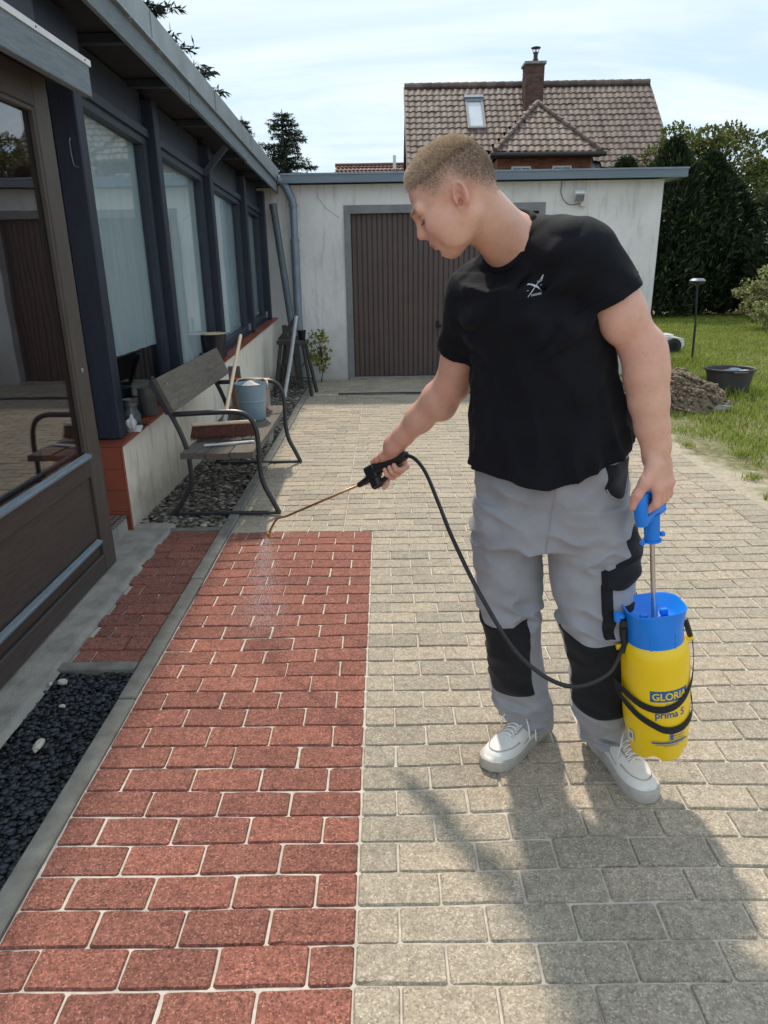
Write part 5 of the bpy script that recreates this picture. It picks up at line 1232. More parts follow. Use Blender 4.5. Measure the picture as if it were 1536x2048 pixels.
# ================================================================== the man
# bodies and clothes are grown as smooth fields and meshed, so that every surface is continuous
class Fld:
    def __init__(s, lo, hi, h):
        s.lo = np.array(lo, float); s.h = h; n = np.ceil((np.array(hi) - s.lo) / h).astype(int) + 1
        s.n = n; s.ax = [s.lo[i] + h * np.arange(n[i]) for i in range(3)]; s.f = np.full(n, 0.25, dtype=np.float32)
    def sl(s, lo, hi):
        a = np.clip(np.floor((np.array(lo) - s.lo) / s.h).astype(int), 0, s.n - 1); b = np.clip(np.ceil((np.array(hi) - s.lo) / s.h).astype(int) + 1, 1, s.n)
        return tuple(slice(x, max(y, x + 1)) for x, y in zip(a, b))
    def xyz(s, q): return (s.ax[0][q[0]][:, None, None], s.ax[1][q[1]][None, :, None], s.ax[2][q[2]][None, None, :])
    def put(s, fn, lo, hi, k=0.0, op='add'):
        pad = k + 3 * s.h; q = s.sl(np.array(lo) - pad, np.array(hi) + pad); d = fn(*s.xyz(q)).astype(np.float32); f = s.f[q]
        if op == 'add': s.f[q] = smin(f, d, k)
        elif op == 'sub': s.f[q] = -smin(-f, d, k)
        elif op == 'cut': s.f[q] = -smin(-f, -d, k)
        return s
    def cap(s, a, b, r1, r2=None, k=0.01, op='add', sq=None):
        a, b = np.array(a, float), np.array(b, float); r2 = r1 if r2 is None else r2; R_ = max(r1, r2)
        def fn(x, y, z):
            ba = b - a; L = max(ba @ ba, 1e-9); px, py, pz = x - a[0], y - a[1], z - a[2]
            t = np.clip((px * ba[0] + py * ba[1] + pz * ba[2]) / L, 0, 1)
            return np.sqrt((px - ba[0] * t) ** 2 + (py - ba[1] * t) ** 2 + (pz - ba[2] * t) ** 2) - (r1 + (r2 - r1) * t)
        return s.put(fn, np.minimum(a, b) - R_, np.maximum(a, b) + R_, k, op)
    def ell(s, c, r, k=0.01, op='add', M=None):
        c, r = np.array(c, float), np.array(r, float); M = np.eye(3) if M is None else np.array(M, float)   # rows: local axes
        def fn(x, y, z):
            p = [(x - c[0]) * M[i, 0] + (y - c[1]) * M[i, 1] + (z - c[2]) * M[i, 2] for i in range(3)]
            k0 = np.sqrt(sum((p[i] / r[i]) ** 2 for i in range(3))); k1 = np.sqrt(sum((p[i] / r[i] ** 2) ** 2 for i in range(3))) + 1e-9
            return k0 * (k0 - 1) / k1
        e = np.abs(M.T) @ r; return s.put(fn, c - e, c + e, k, op)
    def rbox(s, c, hs, rad, M, k=0.01, op='add'):
        c, hs = np.array(c, float), np.array(hs, float) - rad; M = np.array(M, float)
        def fn(x, y, z):
            p = [np.abs((x - c[0]) * M[i, 0] + (y - c[1]) * M[i, 1] + (z - c[2]) * M[i, 2]) - hs[i] for i in range(3)]
            return np.sqrt(sum(np.maximum(q, 0) ** 2 for q in p)) + np.minimum(np.maximum(np.maximum(p[0], p[1]), p[2]), 0) - rad
        e = np.abs(M.T) @ (hs + rad); return s.put(fn, c - e, c + e, k, op)
    def loft(s, secs, k=0.02, op='add', expo=2.2):
        """secs: rows (z, cx, cy, a, b, yaw) rising in z"""
        S_ = np.array(secs, float); zz = np.linspace(S_[0, 0], S_[-1, 0], 160)
        par = [np.interp(zz, S_[:, 0], S_[:, i]) for i in range(1, 6)]
        ker = np.ones(13) / 13; par = [np.convolve(np.pad(p, 6, mode='edge'), ker, 'valid') for p in par]
        def fn(x, y, z):
            cx, cy, a, b, w = [np.interp(z, zz, p) for p in par]
            u = (x - cx) * np.cos(w) + (y - cy) * np.sin(w); v = -(x - cx) * np.sin(w) + (y - cy) * np.cos(w)
            q = (np.abs(u / a) ** expo + np.abs(v / b) ** expo) ** (1 / expo)
            d = (q - 1) * np.minimum(a, b)
            return np.maximum(np.maximum(d, z - zz[-1]), zz[0] - z)
        m = max(S_[:, 3].max(), S_[:, 4].max())
        return s.put(fn, (S_[:, 1].min() - m, S_[:, 2].min() - m, zz[0]), (S_[:, 1].max() + m, S_[:, 2].max() + m, zz[-1]), k, op)
    def warp(s, fn):
        q = np.abs(s.f) < 0.06; I = np.argwhere(q); P = s.lo + s.h * I; s.f[q] += fn(P).astype(np.float32); return s
    def mesh(s):
        f = s.f; neg = f < 0; c = np.zeros(np.array(f.shape) - 1, dtype=np.uint8)
        for i in (0, 1):
            for j in (0, 1):
                for k in (0, 1): c += neg[i:f.shape[0] - 1 + i, j:f.shape[1] - 1 + j, k:f.shape[2] - 1 + k]
        mixed = (c > 0) & (c < 8); ids = np.argwhere(mixed); idx = np.full(mixed.shape, -1, dtype=np.int64); idx[mixed] = np.arange(len(ids))
        acc = np.zeros((len(ids), 3)); cnt = np.zeros(len(ids)); I, J, K = ids.T
        for a in range(3):
            o1, o2 = [x for x in range(3) if x != a]
            for u in (0, 1):
                for v in (0, 1):
                    o = [0, 0, 0]; o[o1] = u; o[o2] = v; p = list(o); p[a] = 1
                    A = f[I + o[0], J + o[1], K + o[2]]; B = f[I + p[0], J + p[1], K + p[2]]; m = (A < 0) != (B < 0)
                    t = np.where(m, A / np.where(m, A - B, 1), 0); w = np.array(o, float)[None].repeat(len(ids), 0); w[:, a] = t
                    acc[m] += w[m]; cnt[m] += 1
        V = s.lo + s.h * (ids + acc / cnt[:, None]); Q = []
        for a in range(3):
            b_, c_ = [(1, 2), (2, 0), (0, 1)][a]
            A = np.swapaxes(neg, 0, a) if a else neg
            df = np.argwhere(np.take(neg, range(neg.shape[a] - 1), a) != np.take(neg, range(1, neg.shape[a]), a))
            ok = (df[:, b_] > 0) & (df[:, c_] > 0) & (df[:, b_] < neg.shape[b_] - 1) & (df[:, c_] < neg.shape[c_] - 1); df = df[ok]
            def cell(db, dc):
                e = df.copy(); e[:, b_] -= db; e[:, c_] -= dc; return idx[e[:, 0], e[:, 1], e[:, 2]]
            q = np.stack([cell(1, 1), cell(0, 1), cell(0, 0), cell(1, 0)], 1)
            ins = neg[df[:, 0], df[:, 1], df[:, 2]]; q[~ins] = q[~ins][:, ::-1]; Q.append(q[(q >= 0).all(1)])
        return V, np.concatenate(Q)
def smin(a, b, k):
    if k <= 0: return np.minimum(a, b)
    h = np.maximum(k - np.abs(a - b), 0) / k; return np.minimum(a, b) - h * h * k * 0.25
def relax(V, Q, it=2, lam=0.5):
    e = np.concatenate([Q[:, [0, 1]], Q[:, [1, 2]], Q[:, [2, 3]], Q[:, [3, 0]]]); e = np.concatenate([e, e[:, ::-1]])
    n = np.bincount(e[:, 0], minlength=len(V))[:, None]
    for _ in range(it):
        m = np.stack([np.bincount(e[:, 0], weights=V[e[:, 1], i], minlength=len(V)) for i in range(3)], 1) / np.maximum(n, 1); V = V + lam * (m - V)
    return V
def attr(me, name, val):
    a = me.attributes.new(name, 'FLOAT', 'POINT'); a.data.foreach_set('value', np.asarray(val, dtype=np.float32))
v3 = lambda *a: np.array(a, float)
man = thing('person', 'man in black t-shirt and grey work trousers spraying the red pavers', 'person', (0.53, 1.88, 0))
man_off = v3(0.53, 1.88, 0)
def skin_link(name, fld, mat, it=2, at=None, drop=None, parent=man, smooth=True):
    V, Q = fld.mesh()
    if drop is not None:
        kp = ~drop(V); Q = Q[kp[Q].all(1)]; u = np.unique(Q); mp = np.full(len(V), -1); mp[u] = np.arange(len(u)); V = V[u]; Q = mp[Q]
    V = relax(V, Q, it); me = fast_mesh(name, V - man_off, Q, smooth)
    if at: 
        for k, fn in at.items(): attr(me, k, fn(V))
    return link(name, me, mat, parent), V, Q
# ---- joints (metres)
HC = v3(0.1480, 1.690, 1.5690); HF, HL, HU = v3(-0.8252, 0.0874, -0.5580), v3(-0.0641, -0.9961, -0.0612), v3(-0.5612, -0.0148, 0.8276)
HM = np.stack([HF, HL, HU])
HS = 0.90
hp3 = lambda f, l, u: HC + (HF * f + HL * l + HU * u) * HS
LS, LE, LF, LW = v3(0.452, 1.670, 1.446), v3(0.588, 1.675, 1.240), v3(0.616, 1.667, 1.118), v3(0.643, 1.660, 0.995)
RS, RE, RW = v3(0.232, 1.915, 1.352), v3(0.190, 2.02, 1.108), v3(0.028, 2.163, 0.902)
NB = v3(0.318, 1.80, 1.468)

body = Fld((-0.20, 1.42, 0.74), (0.76, 2.40, 1.74), 0.0033)
B = body
# torso inside the shirt
B.loft([(0.80, 0.44, 1.86, 0.150, 0.105, -0.75), (0.95, 0.43, 1.85, 0.155, 0.105, -0.8), (1.10, 0.40, 1.82, 0.150, 0.100, -0.85), (1.25, 0.36, 1.80, 0.150, 0.100, -0.85), (1.34, 0.345, 1.79, 0.12, 0.085, -0.85)])
B.cap(LS + v3(-0.03, 0.02, -0.02), RS + v3(0.03, -0.03, -0.02), 0.065, 0.062, 0.04)
# neck and trapezius
B.cap(NB + v3(-0.006, 0.0, -0.01), hp3(-0.026, 0.0, -0.055), 0.060, 0.053, 0.03)
B.cap(NB + v3(-0.008, 0.0, 0.0), hp3(-0.050, 0.0, -0.03), 0.050, 0.038, 0.03)
B.cap(NB + v3(0.02, 0.0, -0.005), LS + v3(-0.01, 0, 0.01), 0.056, 0.05, 0.05)
B.cap(NB + v3(0.0, 0.02, -0.02), RS + v3(0.0, 0, 0.0), 0.054, 0.05, 0.05)
B.cap(hp3(-0.012, 0.048, -0.06), NB + v3(-0.055, -0.045, -0.02), 0.014, 0.012, 0.03)      # neck muscle
def hell(c, r, k=0.01, op='add', M=None): B.ell(c, tuple(x * HS for x in r), k, op, M)
def hcap(a, b, r1, r2=None, k=0.01, op='add'): B.cap(a, b, r1 * HS, (r1 if r2 is None else r2) * HS, k, op)
# head
hell(hp3(-0.010, 0, 0.030), (0.099, 0.077, 0.084), 0.02, M=HM)
hell(hp3(-0.045, 0, 0.012), (0.062, 0.070, 0.072), 0.03, M=HM)
hell(hp3(0.032, 0, -0.030), (0.064, 0.060, 0.088), 0.02, M=HM)
for s in (1, -1):
    hcap(hp3(-0.006, 0.052 * s, -0.056), hp3(0.056, 0.020 * s, -0.102), 0.024, 0.018, 0.025)
    hell(hp3(0.058, 0.042 * s, -0.034), (0.030, 0.022, 0.026), 0.025, M=HM)
    hell(hp3(0.035, 0.050 * s, -0.070), (0.034, 0.014, 0.030), 0.03, M=HM)
    hcap(hp3(0.080, 0.040 * s, 0.017), hp3(0.092, 0.010 * s, 0.012), 0.0125, 0.0125, 0.012)
    hell(hp3(0.096, 0.030 * s, -0.006), (0.016, 0.019, 0.0115), 0.010, 'sub', M=HM)
    hell(hp3(0.0735, 0.031 * s, -0.006), (0.0155, 0.0160, 0.0140), 0.003, M=HM)
    hcap(hp3(0.0875, 0.020 * s, -0.0125), hp3(0.0850, 0.044 * s, -0.0110), 0.0014, 0.0012, 0.002, 'sub')
hcap(hp3(0.073, 0, -0.098), hp3(0.067, 0, -0.107), 0.0185, 0.0165, 0.02)
hell(hp3(0.077, 0, -0.066), (0.022, 0.030, 0.028), 0.018, M=HM)
hcap(hp3(0.089, 0, 0.005), hp3(0.1080, 0, -0.034), 0.0085, 0.0105, 0.010)
hcap(hp3(0.1080, 0, -0.0355), hp3(0.095, 0, -0.046), 0.0098, 0.008, 0.006)
for s in (1, -1):
    hell(hp3(0.0925, 0.0115 * s, -0.0425), (0.011, 0.0075, 0.0080), 0.005, M=HM)
    hell(hp3(0.0965, 0.0065 * s, -0.0515), (0.006, 0.003, 0.003), 0.002, 'sub', M=HM)
    hcap(hp3(0.0985, 0.0, -0.0660), hp3(0.0885, 0.021 * s, -0.0735), 0.0058, 0.0032, 0.005)
    hcap(hp3(0.0945, 0.0, -0.0805), hp3(0.0870, 0.019 * s, -0.0765), 0.0066, 0.0032, 0.005)
    hcap(hp3(0.1050, 0.0, -0.0735), hp3(0.0905, 0.023 * s, -0.0750), 0.0016, 0.0012, 0.002, 'sub')
hcap(hp3(0.097, -0.012, -0.0905), hp3(0.097, 0.012, -0.0905), 0.006, 0.006, 0.008, 'sub')
# ears
ea = R(-15); EF = HF * math.cos(ea) - HU * math.sin(ea); EU = HU * math.cos(ea) + HF * math.sin(ea)
for s in (1, -1):
    EL = HL * s; EM = np.stack([EF * 0.92 - EL * 0.38, EL * 0.92 + EF * 0.38, EU]); c = hp3(-0.016, 0.0770 * s, -0.021)
    e3 = lambda f, l, u: c + (EM[0] * f * 1.15 + EM[1] * l * 1.1 + EM[2] * u * 1.12) * HS
    hell(e3(0, 0.002, 0.004), (0.020, 0.0080, 0.0315), 0.006, M=EM); hell(e3(0.003, 0.0, -0.024), (0.009, 0.006, 0.011), 0.006, M=EM)
    hell(e3(0.003, 0.012, 0.002), (0.0125, 0.0105, 0.0205), 0.002, 'sub', M=EM); hell(e3(0.006, 0.004, -0.006), (0.006, 0.009, 0.009), 0.002, 'sub', M=EM)
    pts = [e3(0.012 * math.cos(a) - 0.002 + (0.003 if a < 1 else 0), 0.008, 0.006 + 0.0255 * math.sin(a)) for a in np.linspace(-0.5, 3.9, 12)]
    for a, b in zip(pts[:-1], pts[1:]): hcap(a, b, 0.0040, 0.0040, 0.002)
    hcap(e3(-0.006, 0.007, -0.016), e3(-0.007, 0.007, 0.012), 0.0028, 0.0026, 0.003); hcap(e3(0.011, 0.006, -0.004), e3(0.010, 0.006, 0.003), 0.0042, 0.003, 0.003)
# arms
def limb(pts, k=0.012):
    for (a, ra), (b, rb) in zip(pts[:-1], pts[1:]): B.cap(a, b, ra, rb, k)
mixv = lambda a, b, t: a * (1 - t) + b * t
limb([(LS, 0.056), (mixv(LS, LE, 0.35), 0.0535), (mixv(LS, LE, 0.65), 0.0500), (LE, 0.0455)], 0.02)
limb([(LE, 0.0465), (mixv(LE, LF, 0.55) + v3(0.002, 0, 0), 0.0460), (LF, 0.0435), (mixv(LF, LW, 0.5), 0.0375), (LW + v3(0, 0, 0.015), 0.0305), (LW + v3(0, 0, -0.015), 0.0300)], 0.02)
B.ell(mixv(LS, LE, 0.60) + v3(-0.006, -0.010, 0), (0.042, 0.042, 0.072), 0.02)
B.ell(mixv(LE, LF, 0.3) + v3(0.010, -0.008, 0), (0.040, 0.038, 0.066), 0.03)
limb([(RS, 0.060), (mixv(RS, RE, 0.5), 0.0545), (RE, 0.0475)], 0.02)
rf = lambda t: mixv(RE, RW, t)
limb([(RE, 0.0475), (rf(0.25) + v3(0.004, 0, 0.004), 0.0470), (rf(0.55), 0.0405), (rf(0.85), 0.0300), (RW, 0.0275), (rf(1.06), 0.0270)], 0.02)
B.ell(rf(0.22) + v3(0.012, -0.01, -0.012), (0.036, 0.036, 0.05), 0.03)
# left hand round the pump handle
A1, B1, Z1 = v3(-0.70, -0.71, 0.0), v3(0.71, -0.70, 0.0), v3(0, 0, 1.0)
BC = np.array((s_M @ Vector((0, 0, 0.771)))[:])
lh = lambda a, b, z: BC + A1 * a + B1 * b + Z1 * z
HMx = np.stack([A1, B1, Z1])
for (a, z0, L_) in ((0.034, 0.024, 1.0), (0.0115, 0.028, 1.06), (-0.0115, 0.028, 1.0), (-0.0335, 0.027, 0.85)):
    w0 = LW + A1 * a * 0.62 + v3(0, 0, -0.01) + B1 * 0.004
    B.cap(w0, lh(a, 0.027, z0), 0.0165, 0.0125, 0.012)
    r_f = 0.0105 if L_ > 0.9 else 0.0092
    ch = [lh(a, 0.029, z0), lh(a * 1.02 + 0.002, 0.0315, z0 - 0.036 * L_), lh(a * 1.02 + 0.002, 0.012, z0 - 0.054 * L_), lh(a + 0.002, -0.018, z0 - 0.050 * L_), lh(a + 0.002, -0.0275, z0 - 0.034 * L_)]
    B.ell(ch[0], (0.0125, 0.0125, 0.0125), 0.008)
    for i_, (p, q) in enumerate(zip(ch[:-1], ch[1:])): B.cap(p, q, r_f * (1.02 - 0.05 * i_), r_f * (0.98 - 0.05 * i_), 0.0035)
B.rbox(mixv(LW, lh(0, 0.018, 0.03), 0.62) + B1 * 0.002, (0.040, 0.0165, 0.034), 0.014, HMx, 0.014)
th = [lh(0.030, 0.012, 0.078), lh(0.054, 0.006, 0.040), lh(0.066, -0.004, 0.012), lh(0.066, -0.012, -0.022)]
for (p, q, r1, r2) in ((th[0], th[1], 0.0185, 0.0145), (th[1], th[2], 0.0140, 0.0120), (th[2], th[3], 0.0118, 0.0095)): B.cap(p, q, r1, r2, 0.008)
# right hand round the trigger gun
gv = lambda t, u, s_: np.array(gp_(t, u, s_))
GM = np.stack([np.array(g_ax), np.array(g_up), np.array(g_side)])
B.rbox(gv(0.062, 0.012, 0.020), (0.044, 0.030, 0.014), 0.013, GM, 0.014)
B.cap(RW, gv(0.045, 0.026, 0.012), 0.0275, 0.026, 0.02); B.cap(gv(0.03, 0.03, 0.004), gv(0.075, 0.026, -0.004), 0.022, 0.0165, 0.014)
for (t, L_, dt) in ((0.098, 1.0, 0.024), (0.077, 1.08, 0.0), (0.056, 1.02, -0.004), (0.036, 0.88, -0.008)):
    ch = [gv(t, -0.002, 0.027), gv(t + dt, -0.034 * L_, 0.021), gv(t + dt * 0.9, -0.041 * L_, -0.004), gv(t + dt * 0.6, -0.030, -0.022), gv(t + dt * 0.5, -0.014, -0.0235)]
    if dt > 0.02: ch = [gv(t, -0.002, 0.027), gv(t + 0.026, -0.036, 0.022), gv(t + 0.030, -0.055, 0.006), gv(t + 0.022, -0.062, -0.014)]
    for i_, (p, q) in enumerate(zip(ch[:-1], ch[1:])): B.cap(p, q, 0.0100 - 0.0005 * i_, 0.0097 - 0.0006 * i_, 0.0035)
th = [gv(0.03, 0.032, 0.0), gv(0.078, 0.031, -0.006), gv(0.108, 0.030, -0.006), gv(0.138, 0.031, -0.004)]
for (p, q, r1, r2) in ((th[0], th[1], 0.0195, 0.0140), (th[1], th[2], 0.0130, 0.0110), (th[2], th[3], 0.0110, 0.0085)): B.cap(p, q, r1, r2, 0.008)

def loc(V): d = (V - HC) / HS; return d @ HF, d @ HL, d @ HU
def hair_mask(V):
    """0 outside the hair, 1 well inside"""
    f, l, u = loc(V)
    u0 = np.interp(f, [-0.12, -0.085, -0.05, -0.02, 0.01, 0.035, 0.05, 0.075, 0.09, 0.12], [-0.075, -0.06, -0.030, 0.010, 0.004, 0.004, 0.030, 0.062, 0.064, 0.07])
    u0 = u0 + 0.004 * vnoise(V * 160, 3)
    near = np.linalg.norm(np.stack([f + 0.02, u - 0.03], -1), axis=-1) < 0.16
    return np.clip((u - u0) / 0.075, 0, 1) * near
def a_hair(V): return hair_mask(V)
def a_lip(V):
    f, l, u = loc(V); return np.exp(-(((np.abs(l)) / 0.018) ** 4)) * np.exp(-((u + 0.0735) / 0.0085) ** 4) * (f > 0.078)
def a_brow(V):
    f, l, u = loc(V); al = np.abs(l); return np.exp(-((u - 0.0175 - 0.10 * (al - 0.02)) / 0.0042) ** 2) * (f > 0.06) * ((al > 0.010) & (al < 0.05))
def a_lash(V):
    f, l, u = loc(V); al = np.abs(l); return np.exp(-((u + 0.0118) / 0.0027) ** 2) * (f > 0.06) * ((al > 0.018) & (al < 0.046))
def a_red(V):
    f, l, u = loc(V); ear = np.exp(-((f + 0.016) ** 2 + (u + 0.021) ** 2) / 0.0009) * (np.abs(l) > 0.068)
    nose = np.exp(-((f - 0.106) ** 2 + (u + 0.038) ** 2 + l ** 2) / 0.0005); cheek = np.exp(-((f - 0.06) ** 2 + (u + 0.035) ** 2) / 0.0009) * 0.5
    hands = np.clip((1.0 - V[:, 2]) / 0.08, 0, 1) * 0.55; elb = np.exp(-((V - LE) ** 2).sum(1) / 0.006) * 0.6 + np.exp(-((V - RE) ** 2).sum(1) / 0.006) * 0.6
    nk = np.exp(-((V - NB - v3(0, 0, 0.04)) ** 2).sum(1) / 0.006) * 0.35
    return np.clip(ear + nose * 0.5 + cheek + hands + elb + nk, 0, 1)
def skin_mat():
    t = NT('skin'); v = t.pos('obj')
    A = lambda n: t.node('ShaderNodeAttribute', attribute_name=n).outputs['Fac']
    c = t.ramp(t.noise(v, 14, 5, 0.6), [(0.3, (0.65, 0.362, 0.262)), (0.7, (0.73, 0.432, 0.325))])
    c = t.mix(t.math('MULTIPLY', A('red'), 0.8), c, (0.66, 0.300, 0.230))
    c = t.mix(t.math('MULTIPLY', A('lip'), 0.65), c, (0.42, 0.135, 0.105))
    c = t.mix(t.math('MULTIPLY', A('brow'), 0.30), c, (0.26, 0.15, 0.09))
    c = t.mix(t.math('MULTIPLY', A('lash'), 0.8), c, (0.045, 0.028, 0.02))
    hr = t.ramp(A('hair'), [(0.0, (0, 0, 0)), (0.3, (0.28, 0.28, 0.28)), (0.9, (0.75, 0.75, 0.75))])
    c = t.mix(hr, c, (0.30, 0.205, 0.15))
    vo = t.voro(v, 55); mole = t.math('MULTIPLY', t.math('LESS_THAN', vo, 0.085), t.math('GREATER_THAN', t.noise(v, 9, 2), 0.66))
    c = t.mix(t.math('MULTIPLY', mole, 0.5), c, (0.16, 0.06, 0.04))
    c = t.mix(0.45, c, t.ramp(t.noise(v, 70, 5, 0.7), [(0.3, (0.86, 0.76, 0.72)), (0.5, (1, 1, 1)), (0.7, (1.08, 1.05, 1.02))]), 'MULTIPLY')
    fk = t.math('MULTIPLY', t.math('LESS_THAN', t.voro(v, 170), 0.16), t.math('GREATER_THAN', t.noise(v, 18, 2), 0.55)); c = t.mix(t.math('MULTIPLY', fk, 0.22), c, (0.36, 0.17, 0.10))
    t.base(c); t.set(Roughness=t.math('ADD', t.math('MULTIPLY', t.noise(v, 40, 4, 0.7), 0.28), 0.30)); t.b.inputs['Specular IOR Level'].default_value = 0.45
    t.b.inputs['Subsurface Weight'].default_value = 0.12; t.b.inputs['Subsurface Radius'].default_value = (1.0, 0.35, 0.2); t.b.inputs['Subsurface Scale'].default_value = 0.012
    n1 = t.bump(t.noise(v, 260, 3, 0.6), 0.12, 0.002); t.bump(t.noise(v, 38, 4, 0.6), 0.10, 0.006, n1)
    return t.m
M_skin = skin_mat()
bo, BV, BQ = skin_link('body', body, M_skin, 1, {'hair': a_hair, 'lip': a_lip, 'brow': a_brow, 'lash': a_lash, 'red': a_red})

# ---- hair: short strands rooted on the scalp
tri = BV[BQ]; cen = tri.mean(1); hm = hair_mask(cen); sel = np.where(hm > 0.02)[0]
nrm = np.cross(tri[:, 2] - tri[:, 0], tri[:, 3] - tri[:, 1]); area = np.linalg.norm(nrm, axis=1); nrm /= np.maximum(area, 1e-12)[:, None]
NS = 34000; pk = RNG.choice(sel, NS, p=area[sel] / area[sel].sum()); uv = RNG.uniform(0, 1, (NS, 2))
T_ = tri[pk]; P0 = (T_[:, 0] * ((1 - uv[:, :1]) * (1 - uv[:, 1:])) + T_[:, 1] * (uv[:, :1] * (1 - uv[:, 1:])) + T_[:, 2] * (uv[:, :1] * uv[:, 1:]) + T_[:, 3] * ((1 - uv[:, :1]) * uv[:, 1:]))
N0 = P0 - hp3(-0.005, 0, 0.015); N0 /= np.linalg.norm(N0, axis=1)[:, None]
f_, l_, u_ = loc(P0); mk = hair_mask(P0)
keep = RNG.uniform(0, 1, NS) < np.clip(mk * 1.8, 0.04, 1); P0, N0, f_, u_, mk = P0[keep], N0[keep], f_[keep], u_[keep], mk[keep]
top = np.clip((u_ - 0.055) / 0.04, 0, 1); fr_ = np.clip((f_ - 0.03) / 0.05, 0, 1) * top
Ln = 0.0008 + 0.0028 * mk ** 1.5 + 0.0062 * top + 0.0085 * fr_; Ln *= RNG.uniform(0.75, 1.2, len(Ln))
D = N0 * 0.75 + HF * (0.25 + 0.45 * fr_ + 0.2 * top)[:, None] - HU * ((1 - top) * 0.35)[:, None] + RNG.normal(0, 0.16, N0.shape); D /= np.linalg.norm(D, axis=1)[:, None]
P1 = P0 + D * (Ln * 0.55)[:, None]; D2 = D + HF * (0.25 * fr_ + 0.1)[:, None] + RNG.normal(0, 0.12, D.shape); D2 /= np.linalg.norm(D2, axis=1)[:, None]; P2 = P1 + D2 * (Ln * 0.45)[:, None]
def strands(name, P0, P1, P2, rad, mat):
    hc = bpy.data.hair_curves.new(name); hc.add_curves([3] * len(P0)); pos = np.stack([P0, P1, P2], 1) - man_off
    hc.attributes['position'].data.foreach_set('vector', pos.astype(np.float32).ravel())
    rd = hc.attributes.new('radius', 'FLOAT', 'POINT'); rd.data.foreach_set('value', np.stack([rad, rad * 0.85, rad * 0.35], 1).astype(np.float32).ravel())
    hc.materials.append(mat); o = bpy.data.objects.new(name, hc); COL.objects.link(o); o.parent = man; return o
t = NT('short_blond_hair'); ri = t.math('ADD', t.math('MULTIPLY', t.n.new('ShaderNodeHairInfo').outputs['Random'], 0.5), t.math('SUBTRACT', t.math('MULTIPLY', t.noise(t.pos('obj'), 190, 3, 0.7), 1.3), 0.40))
t.base(t.ramp(ri, [(0.0, (0.24, 0.165, 0.11)), (0.45, (0.58, 0.45, 0.32)), (1.0, (0.88, 0.73, 0.55))])); t.set(Roughness=0.45); t.b.inputs['Specular IOR Level'].default_value = 0.4
M_hair = t.m
t = NT('ash_side_hair'); t.base(t.ramp(t.n.new('ShaderNodeHairInfo').outputs['Random'], [(0.0, (0.17, 0.125, 0.092)), (1.0, (0.42, 0.325, 0.245))])); t.set(Roughness=0.5); M_side = t.m
tp_ = (top + RNG.normal(0, 0.12, len(top))) > 0.35
strands('hair', P0[tp_], P1[tp_], P2[tp_], np.full(tp_.sum(), 0.00042), M_hair); strands('side_hair', P0[~tp_], P1[~tp_], P2[~tp_], np.full((~tp_).sum(), 0.00028), M_side)
# eyebrows and lashes
fb = a_brow(cen); sel = np.where(fb > 0.35)[0]; pk = RNG.choice(sel, 420); P0 = cen[pk] + RNG.normal(0, 0.0009, (420, 3)); N0 = nrm[pk]; sgn = np.sign(loc(P0)[1])[:, None]
D = N0 * 0.4 + HL * sgn * 0.7 - HF * 0.3 + RNG.normal(0, 0.15, N0.shape); D /= np.linalg.norm(D, axis=1)[:, None]
strands('eyebrow', P0, P0 + D * 0.004, P0 + D * 0.007 - HU * 0.0005, np.full(420, 0.00017), M_hair)
Pl = []
for s in (1, -1):
    for q in np.linspace(0.021, 0.044, 26): Pl.append(hp3(0.0885 - 0.9 * max(0, q - 0.032) ** 1.3, q * s, -0.0118))
Pl = np.array(Pl); D = HF * 0.8 - HU * 0.55; D = D / np.linalg.norm(D); Dl = D[None] + RNG.normal(0, 0.12, Pl.shape)
strands('eyelash', Pl, Pl + Dl * 0.004, Pl + Dl * 0.0072, np.full(len(Pl), 0.00028), simple('dark_lash', (0.03, 0.02, 0.014), (0.03, 0.02, 0.014), 3, 0.6, 0))

# ---- t-shirt
S1 = Fld((0.10, 1.50, 0.82), (0.72, 2.10, 1.58), 0.0042)
yw = -0.83
S1.loft([(0.86, 0.418, 1.862, 0.216, 0.170, -0.66), (0.92, 0.430, 1.855, 0.214, 0.168, -0.66), (1.00, 0.430, 1.846, 0.204, 0.158, -0.70), (1.08, 0.417, 1.834, 0.196, 0.146, -0.75), (1.15, 0.400, 1.822, 0.192, 0.139, yw), (1.23, 0.380, 1.812, 0.188, 0.137, yw), (1.30, 0.362, 1.802, 0.196, 0.142, yw), (1.37, 0.345, 1.795, 0.155, 0.120, yw)], expo=2.3)
S1.cap(LS + v3(-0.04, 0.035, -0.02), RS + v3(0.04, -0.04, -0.005), 0.074, 0.072, 0.05)
S1.cap(NB + v3(0.02, 0.005, 0.004), LS + v3(-0.03, 0.005, 0.016), 0.064, 0.060, 0.05); S1.cap(NB + v3(0, 0.02, -0.025), RS + v3(0.0, 0, 0), 0.062, 0.066, 0.05)
LSe = mixv(LS, LE, 0.60); RSe = mixv(RS, RE, 0.66)
def sleeve(a, b, r1, r2, n, k=0.035):
    def fn(x, y, z):
        ba = b - a; L = ba @ ba; px, py, pz = x - a[0], y - a[1], z - a[2]; t = np.clip((px * ba[0] + py * ba[1] + pz * ba[2]) / L, 0, 1.3)
        d = np.sqrt((px - ba[0] * t) ** 2 + (py - ba[1] * t) ** 2 + (pz - ba[2] * t) ** 2) - (r1 + (r2 - r1) * np.minimum(t, 1))
        d = d + 0.004 * np.sin((px * 60 + pz * 95 + py * 40)) * np.clip(t, 0, 1) * 0.6
        return np.maximum(d, (x - b[0]) * n[0] + (y - b[1]) * n[1] + (z - b[2]) * n[2])
    S1.put(fn, np.minimum(a, b) - 0.1, np.maximum(a, b) + 0.1, k)
LSe = LS + (LE - LS) * 0.47; RSe = mixv(RS, RE, 0.62)
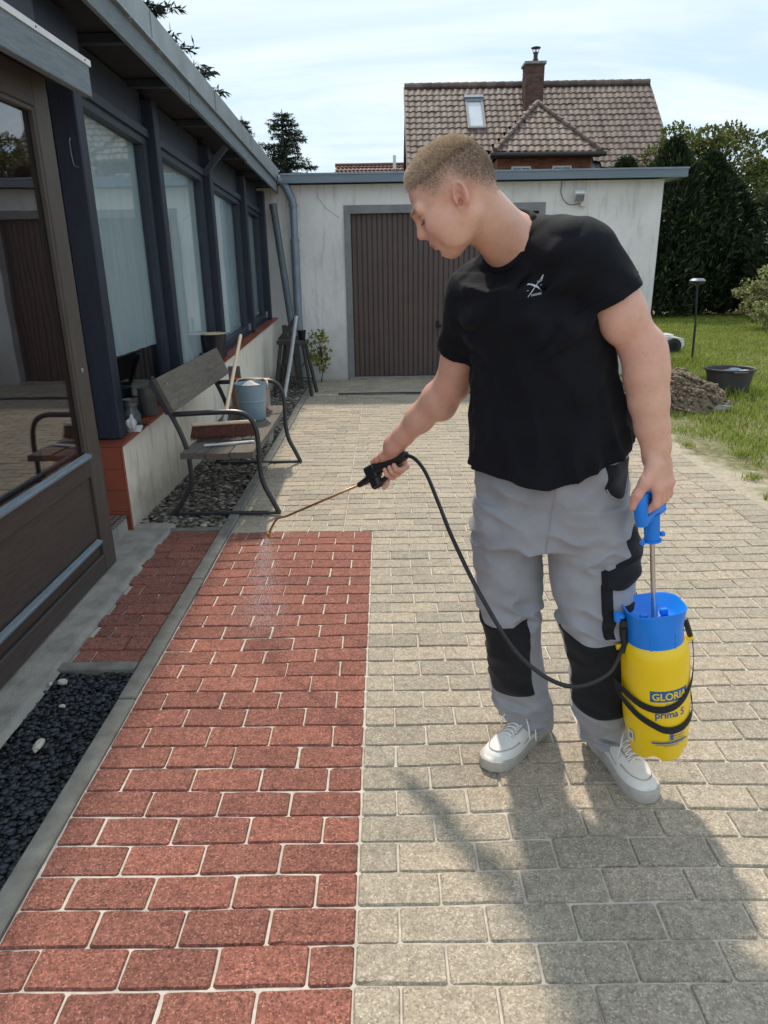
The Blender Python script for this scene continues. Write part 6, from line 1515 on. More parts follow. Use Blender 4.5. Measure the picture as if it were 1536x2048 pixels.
nl = v3(0.53, 0.0, -0.85); nr = (RE - RS) / np.linalg.norm(RE - RS)
def shirt_folds(P):
    zt = np.clip((1.30 - P[:, 2]) / 0.35, 0, 1); lat = (P[:, 0] - 0.41) * math.cos(yw) + (P[:, 1] - 1.83) * math.sin(yw)
    q1 = vnoise(np.stack([P[:, 0] * 15 + P[:, 2] * 5, P[:, 1] * 15, P[:, 2] * 3.6], 1), 21); q2 = vnoise(np.stack([P[:, 0] * 26 - P[:, 2] * 14, P[:, 1] * 26, P[:, 2] * 9], 1), 22)
    q3 = vnoise(np.stack([(P[:, 0] + P[:, 2]) * 10, P[:, 1] * 10, (P[:, 2] - P[:, 0]) * 22], 1), 23)
    arm = np.exp(-((P - (LS + v3(-0.06, -0.03, -0.10))) ** 2).sum(1) / 0.012) + np.exp(-((P - (RS + v3(0.05, -0.06, -0.10))) ** 2).sum(1) / 0.012)
    hemb = np.exp(-((P[:, 2] - 0.93 - 0.25 * np.clip(P[:, 0] - 0.5, 0, 1)) / 0.05) ** 2) * np.clip((P[:, 0] - 0.42) / 0.12, 0, 1)
    rid = 1 - np.abs(q1) * 2
    d = -0.0125 * rid * (0.2 + zt) + 0.0055 * q2 * (0.4 + zt) + 0.013 * (1 - np.abs(q3) * 2.2) * (arm + 0.18) + 0.014 * hemb * vnoise(np.stack([P[:, 0] * 12, P[:, 1] * 12, P[:, 2] * 42], 1), 25)
    return d
S1.warp(shirt_folds)
sleeve(LS + v3(0, 0, -0.008), LSe, 0.0670, 0.0700, nl); sleeve(RS, RSe, 0.070, 0.0655, nr)
hemf = lambda x, y: 0.904 + 0.20 * np.clip(x - 0.40, 0, 1) ** 1.0 * 1.9 - 0.02 * np.sin((x - 0.3) * 14) * 0.3 + 0.02 * (y - 1.85)
S1.put(lambda x, y, z: hemf(x, y) - z, (0.1, 1.5, 0.8), (0.72, 2.1, 1.06), 0.006, 'cut')
nkax = (hp3(-0.03, 0, -0.055) - NB); nkax /= np.linalg.norm(nkax)
S1.cap(NB + nkax * 0.012 + v3(-0.01, -0.006, 0), NB + nkax * 0.20, 0.066, 0.075, 0.006, 'sub')
def cloth_mat(name, c1, c2, rough=0.9, weave=900, sheen=0.25, dirt=None):
    t = NT(name); v = t.pos('obj'); c = t.ramp(t.noise(v, 9, 6, 0.6), [(0.3, c1), (0.7, c2)])
    if dirt: c = t.mix(t.math('MULTIPLY', t.ramp(t.noise(v, 5, 8, 0.7), [(0.55, (0, 0, 0)), (0.75, (1, 1, 1))]), 0.4), c, dirt)
    t.base(c); t.set(Roughness=rough); t.b.inputs['Specular IOR Level'].default_value = 0.2; t.b.inputs['Sheen Weight'].default_value = sheen; t.b.inputs['Sheen Roughness'].default_value = 0.5
    n1 = t.bump(t.noise(v, weave, 2, 0.5), 0.4, 0.0012); n1 = t.bump(t.noise(t.pos('obj', (1, 1, 0.5), (0.4, 0.3, 0)), 60, 6, 0.65, 0.8), 0.22, 0.005, n1); t.bump(t.noise(v, 24, 4, 0.6), 0.12, 0.010, n1); return t.m
M_shirt = cloth_mat('black_cotton', (0.0055, 0.0060, 0.0095), (0.0080, 0.0085, 0.0125), 0.85, 900, 0.03)
M_print_w = simple('white_print', (0.75, 0.76, 0.80), (0.68, 0.69, 0.74), 20, 0.7, 0, kind='pos')
so_, SV, SQ = skin_link('t_shirt', S1, M_shirt, 1)
# ribbed collar and sleeve hems follow the cloth
u1 = np.cross(nkax, v3(0, 0, 1)); u1 /= np.linalg.norm(u1); u2 = np.cross(nkax, u1); ccen = NB + nkax * 0.030 + v3(-0.008, -0.006, 0)
from mathutils.bvhtree import BVHTree
bvh_s = BVHTree.FromPolygons([tuple(p) for p in SV], [tuple(q) for q in SQ])
ring = []
for a in np.linspace(0, 2 * math.pi, 41):
    dr = u1 * math.cos(a) + u2 * math.sin(a); h_ = bvh_s.find_nearest(Vector(ccen + dr * 0.072)); ring.append(tuple(np.array(h_[0][:]) * 0.75 + (ccen + dr * 0.071) * 0.25))
m = MB(); m.tube(ring, 0.0085, 8, cap=False); m.build('collar', M_shirt, man, smooth=True)
def hem_line(F_c, n, c, rad, name):
    e1 = np.cross(n, v3(0.3, 1, 0.2)); e1 /= np.linalg.norm(e1); e2 = np.cross(n, e1); pts = []
    for a in np.linspace(0, 2 * math.pi, 41):
        dr = e1 * math.cos(a) + e2 * math.sin(a); h_ = bvh_s.ray_cast(Vector(c + dr * 0.16), Vector(-dr))
        if h_[0] is not None: pts.append(tuple(np.array(h_[0][:]) + dr * 0.0006))
    m = MB(); m.tube(pts, 0.0011, 5, cap=False); m.build(name, M_shirt, man, smooth=True)
hem_line(S1, nl, LSe - nl * 0.024, 0.07, 'sleeve_stitch'); hem_line(S1, nr, RSe - nr * 0.022, 0.07, 'sleeve_stitch')
# chest emblem: crossed quill and rapier with a scrawled word, pressed onto the cloth
ec = v3(0.318, 1.50, 1.398); en = v3(0.10, 1.0, -0.12); en /= np.linalg.norm(en); er = v3(1, -0.10, 0); er -= en * (er @ en); er /= np.linalg.norm(er); eu = np.cross(er, en)
def on_cloth(s, t_, lift=0.0012):
    o = ec + er * s + eu * t_; h_ = bvh_s.ray_cast(Vector(o - en * 0.1), Vector(en)); 
    return tuple(np.array(h_[0][:]) - en * lift) if h_[0] is not None else tuple(o)
em = MB()
def stroke(pts, w):
    P = [on_cloth(a * 0.001, b * 0.001) for a, b in pts]; em.tube(P, [w * 0.0005 * k for k in ([0.6] + [1] * (len(P) - 2) + [0.5])] if len(P) > 2 else w * 0.0005, 5)
lerp2 = lambda a, b, n: [(a[0] + (b[0] - a[0]) * i / n, a[1] + (b[1] - a[1]) * i / n) for i in range(n + 1)]
stroke(lerp2((-14, -24), (12, 14), 6), 1.6)                                     # blade
stroke([(12, 14), (16, 19), (18, 24), (16, 21)], 2.4); stroke([(6, 12), (10, 9), (15, 12), (17, 18), (14, 20)], 1.4)    # hilt and guard
for k_ in range(5): stroke([(-15 + k_ * 1.0, 5 + k_ * 0.6), (-6 + k_, 5 - k_ * 0.9), (4 + k_, 1 - k_ * 0.8), (10, -2 - k_)], 2.6)   # feather vane
stroke([(8, -2), (14, -7), (18, -11)], 1.3)                                     # quill tip
for (x0, w_) in ((-6, 0), (-2, 1), (1.5, 2), (5, 3), (9, 4), (12.5, 5)):          # scrawled letters
    stroke([(x0, -22 + w_ * 0.7), (x0 + 0.6, -17 + w_ * 0.7)], 1.1); stroke([(x0, -19 + w_ * 0.7), (x0 + 2.4, -18 + w_ * 0.7), (x0 + 2.2, -21 + w_ * 0.7)], 1.0)
stroke([(-16, -10), (-13, -9)], 1.2); stroke([(13, 3), (16, 3.4)], 1.2)
em.build('emblem', M_print_w, man)

# ---- trousers
T1 = Fld((0.18, 1.60, 0.035), (0.74, 2.12, 1.00), 0.0036)
T1.loft([(0.715, 0.445, 1.862, 0.190, 0.140, -0.5), (0.78, 0.447, 1.866, 0.200, 0.150, -0.55), (0.86, 0.445, 1.862, 0.200, 0.150, -0.6), (0.97, 0.440, 1.855, 0.196, 0.146, -0.66)], expo=2.3)
RLG = [(0.066, 0.438, 1.942, 0.060, 0.066, 0.3), (0.11, 0.424, 1.925, 0.070, 0.078, 0.3), (0.17, 0.398, 1.898, 0.075, 0.085, 0.2), (0.25, 0.386, 1.884, 0.075, 0.086, 0), (0.37, 0.366, 1.872, 0.080, 0.092, 0), (0.49, 0.354, 1.888, 0.088, 0.100, 0), (0.60, 0.344, 1.904, 0.096, 0.108, 0), (0.70, 0.343, 1.915, 0.101, 0.112, 0), (0.80, 0.352, 1.912, 0.10, 0.11, 0)]
LLG = [(0.070, 0.660, 1.856, 0.058, 0.064, 0.1), (0.12, 0.648, 1.834, 0.066, 0.076, 0.1), (0.20, 0.614, 1.795, 0.077, 0.088, 0), (0.29, 0.600, 1.782, 0.078, 0.088, 0), (0.42, 0.578, 1.772, 0.086, 0.094, 0), (0.54, 0.562, 1.783, 0.100, 0.104, 0), (0.65, 0.552, 1.802, 0.108, 0.112, 0), (0.74, 0.545, 1.815, 0.106, 0.114, 0), (0.82, 0.54, 1.82, 0.10, 0.11, 0)]
TR = Fld(T1.lo, T1.lo + T1.h * (T1.n - 1), T1.h); TR.loft(RLG, 0.0); TL_ = Fld(T1.lo, T1.lo + T1.h * (T1.n - 1), T1.h); TL_.loft(LLG, 0.0)
n_ = np.minimum(TR.f.shape, TL_.f.shape); n_ = np.minimum(n_, T1.f.shape); q_ = tuple(slice(0, x) for x in n_)
legs = smin(TR.f[q_], TL_.f[q_], 0.008); T1.f = np.ascontiguousarray(smin(T1.f[q_], legs, 0.045)); T1.n = np.array(T1.f.shape); T1.ax = [a[:k] for a, k in zip(T1.ax, T1.n)]
def leg_folds(P):
    z = P[:, 2]; low = np.clip((0.30 - z) / 0.2, 0, 1); kn = np.exp(-((z - 0.50) / 0.07) ** 2); cr = np.exp(-((z - 0.72) / 0.07) ** 2); hip = np.clip((z - 0.75) / 0.1, 0, 1)
    b1 = vnoise(np.stack([P[:, 0] * 11, P[:, 1] * 11, z * 30 + 6 * P[:, 0]], 1), 31); b2 = vnoise(np.stack([P[:, 0] * 16 + z * 10, P[:, 1] * 16, z * 8], 1), 32); b3 = vnoise(np.stack([P[:, 0] * 9 - z * 16, P[:, 1] * 9, z * 20 + P[:, 0] * 12], 1), 33)
    b4 = vnoise(np.stack([P[:, 0] * 34, P[:, 1] * 34, z * 26], 1), 34)
    star = (1 - np.abs(b3) * 2.2)
    b5 = 1 - np.abs(vnoise(np.stack([P[:, 0] * 8 + z * 14, P[:, 1] * 8, z * 13 - P[:, 0] * 14], 1), 35)) * 2.4
    return -0.026 * low * (1 - np.abs(b1) * 2.0) + 0.0065 * b2 * (1 - 0.4 * low) - 0.010 * kn * star - 0.012 * cr * star + 0.006 * hip * b3 + 0.0010 * b4 - 0.0045 * b5 * (1 - low) * np.clip(np.abs(z - 0.62) / 0.1, 0.35, 1)
T1.warp(leg_folds)
M_trou = cloth_mat('grey_work_cloth', (0.285, 0.285, 0.305), (0.335, 0.335, 0.355), 0.85, 700, 0.15, dirt=(0.215, 0.21, 0.215))
M_patch = cloth_mat('black_knee_cloth', (0.010, 0.010, 0.012), (0.015, 0.015, 0.017), 0.85, 700, 0.1)
to_, TV, TQ = skin_link('trousers', T1, M_trou, 1)
bvh_t = BVHTree.FromPolygons([tuple(p) for p in TV], [tuple(q) for q in TQ])
legc = lambda S_, z: (np.interp(z, [r[0] for r in S_], [r[1] for r in S_]), np.interp(z, [r[0] for r in S_], [r[2] for r in S_]))
def patch(name, S_, a0, a1, ztop, zbot, mat, lift=0.0036, na=34, nz=30, rim=0.003, ro=0.108):
    """cloth piece laid over a leg: angles in degrees (0 = +X, -90 = towards the viewer), top and bottom edges as functions of 0..1"""
    V, Fs = [], []
    for j in range(nz + 1):
        for i in range(na + 1):
            s_ = i / na; a = R(a0 + (a1 - a0) * s_); z = zbot(s_) + (ztop(s_) - zbot(s_)) * j / nz; cx, cy = legc(S_, z); d = v3(math.cos(a), math.sin(a), 0)
            h_ = bvh_t.ray_cast(Vector((cx + d[0] * ro, cy + d[1] * ro, z)), Vector(-d))
            p = np.array(h_[0][:]) if h_[0] is not None and h_[3] < ro else v3(cx, cy, z) + d * (ro - 0.02)
            e = lift if 0 < i < na and 0 < j < nz else -rim
            V.append(p + d * e)
    for j in range(nz):
        for i in range(na): a = j * (na + 1) + i; Fs.append((a, a + 1, a + na + 2, a + na + 1))
    return MB().add(V, Fs).build(name, mat, man, smooth=True)
patch('knee_patch', RLG, -205, -66, lambda s_: 0.487 - 0.030 * math.sin(math.pi * s_), lambda s_: 0.232 - 0.012 * math.sin(math.pi * s_), M_patch)
patch('knee_patch', LLG, -165, -25, lambda s_: 0.505 - 0.048 * math.sin(math.pi * s_) + 0.012 * s_, lambda s_: 0.215 + 0.045 * (s_ - 0.5) ** 2 * 2, M_patch, 0.0045, 34, 30, 0.003, 0.122)
# cargo pocket on his left thigh
patch('pocket', LLG, -86, 6, lambda s_: 0.690, lambda s_: 0.478 + 0.0 * s_, M_trou, 0.010, 26, 30, 0.002, 0.17)
patch('pocket_flap', LLG, -90, 10, lambda s_: 0.672 + 0.085 * s_, lambda s_: 0.630 - 0.035 * math.sin(math.pi * min(1, s_ * 1.3)) + 0.060 * s_, M_patch, 0.017, 26, 14, 0.0, 0.17)
patch('pocket_tab', LLG, -66, 8, lambda s_: 0.580 - 0.006 * s_, lambda s_: 0.532 + 0.018 * s_, M_patch, 0.0135, 20, 8, 0.0, 0.17)
patch('pocket_trim', LLG, -91, -74, lambda s_: 0.640, lambda s_: 0.482, M_patch, 0.0125, 6, 24, 0.0, 0.17)
# front pocket opening and seams
patch('pocket_lining', [(0.6, 0.447, 1.866, 0, 0, 0), (1.0, 0.442, 1.857, 0, 0, 0)], -62, -12, lambda s_: 0.955, lambda s_: 0.90 - 0.050 * math.sin(math.pi * (s_ ** 0.8)) + 0.03 * s_, M_patch, 0.0030, 24, 12, 0.0, 0.27)
def seam(name, pts, r=0.0016, mat=None, off=0.0008):
    P = []
    for (cx, cy, a, z) in pts:
        d = v3(math.cos(R(a)), math.sin(R(a)), 0); h_ = bvh_t.ray_cast(Vector((cx + d[0] * 0.25, cy + d[1] * 0.25, z)), Vector(-d))
        if h_[0] is not None: P.append(tuple(np.array(h_[0][:]) + d * off))
    if len(P) > 2: MB().tube(P, r, 5).build(name, mat or M_trou, man, smooth=True)
seam('fly_seam', [(0.447, 1.866, -98 - 10 * (0.92 - z) * 3, z) for z in np.linspace(0.92, 0.72, 16)])
seam('pocket_seam', [(0.447, 1.866, -62 + 50 * s_, 0.896 - 0.050 * math.sin(math.pi * s_ ** 0.8) + 0.03 * s_) for s_ in np.linspace(0, 1, 16)], 0.0026)
for S_, a in ((RLG, -40), (LLG, -10)): seam('leg_seam', [(*legc(S_, z), a, z) for z in np.linspace(0.66, 0.10, 30)], 0.0014)

# ---- shoes
M_shoe = cloth_mat('worn_white_leather', (0.72, 0.70, 0.66), (0.80, 0.78, 0.74), 0.5, 500, 0.0, dirt=(0.34, 0.31, 0.27))
M_sole = simple('dirty_white_rubber', (0.50, 0.47, 0.42), (0.33, 0.305, 0.265), 14, 0.7, 0.2, 90, kind='pos')
def shoe(heel, toe, side):
    heel, toe = Vector((*heel, 0)), Vector((*toe, 0)); X = (toe - heel); Lg = X.length; X.normalize(); Yv = Vector((-X.y, X.x, 0)) * side; z0 = warp_z(heel.x, heel.y) + 0.001
    at_ = lambda x, y, z: tuple(heel + X * x + Yv * y + Vector((0, 0, z + z0)))
    sh = thing('shoe', None, None); bpy.data.objects.remove(sh)
    st = np.linspace(0, 1, 25)
    hw = np.interp(st, [0, 0.03, 0.1, 0.25, 0.45, 0.65, 0.8, 0.9, 0.97, 1.0], [0.016, 0.028, 0.036, 0.037, 0.038, 0.049, 0.050, 0.043, 0.027, 0.010])
    cy = np.interp(st, [0, 0.4, 0.7, 1.0], [0.0, 0.002, -0.003, -0.010])
    tp = np.interp(st, [0, 0.05, 0.2, 0.33, 0.45, 0.6, 0.75, 0.88, 0.97, 1.0], [0.075, 0.098, 0.100, 0.108, 0.105, 0.088, 0.070, 0.060, 0.050, 0.036])
    hw = hw * 0.93
    V, Fs, n = [], [], 18
    for i, s_ in enumerate(st):
        for k in range(n):
            a = math.pi * k / (n - 1); c_, s2 = math.cos(a), math.sin(a)
            e = 0.70; y = cy[i] + hw[i] * math.copysign(abs(c_) ** e, c_) * (1 - 0.25 * s2 ** 3 * (0.35 < s_ < 0.7)); z = 0.024 + (tp[i] - 0.024) * abs(s2) ** 0.75
            V.append(at_(s_ * Lg, y, z))
    for i in range(len(st) - 1):
        for k in range(n - 1): a = i * n + k; Fs.append((a, a + 1, a + n + 1, a + n))
    Fs.append(tuple(range(n))); Fs.append(tuple(range((len(st) - 1) * n, len(st) * n))[::-1])
    up_ = MB().add(V, Fs).build('shoe_upper', M_shoe, man, smooth=True)
    m = MB(); out = [(s_ * (Lg + 0.012) - 0.006, cy[i] + hw[i] + 0.0055) for i, s_ in enumerate(st)] + [(s_ * (Lg + 0.012) - 0.006, cy[i] - hw[i] - 0.0055) for i, s_ in reversed(list(enumerate(st)))]
    cxm = Lg / 2
    rings = []
    for (z, k) in ((0.0, 0.985), (0.004, 1.0), (0.024, 1.0), (0.030, 0.985), (0.031, 0.95)):
        tilt = lambda x: 0.010 * max(0, (x / Lg - 0.75)) * 4 * (1 if z > 0 else 0.6)
        rings.append([at_((x - cxm) * k + cxm, y * k, z + tilt(x)) for x, y in out])
    loft(m, rings); m.build('shoe_sole', M_sole, man, smooth=True, angle=45)
    # toe cap seam, eyestay, tongue, laces
    def surf(s_, y, lift=0.0015):
        i = np.interp(s_, st, np.arange(25)); h_w = np.interp(s_, st, hw); t_ = np.interp(s_, st, tp); c0 = np.interp(s_, st, cy)
        q = min(0.98, abs(y) / h_w) ** (1 / 0.70); s2 = math.sqrt(max(0, 1 - q * q)); return at_(s_ * Lg, c0 + y, 0.024 + (t_ - 0.024) * s2 ** 0.75 + lift)
    m = MB(); m.tube(smooth_path([surf(0.66, -0.040), surf(0.78, -0.036), surf(0.88, -0.02), surf(0.905, 0.0), surf(0.88, 0.02), surf(0.78, 0.036), surf(0.66, 0.040)], 5), 0.0016, 6)
    for s3 in (-1, 1): m.tube(smooth_path([surf(0.40, 0.022 * s3), surf(0.52, 0.024 * s3), surf(0.64, 0.022 * s3), surf(0.70, 0.012 * s3)], 5), 0.0018, 6); m.tube(smooth_path([surf(0.30, 0.032 * s3), surf(0.45, 0.036 * s3), surf(0.60, 0.042 * s3)], 5), 0.0014, 6)
    m.build('shoe_seam', M_sole, man, smooth=True)
    m = MB()
    for k in range(6):
        s_ = 0.47 + 0.042 * k; m.tube(smooth_path([surf(s_, -0.021, 0.002), surf(s_ + 0.01, 0.0, 0.006), surf(s_ + 0.03, 0.021, 0.002)], 5), 0.0026, 6); m.tube(smooth_path([surf(s_ + 0.03, -0.021, 0.002), surf(s_ + 0.015, 0.0, 0.0075), surf(s_, 0.021, 0.002)], 5), 0.0026, 6)
    p = surf(0.47, 0.0, 0.008); pv = Vector(p)
    for (dx, dy, dz) in ((0.03, 0.045, 0.0), (0.0, 0.05, -0.02), (0.04, -0.035, 0.005)):
        e = pv + X * dx + Yv * dy + Vector((0, 0, dz)); m.tube(smooth_path([tuple(pv), tuple(pv.lerp(e, 0.5) + Vector((0, 0, 0.018))), tuple(e), tuple(e + Yv * (0.008 if dy > 0 else -0.008) + Vector((0, 0, -0.045)))], 6), 0.0024, 6)
    m.build('lace', M_shoe, man, smooth=True)
shoe((0.498, 1.985), (0.292, 1.752), 1)
shoe((0.642, 1.905), (0.728, 1.612), 1)
# ================================================================== lawn, verge, plants, trees
def leaf_mat(name, stops, rough=0.55, trans=0.25):
    t = NT(name); c = t.ramp(t.rnd(), stops); v = t.pos('pos')
    c = t.mix(0.5, c, t.ramp(t.noise(v, 1.3, 3), [(0.3, (0.6,) * 3), (0.7, (1.25,) * 3)]), 'MULTIPLY')
    t.base(c); t.set(Roughness=rough); t.b.inputs['Specular IOR Level'].default_value = 0.3
    tl = t.node('ShaderNodeBsdfTranslucent'); t.l.new(c, tl.inputs[0]); mx = t.n.new('ShaderNodeMixShader'); mx.inputs[0].default_value = trans
    t.l.new(t.b.outputs[0], mx.inputs[1]); t.l.new(tl.outputs[0], mx.inputs[2]); t.l.new(mx.outputs[0], t.out.inputs[0]); return t.m
t = NT('lawn_ground'); v = t.pos('pos'); sx_ = t.n.new('ShaderNodeSeparateXYZ'); t.l.new(t.n.new('ShaderNodeNewGeometry').outputs['Position'], sx_.inputs[0])
gr_ = t.ramp(t.noise(v, 22, 8, 0.72), [(0.32, (0.07, 0.085, 0.03)), (0.5, (0.15, 0.15, 0.06)), (0.62, (0.27, 0.225, 0.13)), (0.8, (0.36, 0.30, 0.20))])
sd_ = t.ramp(t.noise(v, 30, 6, 0.7), [(0.3, (0.30, 0.25, 0.18)), (0.7, (0.50, 0.44, 0.34))])
ed = t.math('ADD', t.math('ADD', t.math('MULTIPLY', t.math('SUBTRACT', sx_.outputs['X'], 2.30), -1.6), 0.62), t.math('MULTIPLY', t.math('SUBTRACT', t.noise(v, 2.6, 6, 0.6), 0.5), 1.7))
ed = t.math('ADD', ed, t.math('MULTIPLY', t.math('SUBTRACT', 5.6, sx_.outputs['Y']), 0.10))
t.base(t.mix(t.ramp(ed, [(0.25, (0, 0, 0)), (0.55, (1, 1, 1))]), gr_, sd_)); t.set(Roughness=0.95); t.bump(t.noise(v, 60, 5, 0.7), 0.7, 0.012); M_lawn = t.m
lawn = sheet('lawn', 2.285, 60, -30, 60, -0.004, M_lawn, nx=60, ny=90, fn=lambda X, Y: 0.012 * vnoise(np.stack([X * 2.2, Y * 2.2, 0 * X], -1), 41))
M_grass = leaf_mat('grass', [(0.0, (0.13, 0.18, 0.026)), (0.5, (0.26, 0.34, 0.050)), (0.85, (0.38, 0.42, 0.09)), (1.0, (0.50, 0.44, 0.19))], 0.6, 0.3)
def blades(name, P, H, W, mat, lean=0.5, parent=None):
    n = len(P); a = RNG.uniform(0, 6.283, n); d = np.stack([np.cos(a), np.sin(a), 0 * a], 1); b = RNG.uniform(0, 6.283, n); l = np.stack([np.cos(b), np.sin(b), 0 * b], 1) * (H * lean * RNG.uniform(0.2, 1, n))[:, None]
    mid = P + l * 0.35 + np.stack([0 * a, 0 * a, H * 0.6], 1); tip = P + l + np.stack([0 * a, 0 * a, H * RNG.uniform(0.75, 1, n)], 1); w = d * W[:, None]
    V = np.stack([P - w, P + w, mid + w * 0.7, mid - w * 0.7, tip], 1).reshape(-1, 3); k = np.arange(n)[:, None] * 5
    return link(name, fast_mesh(name, V, [k + np.array([[0, 1, 2, 3]]), k + np.array([[3, 2, 4]])]), mat, parent)
n = 330000; gx_ = RNG.uniform(2.35, 11.5, n); gy_ = 3.3 + (RNG.uniform(0, 1, n) ** 1.8) * 16.5
k1 = vnoise(np.stack([gx_ * 2.6, gy_ * 2.6, 0 * gx_], 1), 51); edge = (gx_ - 2.30) * 2.0 - 0.42 + 0.75 * k1 - 0.10 * (5.6 - gy_)
dens = np.clip(edge * 1.6 + 0.25, 0, 1) * np.where(gy_ < 7.6, 0.55 + 0.45 * (vnoise(np.stack([gx_ * 5, gy_ * 5, 0 * gx_ + 2], 1), 52) > -0.1), 1.0)
heap_out = (((gx_ - 2.86) / 0.66) ** 2 + ((gy_ - 7.38) / 0.46) ** 2) > 1; tub_out = ((gx_ - 3.8) ** 2 + (gy_ - 7.95) ** 2) > 0.19 ** 2
gar_out = ~((gx_ < 3.5) & (gy_ > 9.3))
vx = (gx_ / np.maximum(gy_, 0.1)) < 0.66
ok = (RNG.uniform(0, 1, n) < dens) & heap_out & tub_out & gar_out & vx; gx_, gy_ = gx_[ok], gy_[ok]
H_ = np.where(gy_ < 9.0, RNG.uniform(0.025, 0.075, len(gx_)), RNG.uniform(0.03, 0.065, len(gx_))); near_t = np.exp(-((gx_ - 3.8) ** 2 + (gy_ - 7.95) ** 2) / 0.14) + np.exp(-((gx_ - 4.385) ** 2 + (gy_ - 10.3) ** 2) / 0.25) * 1.3 + np.exp(-((gx_ - 3.55) ** 2 + (gy_ - 8.4) ** 2) / 0.3)
H_ = H_ * (1 + 1.6 * near_t)
o = blades('grass', np.stack([gx_, gy_, 0 * gx_ - 0.008], 1), H_, RNG.uniform(0.0016, 0.0036, len(gx_)) * (1 + gy_ * 0.09), M_grass, 0.8); tag(o, 'patchy sunlit grass of the lawn beside the drive', 'grass', kind='stuff')
# tufts along the sandy edge
def tuft(x, y, s, lab, n=90):
    p = np.stack([RNG.normal(x, s * 0.45, n), RNG.normal(y, s * 0.4, n), np.zeros(n)], 1)
    o = blades('grass_tuft', p - np.array([x, y, 0]), RNG.uniform(0.03, 0.075, n) * (s / 0.09), RNG.uniform(0.002, 0.004, n), M_grass, 0.9); o.location = (x, y, 0); tag(o, lab, 'grass tuft', 'grass tufts on the sandy verge')
for (x, y, s, lab) in ((2.50, 4.70, 0.075, 'lone green grass tuft on sand at the right edge of the picture'), (2.43, 5.62, 0.07, 'small grass tuft beside the paving border behind his forearm'), (2.72, 5.30, 0.10, 'broad grass tuft on sandy verge halfway to the soil heap'), (3.42, 6.95, 0.10, 'leafy tuft right of the grey concrete lump')): tuft(x, y, s, lab)

def quads_from(C, U, W, bend=0.0):
    """leaf quads: centre base C, long axis U, half width W"""
    V = np.stack([C - W * 0.5, C + W * 0.5, C + U * 0.55 + W, C + U, C + U * 0.55 - W], 1)
    return V
def leaf_mesh(name, C, U, W):
    n = len(C); V = np.stack([C, C + U * 0.5 + W, C + U, C + U * 0.5 - W], 1).reshape(-1, 3); return fast_mesh(name, V, np.arange(4 * n).reshape(n, 4))
def unit(v): return v / np.maximum(np.linalg.norm(v, axis=-1, keepdims=True), 1e-9)
M_thuja = leaf_mat('dark_conifer_foliage', [(0.0, (0.012, 0.020, 0.010)), (0.5, (0.022, 0.036, 0.016)), (0.82, (0.050, 0.078, 0.028)), (1.0, (0.10, 0.135, 0.045))], 0.6, 0.12)
M_spruce = leaf_mat('spruce_needles', [(0.0, (0.014, 0.024, 0.015)), (0.6, (0.030, 0.046, 0.026)), (1.0, (0.060, 0.078, 0.040))], 0.6, 0.12)
M_decid = leaf_mat('yellow_green_leaves', [(0.0, (0.045, 0.060, 0.012)), (0.5, (0.090, 0.115, 0.022)), (0.85, (0.16, 0.18, 0.045)), (1.0, (0.24, 0.22, 0.08))], 0.5, 0.3)
M_palel = leaf_mat('cream_edged_leaves', [(0.0, (0.10, 0.13, 0.03)), (0.4, (0.22, 0.24, 0.08)), (0.8, (0.42, 0.40, 0.20)), (1.0, (0.55, 0.52, 0.32))], 0.5, 0.3)
M_lime = leaf_mat('lime_leaves', [(0.0, (0.10, 0.13, 0.015)), (0.6, (0.25, 0.27, 0.03)), (1.0, (0.40, 0.33, 0.06))], 0.5, 0.3)
M_bark = simple('bark', (0.075, 0.055, 0.042), (0.04, 0.03, 0.024), 9, 0.95, 0.7, 40, 0.02, kind='pos')
def thuja_mesh(seed, h, r):
    g = np.random.default_rng(seed); n = int(13000 * h / 4)
    z = g.uniform(0, 1, n); prof = r * np.interp(z, [0, 0.06, 0.3, 0.6, 0.85, 1.0], [0.75, 0.95, 1.0, 0.78, 0.45, 0.05]); a = g.uniform(0, 6.283, n)
    lump = 1 + 0.28 * vnoise(np.stack([np.cos(a) * 2.2, np.sin(a) * 2.2, z * h * 1.5], 1), seed) + 0.12 * vnoise(np.stack([np.cos(a) * 6, np.sin(a) * 6, z * h * 4.5], 1), seed + 1)
    rr = prof * lump * np.sqrt(g.uniform(0.35, 1.0, n)); C = np.stack([np.cos(a) * rr, np.sin(a) * rr, z * h + 0.05], 1)
    U = unit(np.stack([np.cos(a) * 0.55, np.sin(a) * 0.55, np.full(n, 0.65)], 1) + g.normal(0, 0.38, (n, 3))) * g.uniform(0.10, 0.24, n)[:, None]
    W = unit(np.cross(U, g.normal(0, 1, (n, 3)))) * g.uniform(0.016, 0.035, n)[:, None]
    return leaf_mesh('crown', C, U, W)
def conifer(name, lab, x, y, h, r, seed, me=None, group=None):
    t = thing(name, lab, 'tree', (x, y, 0), group); link('crown', me or thuja_mesh(seed, h, r), M_thuja, t)
    MB().tube([(x, y, -0.05), (x + 0.02, y, h * 0.5), (x, y, h * 0.92)], [0.10, 0.06, 0.012], 8).build('trunk', M_bark, t); return t
G = 'dark conifers along the lawn edge'
for i, (x, y, h, r, lab) in enumerate([(6.15, 19.9, 3.7, 1.1, 'dark clipped conifer right beside the garage corner'), (7.25, 19.6, 4.1, 1.15, 'dark conifer behind the garden lamp post'), (8.35, 19.9, 3.8, 1.05, 'dark conifer left of the gap where a roof shows'), (10.15, 18.4, 4.75, 1.15, 'tall dark conifer at the right edge of the lawn'), (9.35, 20.6, 3.1, 1.05, 'low dark conifer in the gap below the far roof'), (11.9, 18.8, 4.5, 1.2, 'dark conifer outermost to the right beyond the lawn')]): conifer('conifer_tree', lab, x, y, h, r, 60 + i, None, G)
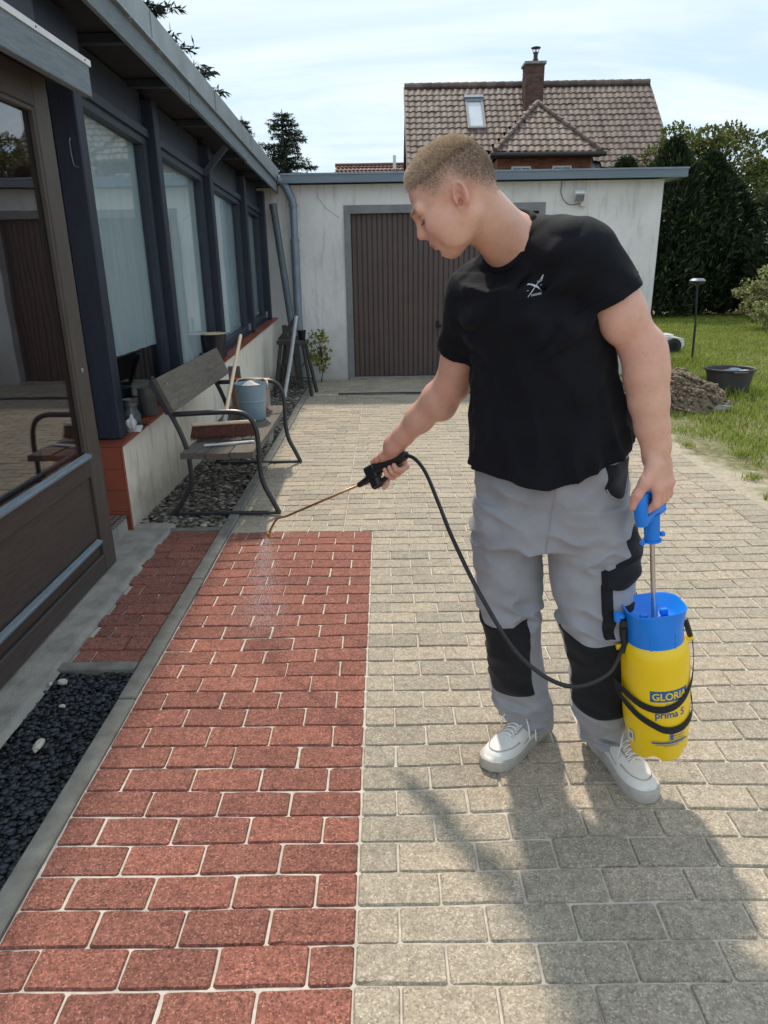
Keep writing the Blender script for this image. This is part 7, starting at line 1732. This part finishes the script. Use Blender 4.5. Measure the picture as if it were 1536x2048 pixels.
def decid(name, lab, x, y, h, rx, rz, seed, mat, n=9000, ls=0.11, trunk=0.14, cat='tree', group=None):
    g = np.random.default_rng(seed); t = thing(name, lab, cat, (x, y, 0), group); cz = h - rz
    nb = 34; cl = unit(g.normal(0, 1, (nb, 3))) * (g.uniform(0.35, 1.0, nb) ** 0.5)[:, None]; cl[:, 2] = cl[:, 2] * 0.9 + 0.05; cl = cl * np.array([rx, rx, rz]) + np.array([0, 0, cz])
    w = g.integers(0, nb, n); sz = g.uniform(0.16, 0.34, nb) * rx; C = cl[w] + unit(g.normal(0, 1, (n, 3))) * (sz[w] * g.uniform(0.3, 1, n) ** 0.4)[:, None] * np.array([1, 1, 0.75])
    C[:, 2] = np.maximum(C[:, 2], 0.03); U = unit(g.normal(0, 1, (n, 3)) + np.array([0, 0, -0.2])) * g.uniform(0.7, 1.3, n)[:, None] * ls; W = unit(np.cross(U, g.normal(0, 1, (n, 3)))) * ls * 0.32
    link('crown', leaf_mesh('crown', C, U, W), mat, t)
    m = MB(); m.tube([(x, y, -0.05), (x + 0.05, y, cz * 0.6), (x, y + 0.05, h * 0.75)], [trunk, trunk * 0.7, trunk * 0.2], 8)
    for k in range(0, nb, 2): e = cl[k]; m.tube([(x + 0.03, y, max(0.05, cz * 0.55 + 0.02 * k * rz / 3)), (x + e[0] * 0.5, y + e[1] * 0.5, (cz * 0.6 + e[2]) / 2 + 0.1), (x + e[0], y + e[1], e[2])], [trunk * 0.35, trunk * 0.22, trunk * 0.08], 6)
    m.build('trunk', M_bark, t); return t
decid('broadleaf_tree', 'yellow green broadleaf tree rising behind the dark conifers', 10.9, 26.5, 6.0, 1.9, 1.9, 71, M_decid, 12000, 0.13)
decid('broadleaf_tree', 'second broadleaf tree behind conifers right of the roof glimpse', 14.2, 27.5, 5.4, 1.7, 1.8, 72, M_decid, 8000, 0.13)
decid('pale_shrub', 'shrub with cream edged leaves at right edge in front of conifers', 8.05, 15.3, 1.28, 0.72, 0.62, 73, M_palel, 3600, 0.085, 0.03, 'shrub')
decid('corner_plant', 'lime leaved plant climbing the garage wall beside the trestle', -0.83, 9.22, 0.72, 0.15, 0.36, 74, M_lime, 260, 0.05, 0.008, 'plant')
def spruce(name, lab, x, y, h, r, seed, zlo=0.6):
    g = np.random.default_rng(seed); t = thing(name, lab, 'tree', (x, y, 0)); Cs, Us, Ws = [], [], []; tw = MB()
    tw.tube([(x, y, -0.05), (x, y, h * 0.5), (x, y, h)], [0.16, 0.10, 0.012], 8)
    z = zlo; 
    while z < h - 0.08:
        L = r * (1 - z / h) ** 0.75 + 0.08
        for b in range(g.integers(6, 10)):
            a = g.uniform(0, 6.283); Lb = L * g.uniform(0.55, 1.15); d = np.array([math.cos(a), math.sin(a), 0]); s = np.linspace(0.06, 1, max(4, int(Lb * 16)))
            P = np.array([0, 0, z]) + d * (s * Lb)[:, None] + np.array([0, 0, 1]) * (0.10 * s - 0.32 * s ** 2 + 0.20 * s ** 3)[:, None] * Lb
            if len(P) > 3: tw.tube([tuple(p + np.array([x, y, 0])) for p in P[::max(1, len(P) // 4)]], 0.012, 4)
            k = 8; PP = np.repeat(P, k, 0) + g.normal(0, 0.02, (len(P) * k, 3)); n = len(PP)
            U = unit(d * 0.7 + g.normal(0, 0.55, (n, 3)) + np.array([0, 0, -0.35])) * g.uniform(0.08, 0.20, n)[:, None]; Cs.append(PP); Us.append(U); Ws.append(unit(np.cross(U, g.normal(0, 1, (n, 3)))) * g.uniform(0.010, 0.022, n)[:, None])
        z += 0.13 + 0.05 * g.uniform()
    link('crown', leaf_mesh('crown', np.concatenate(Cs), np.concatenate(Us), np.concatenate(Ws)), M_spruce, t); tw.build('trunk', M_bark, t)
spruce('spruce_tree', 'dark spruce standing behind the left end of the garage', -3.7, 30, 6.9, 3.0, 81)
spruce('spruce_tree', 'narrow spruce tip just showing above the zinc roof edge', -5.2, 30, 6.7, 1.5, 82)
spruce('spruce_tree', 'tall spruce whose branch tips show above the roof at top left', -4.80, 14.0, 9.8, 3.0, 83)
# leafy seedling at the left edge of the chippings
t = thing('seedling', 'green leafy weed at the left edge of the black chippings', 'plant', (-1.17, 1.52, 0))
C, U, W = [], [], []; g = np.random.default_rng(5)
for k in range(16):
    a = g.uniform(0, 6.283); el = g.uniform(0.2, 0.9); d = np.array([math.cos(a) * math.cos(el), math.sin(a) * math.cos(el), math.sin(el)]); C.append(d * 0.03); U.append(d * g.uniform(0.05, 0.10)); W.append(unit(np.cross(d, np.array([0, 0, 1.0]))) * 0.018)
link('leaves', leaf_mesh('leaves', np.array(C), np.array(U), np.array(W)), leaf_mat('weed_leaves', [(0, (0.04, 0.07, 0.015)), (1, (0.09, 0.14, 0.03))]), t)
MB().tube([(-1.17, 1.52, -0.03), (-1.168, 1.522, 0.04)], 0.003, 6).build('stem', M_bark, t)
# a far belt of trees closing the horizon
g = np.random.default_rng(9); n = 26000; a = g.uniform(-1.25, 1.25, n); dist = g.uniform(75, 95, n); C = np.stack([np.sin(a) * dist, np.cos(a) * dist, g.uniform(0, 1, n) * (4.5 + 1.8 * vnoise(np.stack([a * 22, a * 0, a * 0], 1), 3))], 1)
U = unit(g.normal(0, 1, (n, 3))) * 0.9; W = unit(np.cross(U, g.normal(0, 1, (n, 3)))) * 0.45; o = link('far_trees', leaf_mesh('far_trees', C, U, W), M_decid); tag(o, 'distant belt of trees along the horizon', 'trees', kind='stuff')
